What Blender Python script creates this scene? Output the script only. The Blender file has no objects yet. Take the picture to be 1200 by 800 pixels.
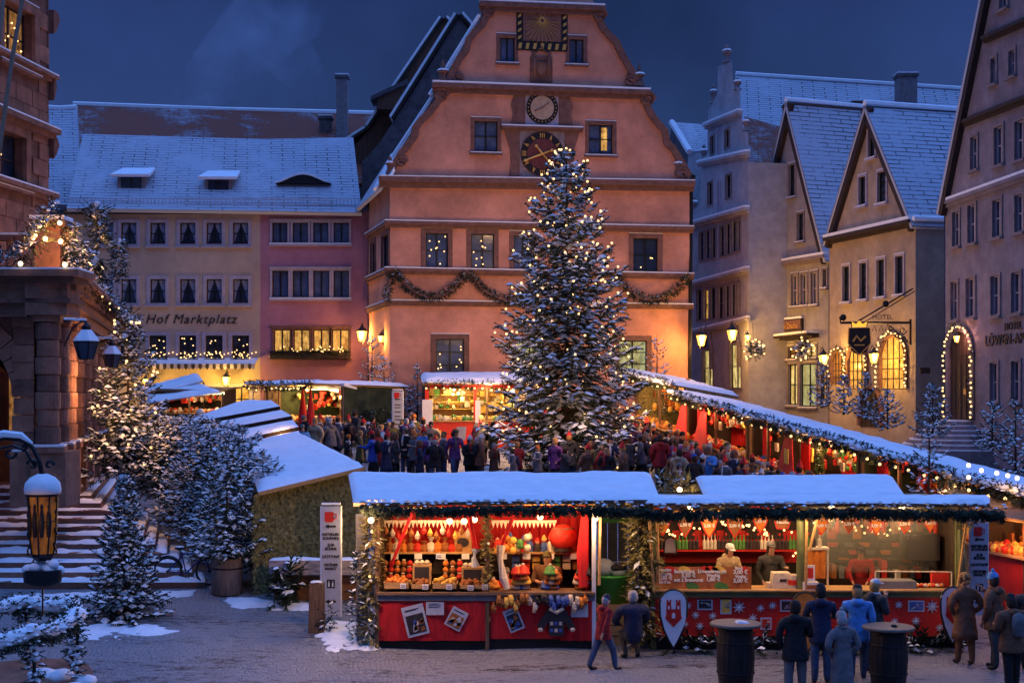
import bpy, math, random
from mathutils import Vector, Matrix, noise
from mathutils.geometry import tessellate_polygon
SC = bpy.context.scene
COL = SC.collection
rnd = random.Random(11)
R = math.radians

# ------------------------------------------------------------------ camera, sky, sun, exposure
EYE, HZ, FPX = 5.1, 465.0, 1600.0
cam = bpy.data.objects.new("camera", bpy.data.cameras.new("camera")); COL.objects.link(cam)
cam.location = (0, 0, EYE); cam.rotation_euler = (R(90), 0, 0)
cam.data.lens = 48; cam.data.sensor_width = 36; cam.data.shift_y = 65 / 1200
cam.data.clip_start = .1; cam.data.clip_end = 2000
SC.camera = cam
SC.view_settings.view_transform = 'Standard'; SC.view_settings.look = 'None'
SC.view_settings.exposure = 0; SC.view_settings.gamma = 1
SC.render.engine = 'CYCLES'
SC.cycles.use_denoising = True
SC.cycles.max_bounces = 5; SC.cycles.diffuse_bounces = 3; SC.cycles.glossy_bounces = 2
SC.cycles.transparent_max_bounces = 6; SC.cycles.transmission_bounces = 2
SC.cycles.caustics_reflective = False; SC.cycles.caustics_refractive = False
SC.cycles.sample_clamp_indirect = 1.5; SC.cycles.sample_clamp_direct = 0
SC.cycles.use_light_tree = True

world = bpy.data.worlds.new("World"); SC.world = world; world.use_nodes = True
_n = world.node_tree.nodes; _l = world.node_tree.links; _n.clear()
_out = _n.new('ShaderNodeOutputWorld'); _bg = _n.new('ShaderNodeBackground'); _l.new(_bg.outputs[0], _out.inputs[0])
_sky = _n.new('ShaderNodeTexSky'); _sky.sky_type = 'NISHITA'; _sky.sun_disc = False
_sky.sun_elevation = R(3); _sky.sun_rotation = R(200)
_tc = _n.new('ShaderNodeTexCoord'); _sep = _n.new('ShaderNodeSeparateXYZ'); _l.new(_tc.outputs['Generated'], _sep.inputs[0])
_rp = _n.new('ShaderNodeValToRGB'); _l.new(_sep.outputs['Z'], _rp.inputs[0])
_e = _rp.color_ramp.elements
_e[0].position = 0.0; _e[0].color = (0.034, 0.066, 0.205, 1)
_e[1].position = 1.0; _e[1].color = (0.010, 0.018, 0.085, 1)
_x = _e.new(.18); _x.color = (0.023, 0.048, 0.170, 1)
_x = _e.new(.34); _x.color = (0.0125, 0.025, 0.108, 1)
_nz = _n.new('ShaderNodeTexNoise'); _nz.inputs['Scale'].default_value = 2.4; _nz.inputs['Detail'].default_value = 5; _nz.inputs['Roughness'].default_value = .55
_l.new(_tc.outputs['Generated'], _nz.inputs['Vector'])
_mr = _n.new('ShaderNodeMapRange'); _l.new(_nz.outputs['Fac'], _mr.inputs[0])
_mr.inputs[1].default_value = .36; _mr.inputs[2].default_value = .66; _mr.inputs[3].default_value = .55; _mr.inputs[4].default_value = 1.3
_mul = _n.new('ShaderNodeVectorMath'); _mul.operation = 'SCALE'; _l.new(_rp.outputs[0], _mul.inputs[0]); _l.new(_mr.outputs[0], _mul.inputs['Scale'])
_sc2 = _n.new('ShaderNodeVectorMath'); _sc2.operation = 'MULTIPLY'; _l.new(_sky.outputs[0], _sc2.inputs[0]); _sc2.inputs[1].default_value = (.002, .004, .009)
_ad = _n.new('ShaderNodeVectorMath'); _ad.operation = 'ADD'; _l.new(_mul.outputs[0], _ad.inputs[0]); _l.new(_sc2.outputs[0], _ad.inputs[1])
_l.new(_ad.outputs[0], _bg.inputs['Color']); _bg.inputs['Strength'].default_value = 1.0

# the high blue dusk light, soft, coming over the roofs behind the square
sun = bpy.data.objects.new("dusk_light", bpy.data.lights.new("dusk_light", 'SUN')); COL.objects.link(sun)
sun.data.energy = 3.4; sun.data.angle = R(125); sun.data.color = (.16, .35, 1.0)
sun.rotation_euler = Vector((-.10, -.10, -.98)).to_track_quat('-Z', 'Y').to_euler()

# ------------------------------------------------------------------ helpers
def PX(px, py, Y): return Vector(((px - 600) / FPX * Y, Y, EYE - (py - HZ) / FPX * Y))
def gz(y):
    y = min(max(y, 22.5), 63)
    return .105 * (y - 27.6)

class MB:
    """collects faces of one mesh"""
    def __init__(s): s.v = []; s.f = []; s.m = []; s.uv = []
    def face(s, pts, mi=0, uv=None):
        b = len(s.v); s.v.extend([tuple(p) for p in pts]); s.f.append(tuple(range(b, b + len(pts)))); s.m.append(mi)
        s.uv.extend(uv if uv else [(0, 0)] * len(pts))
    def box(s, a0, a1, b0, b1, c0, c1, T=None, mi=0):
        T = T or (lambda x, y, z: Vector((x, y, z)))
        p = [T(x, y, z) for x in (a0, a1) for y in (b0, b1) for z in (c0, c1)]
        b = len(s.v); s.v.extend([tuple(q) for q in p])
        for q in ((0, 1, 3, 2), (4, 6, 7, 5), (0, 4, 5, 1), (2, 3, 7, 6), (0, 2, 6, 4), (1, 5, 7, 3)):
            s.f.append(tuple(b + i for i in q)); s.m.append(mi); s.uv.extend([(0, 0)] * 4)
        return s
    def prism(s, poly, c0, c1, T, mi=0):
        n = len(poly); b = len(s.v)
        for c in (c0, c1): s.v.extend([tuple(T(p[0], p[1], c)) for p in poly])
        s.f.append(tuple(range(b, b + n))[::-1]); s.f.append(tuple(range(b + n, b + 2 * n)))
        s.m += [mi, mi]; s.uv.extend([(0, 0)] * 2 * n)
        for i in range(n):
            j = (i + 1) % n; s.f.append((b + i, b + j, b + n + j, b + n + i)); s.m.append(mi); s.uv.extend([(0, 0)] * 4)
        return s
    def tube(s, pts, r, n=6, mi=0, closed=False):
        pts = [Vector(p) for p in pts]; rr = r if isinstance(r, (list, tuple)) else [r] * len(pts); b = len(s.v)
        for i, p in enumerate(pts):
            if closed: d = pts[(i + 1) % len(pts)] - pts[i - 1]
            else: d = pts[min(i + 1, len(pts) - 1)] - pts[max(i - 1, 0)]
            d.normalize(); up = Vector((0, 0, 1)) if abs(d.z) < .95 else Vector((1, 0, 0))
            x = d.cross(up).normalized(); y = d.cross(x)
            for k in range(n):
                a = 2 * math.pi * (k + .5) / n; s.v.append(tuple(p + (x * math.cos(a) + y * math.sin(a)) * rr[i]))
        m = len(pts)
        for i in range(m if closed else m - 1):
            i2 = (i + 1) % m
            for k in range(n):
                s.f.append((b + i * n + k, b + i * n + (k + 1) % n, b + i2 * n + (k + 1) % n, b + i2 * n + k)); s.m.append(mi); s.uv.extend([(0, 0)] * 4)
        if not closed:
            s.f.append(tuple(b + k for k in range(n))[::-1]); s.f.append(tuple(b + (m - 1) * n + k for k in range(n))); s.m += [mi, mi]; s.uv.extend([(0, 0)] * 2 * n)
        return s
    def lathe(s, prof, c=(0, 0, 0), n=12, mi=0, sx=1, sy=1):
        c = Vector(c); b = len(s.v)
        for r, z in prof:
            for k in range(n):
                a = 2 * math.pi * k / n; s.v.append((c.x + r * sx * math.cos(a), c.y + r * sy * math.sin(a), c.z + z))
        m = len(prof)
        for i in range(m - 1):
            for k in range(n):
                s.f.append((b + i * n + k, b + i * n + (k + 1) % n, b + (i + 1) * n + (k + 1) % n, b + (i + 1) * n + k)); s.m.append(mi); s.uv.extend([(0, 0)] * 4)
        s.f.append(tuple(b + k for k in range(n))[::-1]); s.f.append(tuple(b + (m - 1) * n + k for k in range(n))); s.m += [mi, mi]; s.uv.extend([(0, 0)] * 2 * n)
        return s
    def ell(s, c, rx, ry, rz, n=8, m=5, mi=0):
        return s.lathe([(max(math.sin(math.pi * i / m), .02), -math.cos(math.pi * i / m) * rz) for i in range(m + 1)], c, n, mi, rx, ry)

def new_obj(name, mb, mats, parent=None, smooth=False):
    me = bpy.data.meshes.new(name); me.from_pydata(mb.v, [], mb.f)
    mats = mats if isinstance(mats, (list, tuple)) else [mats]
    for m in mats: me.materials.append(m)
    if len(mats) > 1: me.polygons.foreach_set('material_index', mb.m)
    if any(u != (0, 0) for u in mb.uv[:4000:7] + mb.uv[:8]):
        ul = me.uv_layers.new(name="UVMap"); ul.data.foreach_set('uv', [x for u in mb.uv for x in u])
    if smooth: me.polygons.foreach_set('use_smooth', [True] * len(me.polygons))
    me.update()
    o = bpy.data.objects.new(name, me); COL.objects.link(o)
    if parent: attach(o, parent)
    return o
def attach(o, parent):
    o.parent = parent
    if parent.type == 'EMPTY' and parent.get('_w'): o.matrix_parent_inverse = Matrix.Translation(parent.location).inverted()
def inst(me, name, loc, parent=None, rot=(0, 0, 0), scale=(1, 1, 1)):
    o = bpy.data.objects.new(name, me); COL.objects.link(o); o.location = loc; o.rotation_euler = rot; o.scale = scale
    if parent: attach(o, parent)
    return o
def tag(o, label=None, cat=None, group=None, kind=None):
    if label: o['label'] = label
    if cat: o['category'] = cat
    if group: o['group'] = group
    if kind: o['kind'] = kind
    return o
def root(name, loc, label, cat, group=None, world_mesh=True, rz=0):
    o = bpy.data.objects.new(name, None); COL.objects.link(o); o.location = loc; o.rotation_euler = (0, 0, rz)
    if world_mesh: o['_w'] = 1
    o.empty_display_size = .2
    return tag(o, label, cat, group)
def copy_thing(o, loc=None, rz=None, label=None, parent=None):
    c = o.copy(); COL.objects.link(c)
    if parent: c.parent = parent
    if loc is not None: c.location = loc
    if rz is not None: c.rotation_euler = (0, 0, rz)
    if label: c['label'] = label
    for ch in o.children: copy_thing(ch, parent=c)
    return c

class Frame:
    """a vertical plane through two image columns at two distances; T(a, z, c): along, up, outwards"""
    def __init__(s, pxa, Ya, pxb, Yb):
        s.A = Vector(((pxa - 600) / FPX * Ya, Ya, 0)); s.B = Vector(((pxb - 600) / FPX * Yb, Yb, 0))
        s._fin()
    def _fin(s):
        s.U = (s.B - s.A).normalized(); s.N = Vector((s.U.y, -s.U.x, 0)); s.L = (s.B - s.A).length
    @classmethod
    def pts(cls, A, B):
        f = cls.__new__(cls); f.A = Vector((A[0], A[1], 0)); f.B = Vector((B[0], B[1], 0)); f._fin(); return f
    def T(s, a, b, c=0):
        p = s.A + s.U * a + s.N * c; p.z = b; return p
    def at(s, px, py, c=0):
        k = (px - 600) / FPX; A = s.A + s.N * c
        t = (k * A.y - A.x) / (s.U.x - k * s.U.y); Y = A.y + t * s.U.y
        return (t, EYE - (py - HZ) / FPX * Y)
    def rect(s, x0, y0, x1, y1, c=0):
        """pixel box -> (a0, a1, z0, z1), heights taken at its middle column"""
        xm = (x0 + x1) / 2
        return (s.at(x0, 0, c)[0], s.at(x1, 0, c)[0], s.at(xm, y1, c)[1], s.at(xm, y0, c)[1])

# ------------------------------------------------------------------ materials
MATS = {}
def mat(name, col=(.5, .5, .5), rough=.8, var=.25, scale=3.0, bump=.15, bscale=25, metal=0, spec=.3, emit=None, es=0, col2=None, dirt=0, sample=True, aniso=(1, 1, 1)):
    m = bpy.data.materials.new(name); m.use_nodes = True; MATS[name] = m
    n = m.node_tree.nodes; l = m.node_tree.links; b = n['Principled BSDF']
    b.inputs['Roughness'].default_value = rough; b.inputs['Metallic'].default_value = metal
    b.inputs['Specular IOR Level'].default_value = spec
    tc = n.new('ShaderNodeTexCoord'); mp = n.new('ShaderNodeMapping'); l.new(tc.outputs['Object'], mp.inputs[0]); mp.inputs['Scale'].default_value = aniso
    if var > 0:
        nz = n.new('ShaderNodeTexNoise'); nz.inputs['Scale'].default_value = scale; nz.inputs['Detail'].default_value = 6; nz.inputs['Roughness'].default_value = .65
        l.new(mp.outputs[0], nz.inputs['Vector'])
        rp = n.new('ShaderNodeValToRGB'); l.new(nz.outputs['Fac'], rp.inputs[0]); e = rp.color_ramp.elements
        c2 = col2 or tuple(min(c * (1 + var), .95) for c in col)
        e[0].position = .32; e[0].color = tuple(c * (1 - var) for c in col) + (1,)
        e[1].position = .68; e[1].color = tuple(c2) + (1,)
        src = rp.outputs[0]
        if dirt:
            n2 = n.new('ShaderNodeTexNoise'); n2.inputs['Scale'].default_value = .45; n2.inputs['Detail'].default_value = 9; n2.inputs['Roughness'].default_value = .7
            l.new(mp.outputs[0], n2.inputs['Vector'])
            mr = n.new('ShaderNodeMapRange'); l.new(n2.outputs['Fac'], mr.inputs[0]); mr.inputs[1].default_value = .35; mr.inputs[2].default_value = .65
            mr.inputs[3].default_value = 1 - dirt; mr.inputs[4].default_value = 1 + dirt * .4
            vm = n.new('ShaderNodeVectorMath'); vm.operation = 'SCALE'; l.new(src, vm.inputs[0]); l.new(mr.outputs[0], vm.inputs['Scale']); src = vm.outputs[0]
        l.new(src, b.inputs['Base Color'])
    else: b.inputs['Base Color'].default_value = (*col, 1)
    if bump:
        nb = n.new('ShaderNodeTexNoise'); nb.inputs['Scale'].default_value = bscale; nb.inputs['Detail'].default_value = 4; l.new(mp.outputs[0], nb.inputs['Vector'])
        bp = n.new('ShaderNodeBump'); bp.inputs['Strength'].default_value = bump; bp.inputs['Distance'].default_value = .05
        l.new(nb.outputs['Fac'], bp.inputs['Height']); l.new(bp.outputs[0], b.inputs['Normal'])
    if emit:
        b.inputs['Emission Color'].default_value = (*emit, 1); b.inputs['Emission Strength'].default_value = es
        if not sample: m.cycles.emission_sampling = 'NONE'
    return m

M_SNOW = mat('snow', (.80, .82, .86), .75, .05, 2.5, .5, 5, col2=(.88, .89, .92))
M_ORANGE = mat('orange_plaster', (.585, .265, .18), .9, .16, 1.1, .35, 14, dirt=.32)
M_PINK = mat('pink_plaster', (.38, .165, .21), .9, .10, 1.6, .2, 30, dirt=.2)
M_CREAM = mat('cream_plaster', (.46, .33, .25), .9, .08, 1.6, .2, 30, dirt=.14)
M_GREY = mat('grey_plaster', (.38, .36, .38), .9, .10, 1.8, .2, 30, dirt=.22)
M_BEIGE = mat('beige_plaster', (.29, .265, .27), .9, .10, 1.8, .2, 30, dirt=.24)
M_YELLOW = mat('ochre_plaster', (.38, .29, .22), .9, .10, 1.8, .2, 30, dirt=.24)
M_LILAC = mat('lilac_grey_plaster', (.22, .19, .225), .9, .12, 1.8, .3, 22, dirt=.28)
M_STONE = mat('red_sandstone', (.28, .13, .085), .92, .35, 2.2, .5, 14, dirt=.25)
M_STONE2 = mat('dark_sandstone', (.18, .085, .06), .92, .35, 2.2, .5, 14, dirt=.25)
M_TRIM = mat('brown_stone_trim', (.17, .085, .068), .85, .3, 4, .3, 30)
M_TRIMG = mat('grey_stone_trim', (.22, .18, .19), .85, .25, 4, .3, 30)
M_LTRIM = mat('pale_lilac_trim', (.36, .31, .36), .8, .15, 4, .2, 30)
M_DARK = mat('dark_render', (.12, .095, .10), .9, .4, 2, .4, 8)
M_BROWNW = mat('brown_gable_boards', (.12, .055, .035), .85, .3, 2, .3, 12, aniso=(6, 6, .5))
M_WOOD = mat('weathered_wood', (.17, .10, .065), .8, .4, 3, .4, 18, aniso=(1, 8, 8))
M_WOODV = mat('upright_wood', (.16, .09, .055), .8, .4, 3, .4, 18, aniso=(8, 8, 1))
M_WOODW = mat('warm_pine_board', (.42, .24, .10), .7, .3, 3, .3, 18, aniso=(1, 8, 8))
M_DKWOOD = mat('dark_stained_wood', (.035, .022, .018), .7, .4, 4, .4, 18, aniso=(8, 8, 1))
M_IRON = mat('wrought_iron', (.018, .018, .02), .45, .2, 9, .1, 40, metal=.6, spec=.5)
M_GOLD = mat('gilding', (.75, .42, .10), .4, .2, 9, .1, 30, metal=.5, spec=.5)
M_CLOCK = mat('clock_face_maroon', (.12, .03, .03), .6, .2, 5, 0)
M_IVORY = mat('ivory_paint', (.42, .30, .20), .6, .15, 5, .1)
M_BLACK = mat('black_paint', (.012, .011, .013), .5, .2, 5, .1)
M_WHITE = mat('white_paint', (.72, .70, .74), .6, .06, 5, .05)
M_GREYP = mat('grey_shutter_paint', (.16, .16, .18), .65, .2, 4, .1)
M_RED = mat('red_cloth', (.50, .012, .018), .75, .25, 2.5, .4, 7, aniso=(3, 3, .6))
M_REDP = mat('red_paint', (.55, .02, .015), .5, .12, 4, .1)
M_GREENP = mat('green_counter_paint', (.11, .13, .06), .6, .2, 4, .1)
M_GREEN = mat('green_plastic', (.08, .42, .06), .4, .08, 4, .05)
M_NEEDLE = mat('fir_needles', (.030, .045, .022), .8, .5, 2.2, 0, col2=(.065, .085, .035))
M_NEEDLE2 = mat('dark_fir_needles', (.018, .030, .018), .8, .5, 2.2, 0, col2=(.04, .055, .03))
M_BROWNG = mat('withered_fir_cladding', (.12, .10, .04), .85, .55, 11, 0, col2=(.38, .32, .12))
M_BARK = mat('bark', (.055, .035, .025), .9, .4, 5, .5, 20)
M_RUBBER = mat('black_rubber', (.014, .014, .016), .6, .2, 8, .1)
M_SKIN = mat('skin', (.42, .22, .155), .6, .08, 8, 0)
M_HAIR = mat('hair_dark', (.04, .025, .018), .7, .3, 30, 0)
M_PAPER = mat('paper', (.42, .44, .52), .7, .10, 9, .05)
M_BLUEP = mat('bluish_panel', (.24, .24, .34), .6, .1, 3, .05)

def glass_mat(name, col, spec=.6):
    return mat(name, col, .12, .5, 1.3, .05, 3, spec=spec)
M_PANE = glass_mat('dark_window_glass', (.020, .030, .055))
M_PANEB = glass_mat('blue_grey_window_glass', (.06, .085, .16))
M_CURT = mat('curtain_cloth', (.22, .23, .32), .9, .3, 6, .2, 12, aniso=(6, 6, .5))
def lit_mat(name, c1, c2, st, scale=3.5):
    m = bpy.data.materials.new(name); m.use_nodes = True; n = m.node_tree.nodes; l = m.node_tree.links; b = n['Principled BSDF']
    b.inputs['Base Color'].default_value = (*[c * .3 for c in c2], 1); b.inputs['Roughness'].default_value = .2
    tc = n.new('ShaderNodeTexCoord'); v = n.new('ShaderNodeTexNoise'); v.inputs['Scale'].default_value = scale; v.inputs['Detail'].default_value = 5; v.inputs['Roughness'].default_value = .7
    mp = n.new('ShaderNodeMapping'); mp.inputs['Scale'].default_value = (1.6, 1.6, .8); l.new(tc.outputs['Object'], mp.inputs[0]); l.new(mp.outputs[0], v.inputs['Vector'])
    rp = n.new('ShaderNodeValToRGB'); e = rp.color_ramp.elements; e[0].position = .36; e[0].color = (*c1, 1); e[1].position = .66; e[1].color = (*c2, 1)
    l.new(v.outputs['Fac'], rp.inputs[0]); l.new(rp.outputs[0], b.inputs['Emission Color']); b.inputs['Emission Strength'].default_value = st
    m.cycles.emission_sampling = 'NONE'
    return m
M_LIT = lit_mat('lamp_lit_room', (.10, .035, .006), (.95, .52, .12), 1.0)
M_LITY = lit_mat('shop_window_light', (.16, .10, .02), (.95, .75, .28), 1.0, 2.2)
M_LITD = lit_mat('dim_lit_room', (.03, .015, .006), (.5, .22, .06), .8)
M_LITG = lit_mat('greenish_lit_room', (.10, .12, .04), (.60, .62, .30), .8, 2)
def glow(name, c, st, sample=False):
    m = bpy.data.materials.new(name); m.use_nodes = True; b = m.node_tree.nodes['Principled BSDF']
    b.inputs['Base Color'].default_value = (*c, 1); b.inputs['Emission Color'].default_value = (*c, 1); b.inputs['Emission Strength'].default_value = st
    if not sample: m.cycles.emission_sampling = 'NONE'
    return m
M_BULB = glow('warm_bulb', (1, .60, .24), 2.6)
M_BULBW = glow('bright_bulb', (1, .72, .40), 3.2)
M_TUBE = glow('fluorescent_tube', (1, .82, .40), 2.4)
M_ROPE = glow('light_strip', (1, .62, .14), 1.6)
M_LANT = glow('lantern_glass', (1, .52, .09), 2.3)
M_AMBER = lit_mat('amber_lantern_glass', (.12, .03, .002), (.75, .24, .02), .22, 6)

def roof_mat(name, tile, cover, row=.24, wid=1.15, seed=0):
    """snow lying on tiles: rows show through, cover 0..1 says how much snow"""
    m = bpy.data.materials.new(name); m.use_nodes = True; n = m.node_tree.nodes; l = m.node_tree.links; b = n['Principled BSDF']; b.inputs['Roughness'].default_value = .8
    uv = n.new('ShaderNodeTexCoord'); br = n.new('ShaderNodeTexBrick'); l.new(uv.outputs['UV'], br.inputs['Vector'])
    br.inputs['Scale'].default_value = 1; br.inputs['Brick Width'].default_value = wid; br.inputs['Row Height'].default_value = row
    br.inputs['Mortar Size'].default_value = .034; br.inputs['Mortar Smooth'].default_value = .5
    nz = n.new('ShaderNodeTexNoise'); nz.inputs['Scale'].default_value = 1.3; nz.inputs['Detail'].default_value = 9; nz.inputs['Roughness'].default_value = .85
    mp = n.new('ShaderNodeMapping'); mp.inputs['Location'].default_value = (seed, seed * .7, 0); l.new(uv.outputs['UV'], mp.inputs[0]); l.new(mp.outputs[0], nz.inputs['Vector'])
    n2 = n.new('ShaderNodeTexNoise'); n2.inputs['Scale'].default_value = .35; n2.inputs['Detail'].default_value = 3; l.new(mp.outputs[0], n2.inputs['Vector'])
    def mth(op, a, bb, clamp=False):
        q = n.new('ShaderNodeMath'); q.operation = op; q.use_clamp = clamp
        for i, x in enumerate((a, bb)):
            if isinstance(x, (int, float)): q.inputs[i].default_value = x
            else: l.new(x, q.inputs[i])
        return q.outputs[0]
    s = mth('ADD', nz.outputs['Fac'], mth('MULTIPLY', n2.outputs['Fac'], .8)); s = mth('SUBTRACT', s, 1.28 - cover)      # > 0 snow
    s = mth('SUBTRACT', s, mth('MULTIPLY', br.outputs['Fac'], .42)); s = mth('MULTIPLY', s, 5, False); s = mth('ADD', s, .5, True)
    mx = n.new('ShaderNodeMix'); mx.data_type = 'RGBA'; l.new(s, mx.inputs[0]); mx.inputs[6].default_value = (*tile, 1); mx.inputs[7].default_value = (.43, .46, .53, 1)
    l.new(mx.outputs[2], b.inputs['Base Color'])
    bp = n.new('ShaderNodeBump'); bp.inputs['Strength'].default_value = .9; bp.inputs['Distance'].default_value = .06; l.new(s, bp.inputs['Height']); l.new(bp.outputs[0], b.inputs['Normal'])
    return m
M_ROOFS = roof_mat('snowy_tile_roof', (.06, .045, .05), .83)
M_ROOFS2 = roof_mat('patchy_snow_tile_roof', (.06, .045, .05), .76, seed=9)
M_ROOFD = roof_mat('bare_dark_tile_roof', (.22, .045, .018), .27, seed=4)

# ------------------------------------------------------------------ the ground
def ground_mat():
    m = bpy.data.materials.new('snowy_cobbles'); m.use_nodes = True; n = m.node_tree.nodes; l = m.node_tree.links; b = n['Principled BSDF']
    tc = n.new('ShaderNodeTexCoord')
    def noise_(s, d, r=.6, sc=(1, 1, 1), dist=0):
        mp = n.new('ShaderNodeMapping'); mp.inputs['Scale'].default_value = sc; l.new(tc.outputs['Object'], mp.inputs[0])
        q = n.new('ShaderNodeTexNoise'); q.inputs['Scale'].default_value = s; q.inputs['Detail'].default_value = d; q.inputs['Roughness'].default_value = r; q.inputs['Distortion'].default_value = dist; l.new(mp.outputs[0], q.inputs['Vector']); return q.outputs['Fac']
    def mth(op, a, bb, clamp=False):
        q = n.new('ShaderNodeMath'); q.operation = op; q.use_clamp = clamp
        for i, x in enumerate((a, bb)):
            if isinstance(x, (int, float)): q.inputs[i].default_value = x
            else: l.new(x, q.inputs[i])
        return q.outputs[0]
    # setts laid in bent rows
    wob = n.new('ShaderNodeTexNoise'); wob.inputs['Scale'].default_value = .35; l.new(tc.outputs['Object'], wob.inputs['Vector'])
    va = n.new('ShaderNodeVectorMath'); va.operation = 'MULTIPLY_ADD'; l.new(wob.outputs['Color'], va.inputs[0]); va.inputs[1].default_value = (1.6, 1.6, 0); l.new(tc.outputs['Object'], va.inputs[2])
    br = n.new('ShaderNodeTexVoronoi'); br.inputs['Scale'].default_value = 8.5; br.inputs['Randomness'].default_value = .5; br.feature = 'DISTANCE_TO_EDGE'; l.new(va.outputs[0], br.inputs['Vector'])
    edge = mth('MULTIPLY', br.outputs['Distance'], 9, True)
    patch = noise_(.28, 5, .6, (1, 2.0, 1)); fine = noise_(4.0, 7, .85, (.7, 2.6, 1)); track = noise_(.5, 3, .5, (.35, 3.0, 1), .6)
    s = mth('ADD', mth('MULTIPLY', patch, .9), mth('MULTIPLY', fine, 2.3)); s = mth('ADD', s, mth('MULTIPLY', track, .8))
    s = mth('SUBTRACT', s, 1.85); s = mth('ADD', s, mth('MULTIPLY', mth('SUBTRACT', 1, edge), .16)); s = mth('MULTIPLY', s, 4.5); s = mth('ADD', s, .5, True)
    rp = n.new('ShaderNodeValToRGB'); l.new(noise_(9, 3), rp.inputs[0]); e = rp.color_ramp.elements
    e[0].position = .35; e[0].color = (.05, .034, .032, 1); e[1].position = .7; e[1].color = (.15, .105, .095, 1)
    jt = n.new('ShaderNodeMix'); jt.data_type = 'RGBA'; l.new(edge, jt.inputs[0]); jt.inputs[6].default_value = (.018, .015, .017, 1); l.new(rp.outputs[0], jt.inputs[7])
    mx = n.new('ShaderNodeMix'); mx.data_type = 'RGBA'; l.new(mth('MULTIPLY', s, .8), mx.inputs[0]); l.new(jt.outputs[2], mx.inputs[6]); mx.inputs[7].default_value = (.55, .55, .60, 1)
    l.new(mx.outputs[2], b.inputs['Base Color']); b.inputs['Roughness'].default_value = .6
    bp = n.new('ShaderNodeBump'); bp.inputs['Strength'].default_value = 1.0; bp.inputs['Distance'].default_value = .12
    l.new(mth('ADD', mth('MULTIPLY', edge, .6), mth('MULTIPLY', fine, 1.0)), bp.inputs['Height']); l.new(bp.outputs[0], b.inputs['Normal'])
    return m
gm = MB(); xs = [-160, -60, -30] + [-20 + i * .8 for i in range(51)] + [30, 60, 160]
ys = [-20, 0, 12, 18] + [20 + i * .6 for i in range(74)] + [70, 90, 150, 400]
for j, y in enumerate(ys):
    for i, x in enumerate(xs):
        gm.v.append((x, y, gz(y) + (.05 * noise.noise(Vector((x * .45, y * .45, 0))) + .03 * noise.noise(Vector((x * 1.7, y * 1.7, 3))) if 20 < y < 60 else 0)))
for j in range(len(ys) - 1):
    for i in range(len(xs) - 1):
        a = j * len(xs) + i; gm.f.append((a, a + 1, a + len(xs) + 1, a + len(xs))); gm.m.append(0)
tag(new_obj('ground', gm, ground_mat(), smooth=True), kind='structure')
# ------------------------------------------------------------------ building kit
def wall_holes(mb, F, outer, holes, depth=.18, c=0, mi=0):
    """front face of a wall with real openings and their reveals"""
    loops = [[Vector((p[0], p[1], 0)) for p in outer]]
    for (a0, a1, z0, z1) in holes: loops.append([Vector((a0, z0, 0)), Vector((a0, z1, 0)), Vector((a1, z1, 0)), Vector((a1, z0, 0))])
    flat = [p for lp in loops for p in lp]; b = len(mb.v)
    mb.v.extend([tuple(F.T(p.x, p.y, c)) for p in flat])
    for t in tessellate_polygon(loops): mb.f.append(tuple(b + i for i in t)); mb.m.append(mi); mb.uv.extend([(0, 0)] * 3)
    for (a0, a1, z0, z1) in holes:
        q = [(a0, z0), (a0, z1), (a1, z1), (a1, z0)]
        for i in range(4):
            p, r = q[i], q[(i + 1) % 4]
            mb.face([F.T(*p, c), F.T(*r, c), F.T(*r, c - depth), F.T(*p, c - depth)], mi)

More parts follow.
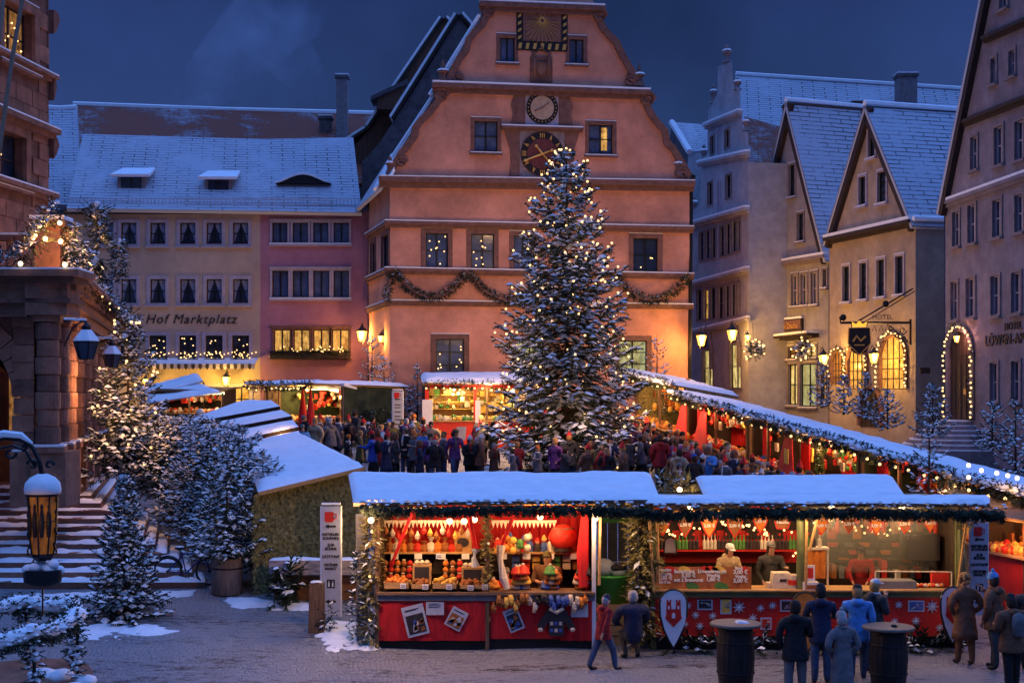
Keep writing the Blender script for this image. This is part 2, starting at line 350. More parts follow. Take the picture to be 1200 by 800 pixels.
def window(F, par, r, glass=None, surround=None, frame=None, cols=2, rows=2, sill=True, sur=.13, depth=.18, snow=True, curtain=False, lights=0, proud=.05):
    a0, a1, z0, z1 = r; glass = glass or M_PANE; surround = surround or M_TRIM; frame = frame or M_IRON
    m = MB(); T = F.T
    for (x0, x1, y0, y1) in ((a0 - sur, a0, z0 - sur * .6, z1 + sur), (a1, a1 + sur, z0 - sur * .6, z1 + sur), (a0, a1, z1, z1 + sur), (a0, a1, z0 - sur * .6, z0)):
        m.box(x0, x1, y0, y1, -.02, proud, T)
    w = new_obj('window', m, surround, par)
    fr = MB(); fw = .045; d = -depth + .04
    for (x0, x1, y0, y1) in ((a0, a0 + fw, z0, z1), (a1 - fw, a1, z0, z1), (a0 + fw, a1 - fw, z1 - fw, z1), (a0 + fw, a1 - fw, z0, z0 + fw)): fr.box(x0, x1, y0, y1, d, d + .06, T)
    for i in range(1, cols):
        x = a0 + (a1 - a0) * i / cols; t = .035 if cols < 4 else .025; fr.box(x - t, x + t, z0 + fw, z1 - fw, d, d + .055, T)
    for j in range(1, rows):
        y = z0 + (z1 - z0) * j / rows; fr.box(a0 + fw, a1 - fw, y - .022, y + .022, d, d + .05, T)
    new_obj('window_frame', fr, frame, w)
    for i in range(cols):
        g = MB(); x0 = a0 + (a1 - a0) * i / cols; x1 = a0 + (a1 - a0) * (i + 1) / cols
        g.box(x0 + .005, x1 - .005, z0, z1, d - .03, d + .01, T); new_obj('pane', g, glass, w)
    if sill:
        s = MB().box(a0 - sur - .05, a1 + sur + .05, z0 - sur * .6 - .08, z0 - sur * .6, -.02, proud + .10, T); new_obj('sill', s, surround, w)
        if snow:
            s = MB().box(a0 - sur - .03, a1 + sur + .03, z0 - sur * .6 + .002, z0 - sur * .6 + .045, proud, proud + .085, T); new_obj('sill_snow', s, M_SNOW, w)
            s = MB().box(a0 - sur, a1 + sur, z1 + sur + .002, z1 + sur + .03, -.02, proud - .005, T); new_obj('lintel_snow', s, M_SNOW, w)
    if curtain:
        xm = (a0 + a1) / 2; c = MB()
        for sg in (-1, 1):
            e = a0 + fw if sg < 0 else a1 - fw
            c.prism([(xm, z1 - fw), (e, z1 - fw), (e, z0 + .1), (e - sg * .06, z0 + .25), (e - sg * .12, (z0 + z1) / 2)], d + .012, d + .022, T)
        new_obj('curtain', c, M_CURT, w)
    for k in range(lights):
        x = rnd.uniform(a0 + .1, a1 - .1); y = rnd.uniform(z0 + .1, z1 - .1)
        inst(BULB_S, 'light', T(x, y, d + .06), w)
    return w

def ico(r, n=6, m=4):
    b = MB(); b.ell((0, 0, 0), r, r, r, n, m); return b
def mesh_of(name, mb, mats, smooth=True):
    o = new_obj(name, mb, mats, smooth=smooth); me = o.data; bpy.data.objects.remove(o); return me
BULB = mesh_of('bulb', ico(.042), M_BULB)
BULB_S = mesh_of('light', ico(.032), M_BULB)
BULB_L = mesh_of('bulb', ico(.065, 8, 6), M_BULBW)

def slab(mb, P, th=.12, mi=0, uvs=True):
    """roof slab from 4 corners (eave a, eave b, ridge b, ridge a)"""
    P = [Vector(p) for p in P]; n = (P[1] - P[0]).cross(P[3] - P[0]).normalized()
    if n.z < 0: n = -n
    w = (P[1] - P[0]).length; h = (P[3] - P[0]).length; Q = [p - n * th for p in P]
    mb.face(P, mi, [(0.01, 0.01), (w, 0.01), (w, h), (0.01, h)])
    mb.face(Q[::-1], mi)
    for i in range(4): j = (i + 1) % 4; mb.face([P[i], Q[i], Q[j], P[j]], mi, [(.02, .02), (.02, .03), (.03, .03), (.03, .02)])
def snow_sheet(P, th, nx, ny, seed=0, amp=.03, droop=.05, ragged=0.0):
    """a blanket of snow on a quad: uneven top, rounded ragged rim"""
    P = [Vector(p) for p in P]; n = (P[1] - P[0]).cross(P[3] - P[0]).normalized()
    if n.z < 0: n = -n
    mb = MB()
    for j in range(ny + 1):
        v = j / ny
        for i in range(nx + 1):
            u = i / nx; p = (P[0] * (1 - u) + P[1] * u) * (1 - v) + (P[3] * (1 - u) + P[2] * u) * v
            e = min(min(u, 1 - u) * (P[1] - P[0]).length, min(v, 1 - v) * (P[3] - P[0]).length)
            k = min(1, e / (th * 1.6)) ** .5
            q = p + n * (th * k + amp * k * (noise.noise(p * 1.3 + Vector((seed, 0, 0))) + .5 * noise.noise(p * 4)))
            if ragged and j == 0: q += (P[0] - P[3]).normalized() * ragged * (noise.noise(Vector((p.x * 3, p.y * 3, seed))) ) 
            mb.v.append(tuple(q))
    for j in range(ny):
        for i in range(nx):
            a = j * (nx + 1) + i; mb.f.append((a, a + 1, a + nx + 2, a + nx + 1)); mb.m.append(0); mb.uv.extend([(0, 0)] * 4)
    return mb
def cornice(F, par, a0, a1, z, h=.22, out=.22, m=None, snow=.05, name='string_course', z2=None):
    m = m or M_TRIM; z2 = z if z2 is None else z2
    def T(a, b, c):
        return F.T(a, b + (z2 - z) * (a - a0) / max(a1 - a0, .01), c)
    b = MB(); b.box(a0, a1, z - h * .5, z, -.02, out, T); b.box(a0 + .02, a1 - .02, z - h, z - h * .5, -.02, out * .55, T)
    o = new_obj(name, b, m, par)
    if snow: new_obj('snow_ledge', MB().box(a0 + .01, a1 - .01, z + .002, z + snow, 0, out - .01, T), M_SNOW, o)
    return o
def house(name, label, F, outer_px, holes_px, wallm, back=8, sides=True, cat='house'):
    outer = [F.at(*p) for p in outer_px]; holes = [F.rect(*h) for h in holes_px]
    rt = root(name, F.T(F.L / 2, gz(F.A.y), 0), label, cat)
    mb = MB(); wall_holes(mb, F, outer, holes)
    new_obj('wall', mb, wallm, rt)
    return rt, outer, holes

def letters(txt, F, par, px, py, hpx, m, c=.03, shear=0, ext=.015, align='LEFT', bold=0, spx=1.0):
    """raised lettering whose left/centre base point is at a picture position of frame F"""
    a, z = F.at(px, py); Y = F.T(a, z).y; s = hpx / FPX * Y * 1.38
    cu = bpy.data.curves.new('lettering', 'FONT'); cu.body = txt; cu.size = s; cu.extrude = ext; cu.shear = shear; cu.align_x = align; cu.offset = bold; cu.space_character = spx
    cu.resolution_u = 3; cu.materials.append(m); o0 = bpy.data.objects.new('lettering', cu); COL.objects.link(o0)
    me = bpy.data.meshes.new_from_object(o0.evaluated_get(bpy.context.evaluated_depsgraph_get())); bpy.data.objects.remove(o0)
    o = bpy.data.objects.new('lettering', me); COL.objects.link(o)
    X = F.U; N = F.N; mat3 = Matrix((X, Vector((0, 0, 1)), N)).transposed().to_4x4()
    M = Matrix.Translation(F.T(a, z, c)) @ mat3
    if par: attach(o, par)
    o.matrix_basis = M
    return o

def lamp_light(loc, power, col=(1, .52, .16), rad=.12, name='lamp_light'):
    d = bpy.data.lights.new(name, 'POINT'); d.energy = power; d.color = col; d.shadow_soft_size = rad
    o = bpy.data.objects.new(name, d); COL.objects.link(o); o.location = loc; return o

# ------------------------------------------------------------------ garland / fir kit
def twig(g, s, p, d, L, w, up=Vector((0, 0, 1)), segs=4, snow=.7, r=None, sw=1.0):
    """one fir twig: a spiky ribbon of needles with a snow cap"""
    r = r or rnd
    d = d.normalized(); side = d.cross(up)
    if side.length < .05: side = d.cross(Vector((1, 0, 0)))
    side.normalize(); nu = side.cross(d).normalized()
    for k in range(segs):
        a = p + d * (L * k / segs); b = p + d * (L * (k + 1.0) / segs); ww = w * (1 - .55 * k / segs)
        for sg in (-1, 1):
            tip = a + d * (L / segs * 1.5) + side * sg * ww * r.uniform(.8, 1.25) + nu * r.uniform(-.35, .25) * ww
            g.face([a - side * sg * .1 * ww, b, tip])
        tip = a + d * (L / segs * 1.3) - nu * ww * r.uniform(.4, .8); g.face([a, b, tip])
    if s is not None and r.random() < snow:
        h = w * r.uniform(.35, .6); q0 = p + d * L * r.uniform(.05, .2); q1 = p + d * L * r.uniform(.75, .98); mid = (q0 + q1) * .5; ws = w * r.uniform(.55, .85) * sw
        a, b2 = mid + side * ws + up * h * .2, mid - side * ws + up * h * .2; t = mid + up * h
        s.face([q0, a, t]); s.face([a, q1, t]); s.face([q1, b2, t]); s.face([b2, q0, t])

def garland(par, pts, r=.12, dens=60, snow=.5, mg=None, name='fir_garland', seed=1, bulbs=0, bulb=None, drop=0, bulb_out=None, snowcap=0, L=.16):
    """a hanging rope of fir twigs along a polyline, with snow caps and bulbs"""
    q = random.Random(seed); pts = [Vector(p) for p in pts]; g = MB(); s = MB()
    seg = [(pts[i], pts[i + 1], (pts[i + 1] - pts[i]).length) for i in range(len(pts) - 1)]; tot = sum(x[2] for x in seg)
    for a, b, l in seg:
        for k in range(max(1, int(l * dens))):
            t = q.random(); p = a.lerp(b, t); an = q.uniform(0, 6.28); d = (b - a).normalized(); up = Vector((0, 0, 1)) if abs(d.z) < .9 else Vector((1, 0, 0))
            x = d.cross(up).normalized(); y = x.cross(d)
            rad = x * math.cos(an) + y * math.sin(an)
            if drop > .6 and rad.z > .2: rad.z *= -1
            if drop and rad.z < 0: rad.z *= 1 + drop
            twig(g, s if rad.z > -.2 else None, p + rad * r * .35, rad + d * q.uniform(-.8, .8), r * q.uniform(.9, 1.5), L * .35, segs=3, snow=snow, r=q)
        if snowcap:
            n = max(2, int(l / .18))
            for k in range(n):
                p = a.lerp(b, (k + q.random()) / n); s.ell(p + Vector((0, 0, r * .55)), snowcap * q.uniform(.8, 1.5), snowcap * q.uniform(.7, 1.1), snowcap * q.uniform(.45, .8), 6, 4)
    o = new_obj(name, g, mg or M_NEEDLE2, par)
    if s.f: new_obj('snow_cover', s, M_SNOW, o, smooth=False)
    if bulbs:
        for k in range(bulbs):
            t = (k + .5) / bulbs * tot
            for a, b, l in seg:
                if t <= l: break
                t -= l
            p = a.lerp(b, t / l) + Vector((q.uniform(-.04, .04), q.uniform(-.03, .03), q.uniform(-.06, .06))) + (Vector(bulb_out) if bulb_out else Vector((0, 0, 0)))
            inst(bulb or BULB_S, 'bulb', p, o)
    return o

def conifer(name, base, H, Rb, label, cat='tree', lev=16, per=8, seed=1, snow=.8, mg=None, droop=.25, twl=.42, group=None, bulbs=0, start=.06, bulbmesh=None, pw=.85, tw=.05, stepz=None, lean=(0, 0), sw=1.15):
    q = random.Random(seed); base = Vector(base); rt = root(name, base, label, cat, group)
    g = MB(); s = MB(); br = MB(); tips = []
    br.tube([base + Vector((lean[0] * t * H, lean[1] * t * H, H * t)) for t in (0, .3, .6, 1)], [.022 * H * .5 + .02, .015 * H * .5 + .015, .01 * H * .5 + .01, .008], 7)
    for i in range(lev):
        f = start + (1 - start) * ((i + .3) / lev) ** .95
        for k in range(max(4, int(per * (1.1 - .45 * f)))):
            an = 6.283 * (k + q.random() * .8) / per + i * 2.4; h = (f + q.uniform(-.3, .3) / lev) * H
            if h > H * .985: h = H * .985
            L = Rb * (1 - h / H) ** pw * q.uniform(.72, 1.12) + .06 * Rb
            el = .35 * (h / H) - droop * (1 - h / H) + q.uniform(-.12, .12)
            d = Vector((math.cos(an), math.sin(an), el)); p0 = base + Vector((lean[0] * h, lean[1] * h, h)); P = []
            for t in (0, .25, .5, .75, 1): P.append(p0 + Vector((d.x, d.y, 0)) * L * t + Vector((0, 0, el * L * t + .22 * L * t * t * (.4 + droop) - .10 * L * math.sin(t * 3.1))))
            br.tube(P, [.012 * L + .006, .010 * L + .005, .008 * L + .004, .005, .003], 3)
            nt = max(4, int(L / (tw * 1.7)))
            for j in range(nt):
                t = .18 + .82 * (j + q.random()) / nt; x = t * 4; i0 = min(int(x), 3); p = P[i0].lerp(P[i0 + 1], x - i0); dd = (P[i0 + 1] - P[i0]).normalized()
                sd = dd.cross(Vector((0, 0, 1))).normalized() * q.choice((-1, 1))
                TL = max(.10, twl * L * (1.15 - .8 * t)) * q.uniform(.6, 1.1); TL = min(TL, .75)
                td = dd * q.uniform(.5, .9) + sd * q.uniform(.5, 1.0) + Vector((0, 0, q.uniform(-.75, -.05)))
                twig(g, s, p, td, TL, tw * q.uniform(.9, 1.5), segs=max(3, int(TL / .09)), snow=snow, r=q, sw=sw)
            twig(g, s, P[3], P[4] - P[3] + Vector((0, 0, .02)), L * .3 + .08, tw * 1.2, segs=4, snow=snow, r=q)
            tips.append((P, L, an))
    twig(g, s, base + Vector((lean[0] * H, lean[1] * H, H * .94)), Vector((0, 0, 1)), H * .09, tw, up=Vector((1, 0, 0)), snow=0, r=q)
    new_obj('trunk', br, M_BARK, rt)
    c = new_obj('crown', g, mg or M_NEEDLE, rt); new_obj('snow_cover', s, M_SNOW, c)
    if bulbs:
        q.shuffle(tips); n = 0; used = []
        while n < bulbs:
            P, L, an = tips[n % len(tips)]; t = q.uniform(.82, 1.04); x = min(t, .999) * 4; i0 = int(x); p = P[i0].lerp(P[i0 + 1], x - i0) + Vector((q.uniform(-.1, .1), q.uniform(-.1, .1), q.uniform(.06, .2)))
            inst(bulbmesh or BULB, 'bulb', p, rt); n += 1
    return rt
# ------------------------------------------------------------------ orange gabled tavern
OF = Frame(457, 60, 808, 62)
def orange():
    F = OF
    outer = [(457, 560), (457, 205), (464, 190), (470, 180), (477, 172), (486, 160), (487, 150), (494, 141), (502, 134), (510, 124), (515, 116), (514, 106), (512, 99),
             (526, 98), (530, 85), (538, 70), (546, 60), (549, 48), (556, 38), (565, 30), (570, 20), (569, 8),
             (576, 4), (580, -12), (596, -26), (634, -46), (672, -26), (690, -10), (695, 2),
             (703, 12), (701, 22), (705, 32), (713, 42), (722, 51), (727, 62), (736, 78), (743, 90), (745, 100),
             (757, 108), (758, 118), (758, 126), (764, 137), (772, 147), (779, 155), (781, 168), (789, 176), (797, 190), (803, 200), (808, 208), (808, 560)]
    up = [(556, 142, 583, 177), (690, 146, 718, 180), (586, 44, 603, 72), (667, 46, 684, 74)]
    low = [(499, 273, 525, 313), (552, 274, 579, 314), (602, 276, 624, 316), (742, 279, 771, 318), (511, 397, 544, 443), (725, 399, 758, 440), (606, 398, 636, 443)]
    rt, po, holes = house('gabled_tavern', 'tall orange gabled house with two clocks and a sundial behind the big tree', F, outer, up + low, M_ORANGE, cat='building')
    for i, h in enumerate(up): window(F, rt, F.rect(*h), M_PANEB, cols=2, rows=2 if i < 2 else 1, sur=.16)
    # a lit curtain behind the right pane of the right upper window
    a0, a1, z0, z1 = F.rect(704, 148, 712, 178); new_obj('lit_blind', MB().box(a0, a1, z0 + .08, z1 - .05, -.125, -.118, F.T), M_LIT, rt)
    for i, h in enumerate(low[:4]): window(F, rt, F.rect(*h), M_PANEB if i < 3 else M_PANE, cols=2, rows=2, sur=.2, lights=9 if i < 2 else 3)
    for i, h in enumerate(low[4:]): window(F, rt, F.rect(*h), M_PANEB if i == 0 else M_LITG, cols=2, rows=3, sur=.22, lights=10 if i == 0 else 0, sill=i == 0)
    # string courses, straight across, and the two gable cornices
    zs = {}
    for px, py, h, o in ((457, 208, .45, .35), (457, 259, .28, .22), (457, 314, .26, .2), (457, 352, .22, .16)):
        a, z = F.at(px, py); a2, z2 = F.at(810, {208: 213, 259: 266, 314: 321, 352: 357}[py])
        cornice(F, rt, a - (.25 if py != 208 else .5), a2 + .1, z, h, o, M_TRIM, .05, z2=z2)
    for xa, ya, xb, yb in ((506, 98, 761, 107), (561, 3, 708, 9)):
        a, z = F.at(xa, ya); a2, z2 = F.at(xb, yb); cornice(F, rt, a, a2, z, .40, .32, M_TRIM, .09, z2=z2)
    # volute mouldings following the gable edge, thick real ribs with scroll ends
    def rib(pts):
        m = MB(); pp = [F.at(*p) for p in pts]
        for i in range(len(pp) - 1):
            a, b = Vector(pp[i]), Vector(pp[i + 1]); d = (b - a).normalized(); nn = Vector((-d.y, d.x)) * .15
            m.prism([a - nn - d * .04, b - nn + d * .04, b + nn + d * .04, a + nn - d * .04], -.35, .16 + .002 * i, F.T)
        new_obj('volute_moulding', m, M_TRIM, rt)
    for seg in (outer[1:13], outer[13:22], outer[29:38], outer[38:49]): rib(seg)
    def scroll(px, py, r):
        a, z = F.at(px, py); m = MB(); pts = [F.T(a + r * (1 - t / 14) * math.cos(t * .75), z + r * (1 - t / 14) * math.sin(t * .75), .12) for t in range(13)]
        m.tube(pts, .10, 6); m.prism([(a + r * .9 * math.cos(k * .7), z + r * .9 * math.sin(k * .7)) for k in range(9)], -.2, .10, F.T); new_obj('scroll', m, M_TRIM, rt)
    for s in ((516, 112, .34), (572, 15, .3), (702, 19, .34), (758, 117, .36), (536, 93, .22), (738, 96, .26), (470, 190, .25), (797, 203, .25)): scroll(*s)
    for px, py, h in ((519, 96, 26), (749, 100, 27), (457, 204, 20), (795, 204, 22)):    # obelisks on the shoulders
        a, z = F.at(px, py); k = h / 26.0; c = F.T(a, z - .05, .02)
        m = MB().lathe([(.24 * k, 0), (.24 * k, .18), (.17 * k, .22), (.17 * k, .42), (.26 * k, .46), (.26 * k, .52), (.13 * k, .56), (.09 * k, .8), (.02, 1.05 * k)], c, 8)
        o = new_obj('obelisk', m, M_DARK if px > 600 else M_TRIM, rt); new_obj('snow_cap', MB().lathe([(.27 * k, .52), (.22 * k, .60), (.13 * k, .62)], c, 8), M_SNOW, o)
    # sundial
    a0, a1, z0, z1 = F.rect(605, 12, 665, 60); T = F.T
    sd = new_obj('sundial', MB().box(a0, a1, z0, z1, 0, .05, T), M_BLACK, rt)
    new_obj('dial_field', MB().box(a0 + .3, a1 - .3, z0 + .42, z1 - .1, .05, .07, T), M_TRIM, sd)
    cx, cz = (a0 + a1) / 2, z1 - .5
    for k in range(15):
        an = math.pi * (1.0 + (k + .5) / 15) ; m = MB(); L = min(1.05, .75 / max(abs(math.cos(an)), .05)); L2 = min(L, 1.0)
        p0 = (cx + .16 * math.cos(an), cz + .16 * math.sin(an)); p1 = (cx + L2 * math.cos(an), cz + L2 * math.sin(an))
        m.tube([T(*p0, .08), T(*p1, .08)], .012, 4); new_obj('hour_line', m, M_GOLD, sd)
    m = MB(); m.lathe([(.02, 0), (.02, .01)], (0, 0, 0), 4); m = MB()
    for k in range(16):
        an = k * math.pi / 8; r = .34 if k % 2 else .24; m.prism([(cx + r * math.cos(an), cz + r * math.sin(an)), (cx + .09 * math.cos(an + .35), cz + .09 * math.sin(an + .35)), (cx + .09 * math.cos(an - .35), cz + .09 * math.sin(an - .35))], .07, .1 + .001 * k, T)
    new_obj('golden_sun', m, M_GOLD, sd)
    for k in range(7):      # scroll band with numerals round the dial
        x = a0 + .16 + k * (a1 - a0 - .32) / 6
        m = MB().prism([(x - .09, z0 + .06), (x + .05, z0 + .06), (x + .1, z0 + .32), (x - .04, z0 + .32)], .05, .075, T); new_obj('numeral', m, M_GOLD, sd)
    for k in range(5):
        z = z0 + .55 + k * .32
        for x in (a0 + .14, a1 - .14): new_obj('numeral', MB().prism([(x - .09, z - .09), (x + .06, z - .02), (x + .1, z + .12), (x - .05, z + .05)], .05, .075, T), M_GOLD, sd)
    # carved coat of arms under it
    a, z = F.at(634, 98); m = MB(); m.box(a - .5, a + .5, z + .05, z + 1.15, 0, .1, T)
    for sg in (-1, 1): m.ell(T(a + sg * .32, z + .75, .1), .15, .15, .38, 7, 5); m.ell(T(a + sg * .34, z + 1.1, .1), .1, .1, .12, 6, 4)
    m.prism([(a - .2, z + .9), (a + .2, z + .9), (a + .2, z + .5), (a, z + .25), (a - .2, z + .5)], .1, .2, T); m.tube([T(a - .45, z + 1.3, .08), T(a - .2, z + 1.38, .08), T(a, z + 1.62, .08), T(a + .2, z + 1.38, .08), T(a + .45, z + 1.3, .08)], .04, 5)
    new_obj('coat_of_arms', m, M_STONE2, rt)
    # upper clock: white square, black ring
    a, z = F.at(635, 127); r = .80
    pl = new_obj('dial_plate', MB().box(a - .75, a + .75, z - .78, z + .78, 0, .06, T), M_LTRIM, rt)
    for sg in (-1, 1):
        m = MB(); m.box(a + sg * .80 - .03, a + sg * .80 + .35 * sg + .03 * sg if sg > 0 else a - .77, z - .82, z + .82, 0, .1, T) if sg > 0 else m.box(a - 1.15, a - .78, z - .82, z + .82, 0, .1, T)
        m.prism([(a + sg * 1.15, z - .82), (a + sg * 1.42, z - .82), (a + sg * 1.3, z - .3), (a + sg * 1.4, z + .1), (a + sg * 1.24, z + .5), (a + sg * 1.3, z + .8), (a + sg * 1.15, z + .82)], 0, .08, T); new_obj('carved_side_panel', m, M_TRIM, rt)
    def disc(cx, cz, r, c0, c1, n=32):
        return MB().prism([(cx + r * math.cos(6.283 * k / n), cz + r * math.sin(6.283 * k / n)) for k in range(n)], c0, c1, T)
    cl = new_obj('upper_clock', disc(a, z, .72, .06, .10), M_BLACK, rt); new_obj('clock_face', disc(a, z, .53, .10, .12), M_IVORY, cl)
    for k in range(24):
        an = k * math.pi / 12; new_obj('hour_mark', disc(a + .63 * math.cos(an), z + .63 * math.sin(an), .028, .10, .125, 6), M_GOLD, cl)
    for an, L in ((R(38), .36), (R(205), .4)): new_obj('clock_hand', MB().tube([T(a, z, .15), T(a + L * math.cos(an), z + L * math.sin(an), .15)], .025, 4), M_TRIM, cl)
    # lower big clock
    a, z = F.at(635, 181); z -= .0
    bp = new_obj('clock_panel', MB().box(a - 1.02, a + 1.02, z - 1.06, z + 1.02, 0, .07, T), M_TRIMG, rt)
    for sg in (-1, 1):
        new_obj('carved_side_panel', MB().prism([(a + sg * 1.04, z - 1.06), (a + sg * 1.5, z - 1.0), (a + sg * 1.4, z - .5), (a + sg * 1.45, z + .2), (a + sg * 1.62, z + .75), (a + sg * 1.7, z + 1.02), (a + sg * 1.04, z + 1.02)], 0, .09, T), M_TRIM, rt)
    cornice(F, rt, a - 1.85, a + 1.85, z + 1.20, .18, .25, M_TRIM, .06)
    cl = new_obj('lower_clock', disc(a, z, .98, .07, .12), M_CLOCK, rt); new_obj('hour_ring', disc(a, z, .96, .12, .125), M_BLACK, cl); new_obj('clock_face', disc(a, z, .68, .125, .14), M_CLOCK, cl)
    for k in range(12):
        an = math.pi / 2 - k * math.pi / 6; nb = {0: 3, 3: 2, 6: 3, 9: 3}.get(k, 2); m = MB(); d = Vector((math.cos(an), math.sin(an))); e = Vector((-d.y, d.x))
        for q in range(nb):
            o = (q - (nb - 1) / 2) * .085; p0 = Vector((a, z)) + d * .72 + e * o; p1 = Vector((a, z)) + d * .92 + e * o * (1 if q % 2 else -1 if nb == 2 else 1)
            m.tube([T(*p0, .135), T(*p1, .135)], .027, 4)
        new_obj('numeral', m, M_GOLD, cl)
    for an, L, w in ((R(202), .93, .045), (R(22), .5, .05), (R(-50), .62, .05), (R(130), .5, .05)):
        m = MB().tube([T(a, z, .19), T(a + L * math.cos(an), z + L * math.sin(an), .19)], [w, w * .7], 5); m.ell(T(a + L * .9 * math.cos(an), z + L * .9 * math.sin(an), .19), .08, .05, .08, 6, 4); new_obj('clock_hand', m, M_GOLD, cl)
    # side wall running back to the left, with its windows and courses
    S = Frame(432, 65, 457, 60); S.px = 1
    zt = F.at(457, 207)[1]
    w = MB(); hs = [S.rect(435, 296, 440, 330), S.rect(448, 280, 456, 318)]
    hs = [(a0, a1, F.at(457, 313)[1] + .08, F.at(457, 272)[1]) for a0, a1, _, _ in hs]
    wall_holes(w, S, [(0, -1), (0, zt), (S.L, zt), (S.L, -1)], hs); new_obj('wall', w, M_ORANGE, rt)
    for h in hs: window(S, rt, h, M_PANE, cols=2, rows=2, sur=.15, sill=False)
    for py, o in ((259, .22), (314, .2), (352, .16)): cornice(S, rt, -.05, S.L + o * .5, F.at(457, py)[1], .26, o, M_TRIM, .05)
    # right flank, roof, skirt at the left eave
    Bk = F.B - F.N * 14; w = MB(); w.face([F.T(F.L, -1), F.T(F.L, F.at(808, 208)[1]), Vector((Bk.x, Bk.y, F.at(808, 208)[1])), Vector((Bk.x, Bk.y, -1))]); new_obj('wall', w, M_ORANGE, rt)
    ap = F.at(634, -118); l0 = F.at(450, 207); r0 = F.at(813, 209); m = MB(); bk = -17
    slab(m, [F.T(*l0, -.4), F.T(*l0, bk), F.T(*ap, bk), F.T(*ap, -14)][:0] or [F.T(l0[0], l0[1], -.45), F.T(l0[0], l0[1], bk), F.T(F.at(634, 0)[0], F.at(566, 0)[1] + 1, bk), F.T(F.at(566, 0)[0] + .1, F.at(566, 0)[1], -.45)], .2)
    slab(m, [F.T(r0[0] - .4, r0[1], -.45), F.T(r0[0] - .4, r0[1], bk), F.T(F.at(634, 0)[0], F.at(566, 0)[1] + 1, bk), F.T(F.at(700, 0)[0], F.at(703, 8)[1], -.45)], .2)
    new_obj('roof', m, M_ROOFS, rt)
    m = MB(); e0 = S.T(-1.0, zt - .7, .5); e1 = S.T(S.L, zt - .55, .5); e2 = F.T(.55, zt + 1.5, -.45); e3 = S.T(-1.5, zt + 1.9, -1.2)
    slab(m, [e0, e1, e2, e3], .16); new_obj('eave_roof', m, M_ROOFS, rt)
    m = MB(); e1b = F.T(.1, zt - .05, .05); slab(m, [F.T(-.75, zt - .55, -.2), F.T(.0, zt, .35), F.T(.6, zt + 1.4, -.3), F.T(.1, zt + 1.2, -1.2)], .12); new_obj('eave_roof', m, M_SNOW, rt)
    # strips of snow along the left roof edge seen beside the gable
    for (xa, ya, xb, yb) in ((523, 84, 562, 18), (505, 112, 509, 104), (462, 184, 508, 112)):
        A = PX(xa, ya, 60.6); B = PX(xb, yb, 60.6); new_obj('roof_edge_snow', MB().tube([A, A.lerp(B, .5), B], [.16, .13, .10], 6), M_SNOW, rt)
    return rt
RT_OR = orange()
# ------------------------------------------------------------------ festoons on the orange house, their own things
def festoon(x0, y0, x1, y1, sag, label, n=14, seed=3):
    pts = []
    for i in range(n + 1):
        t = i / n; px = x0 + (x1 - x0) * t; py = y0 + (y1 - y0) * t + sag * 4 * t * (1 - t); a, z = OF.at(px, py); pts.append(OF.T(a, z, .25))
    g = garland(None, pts, .17, 120, .25, M_NEEDLE2, 'fir_festoon', seed); tag(g, label, 'garland', 'fir festoons on the orange house')
festoon(461, 318, 547, 321, 29, 'drooping fir festoon under the leftmost front windows of the orange house', seed=3)
festoon(549, 321, 640, 322, 30, 'drooping fir festoon on the orange house running behind the left of the big tree', seed=4)
festoon(716, 318, 806, 324, 31, 'drooping fir festoon on the orange house to the right of the big tree', seed=5)
festoon(459, 320, 452, 352, 0, 'short hanging fir swag at the left corner of the orange house', n=5, seed=6)

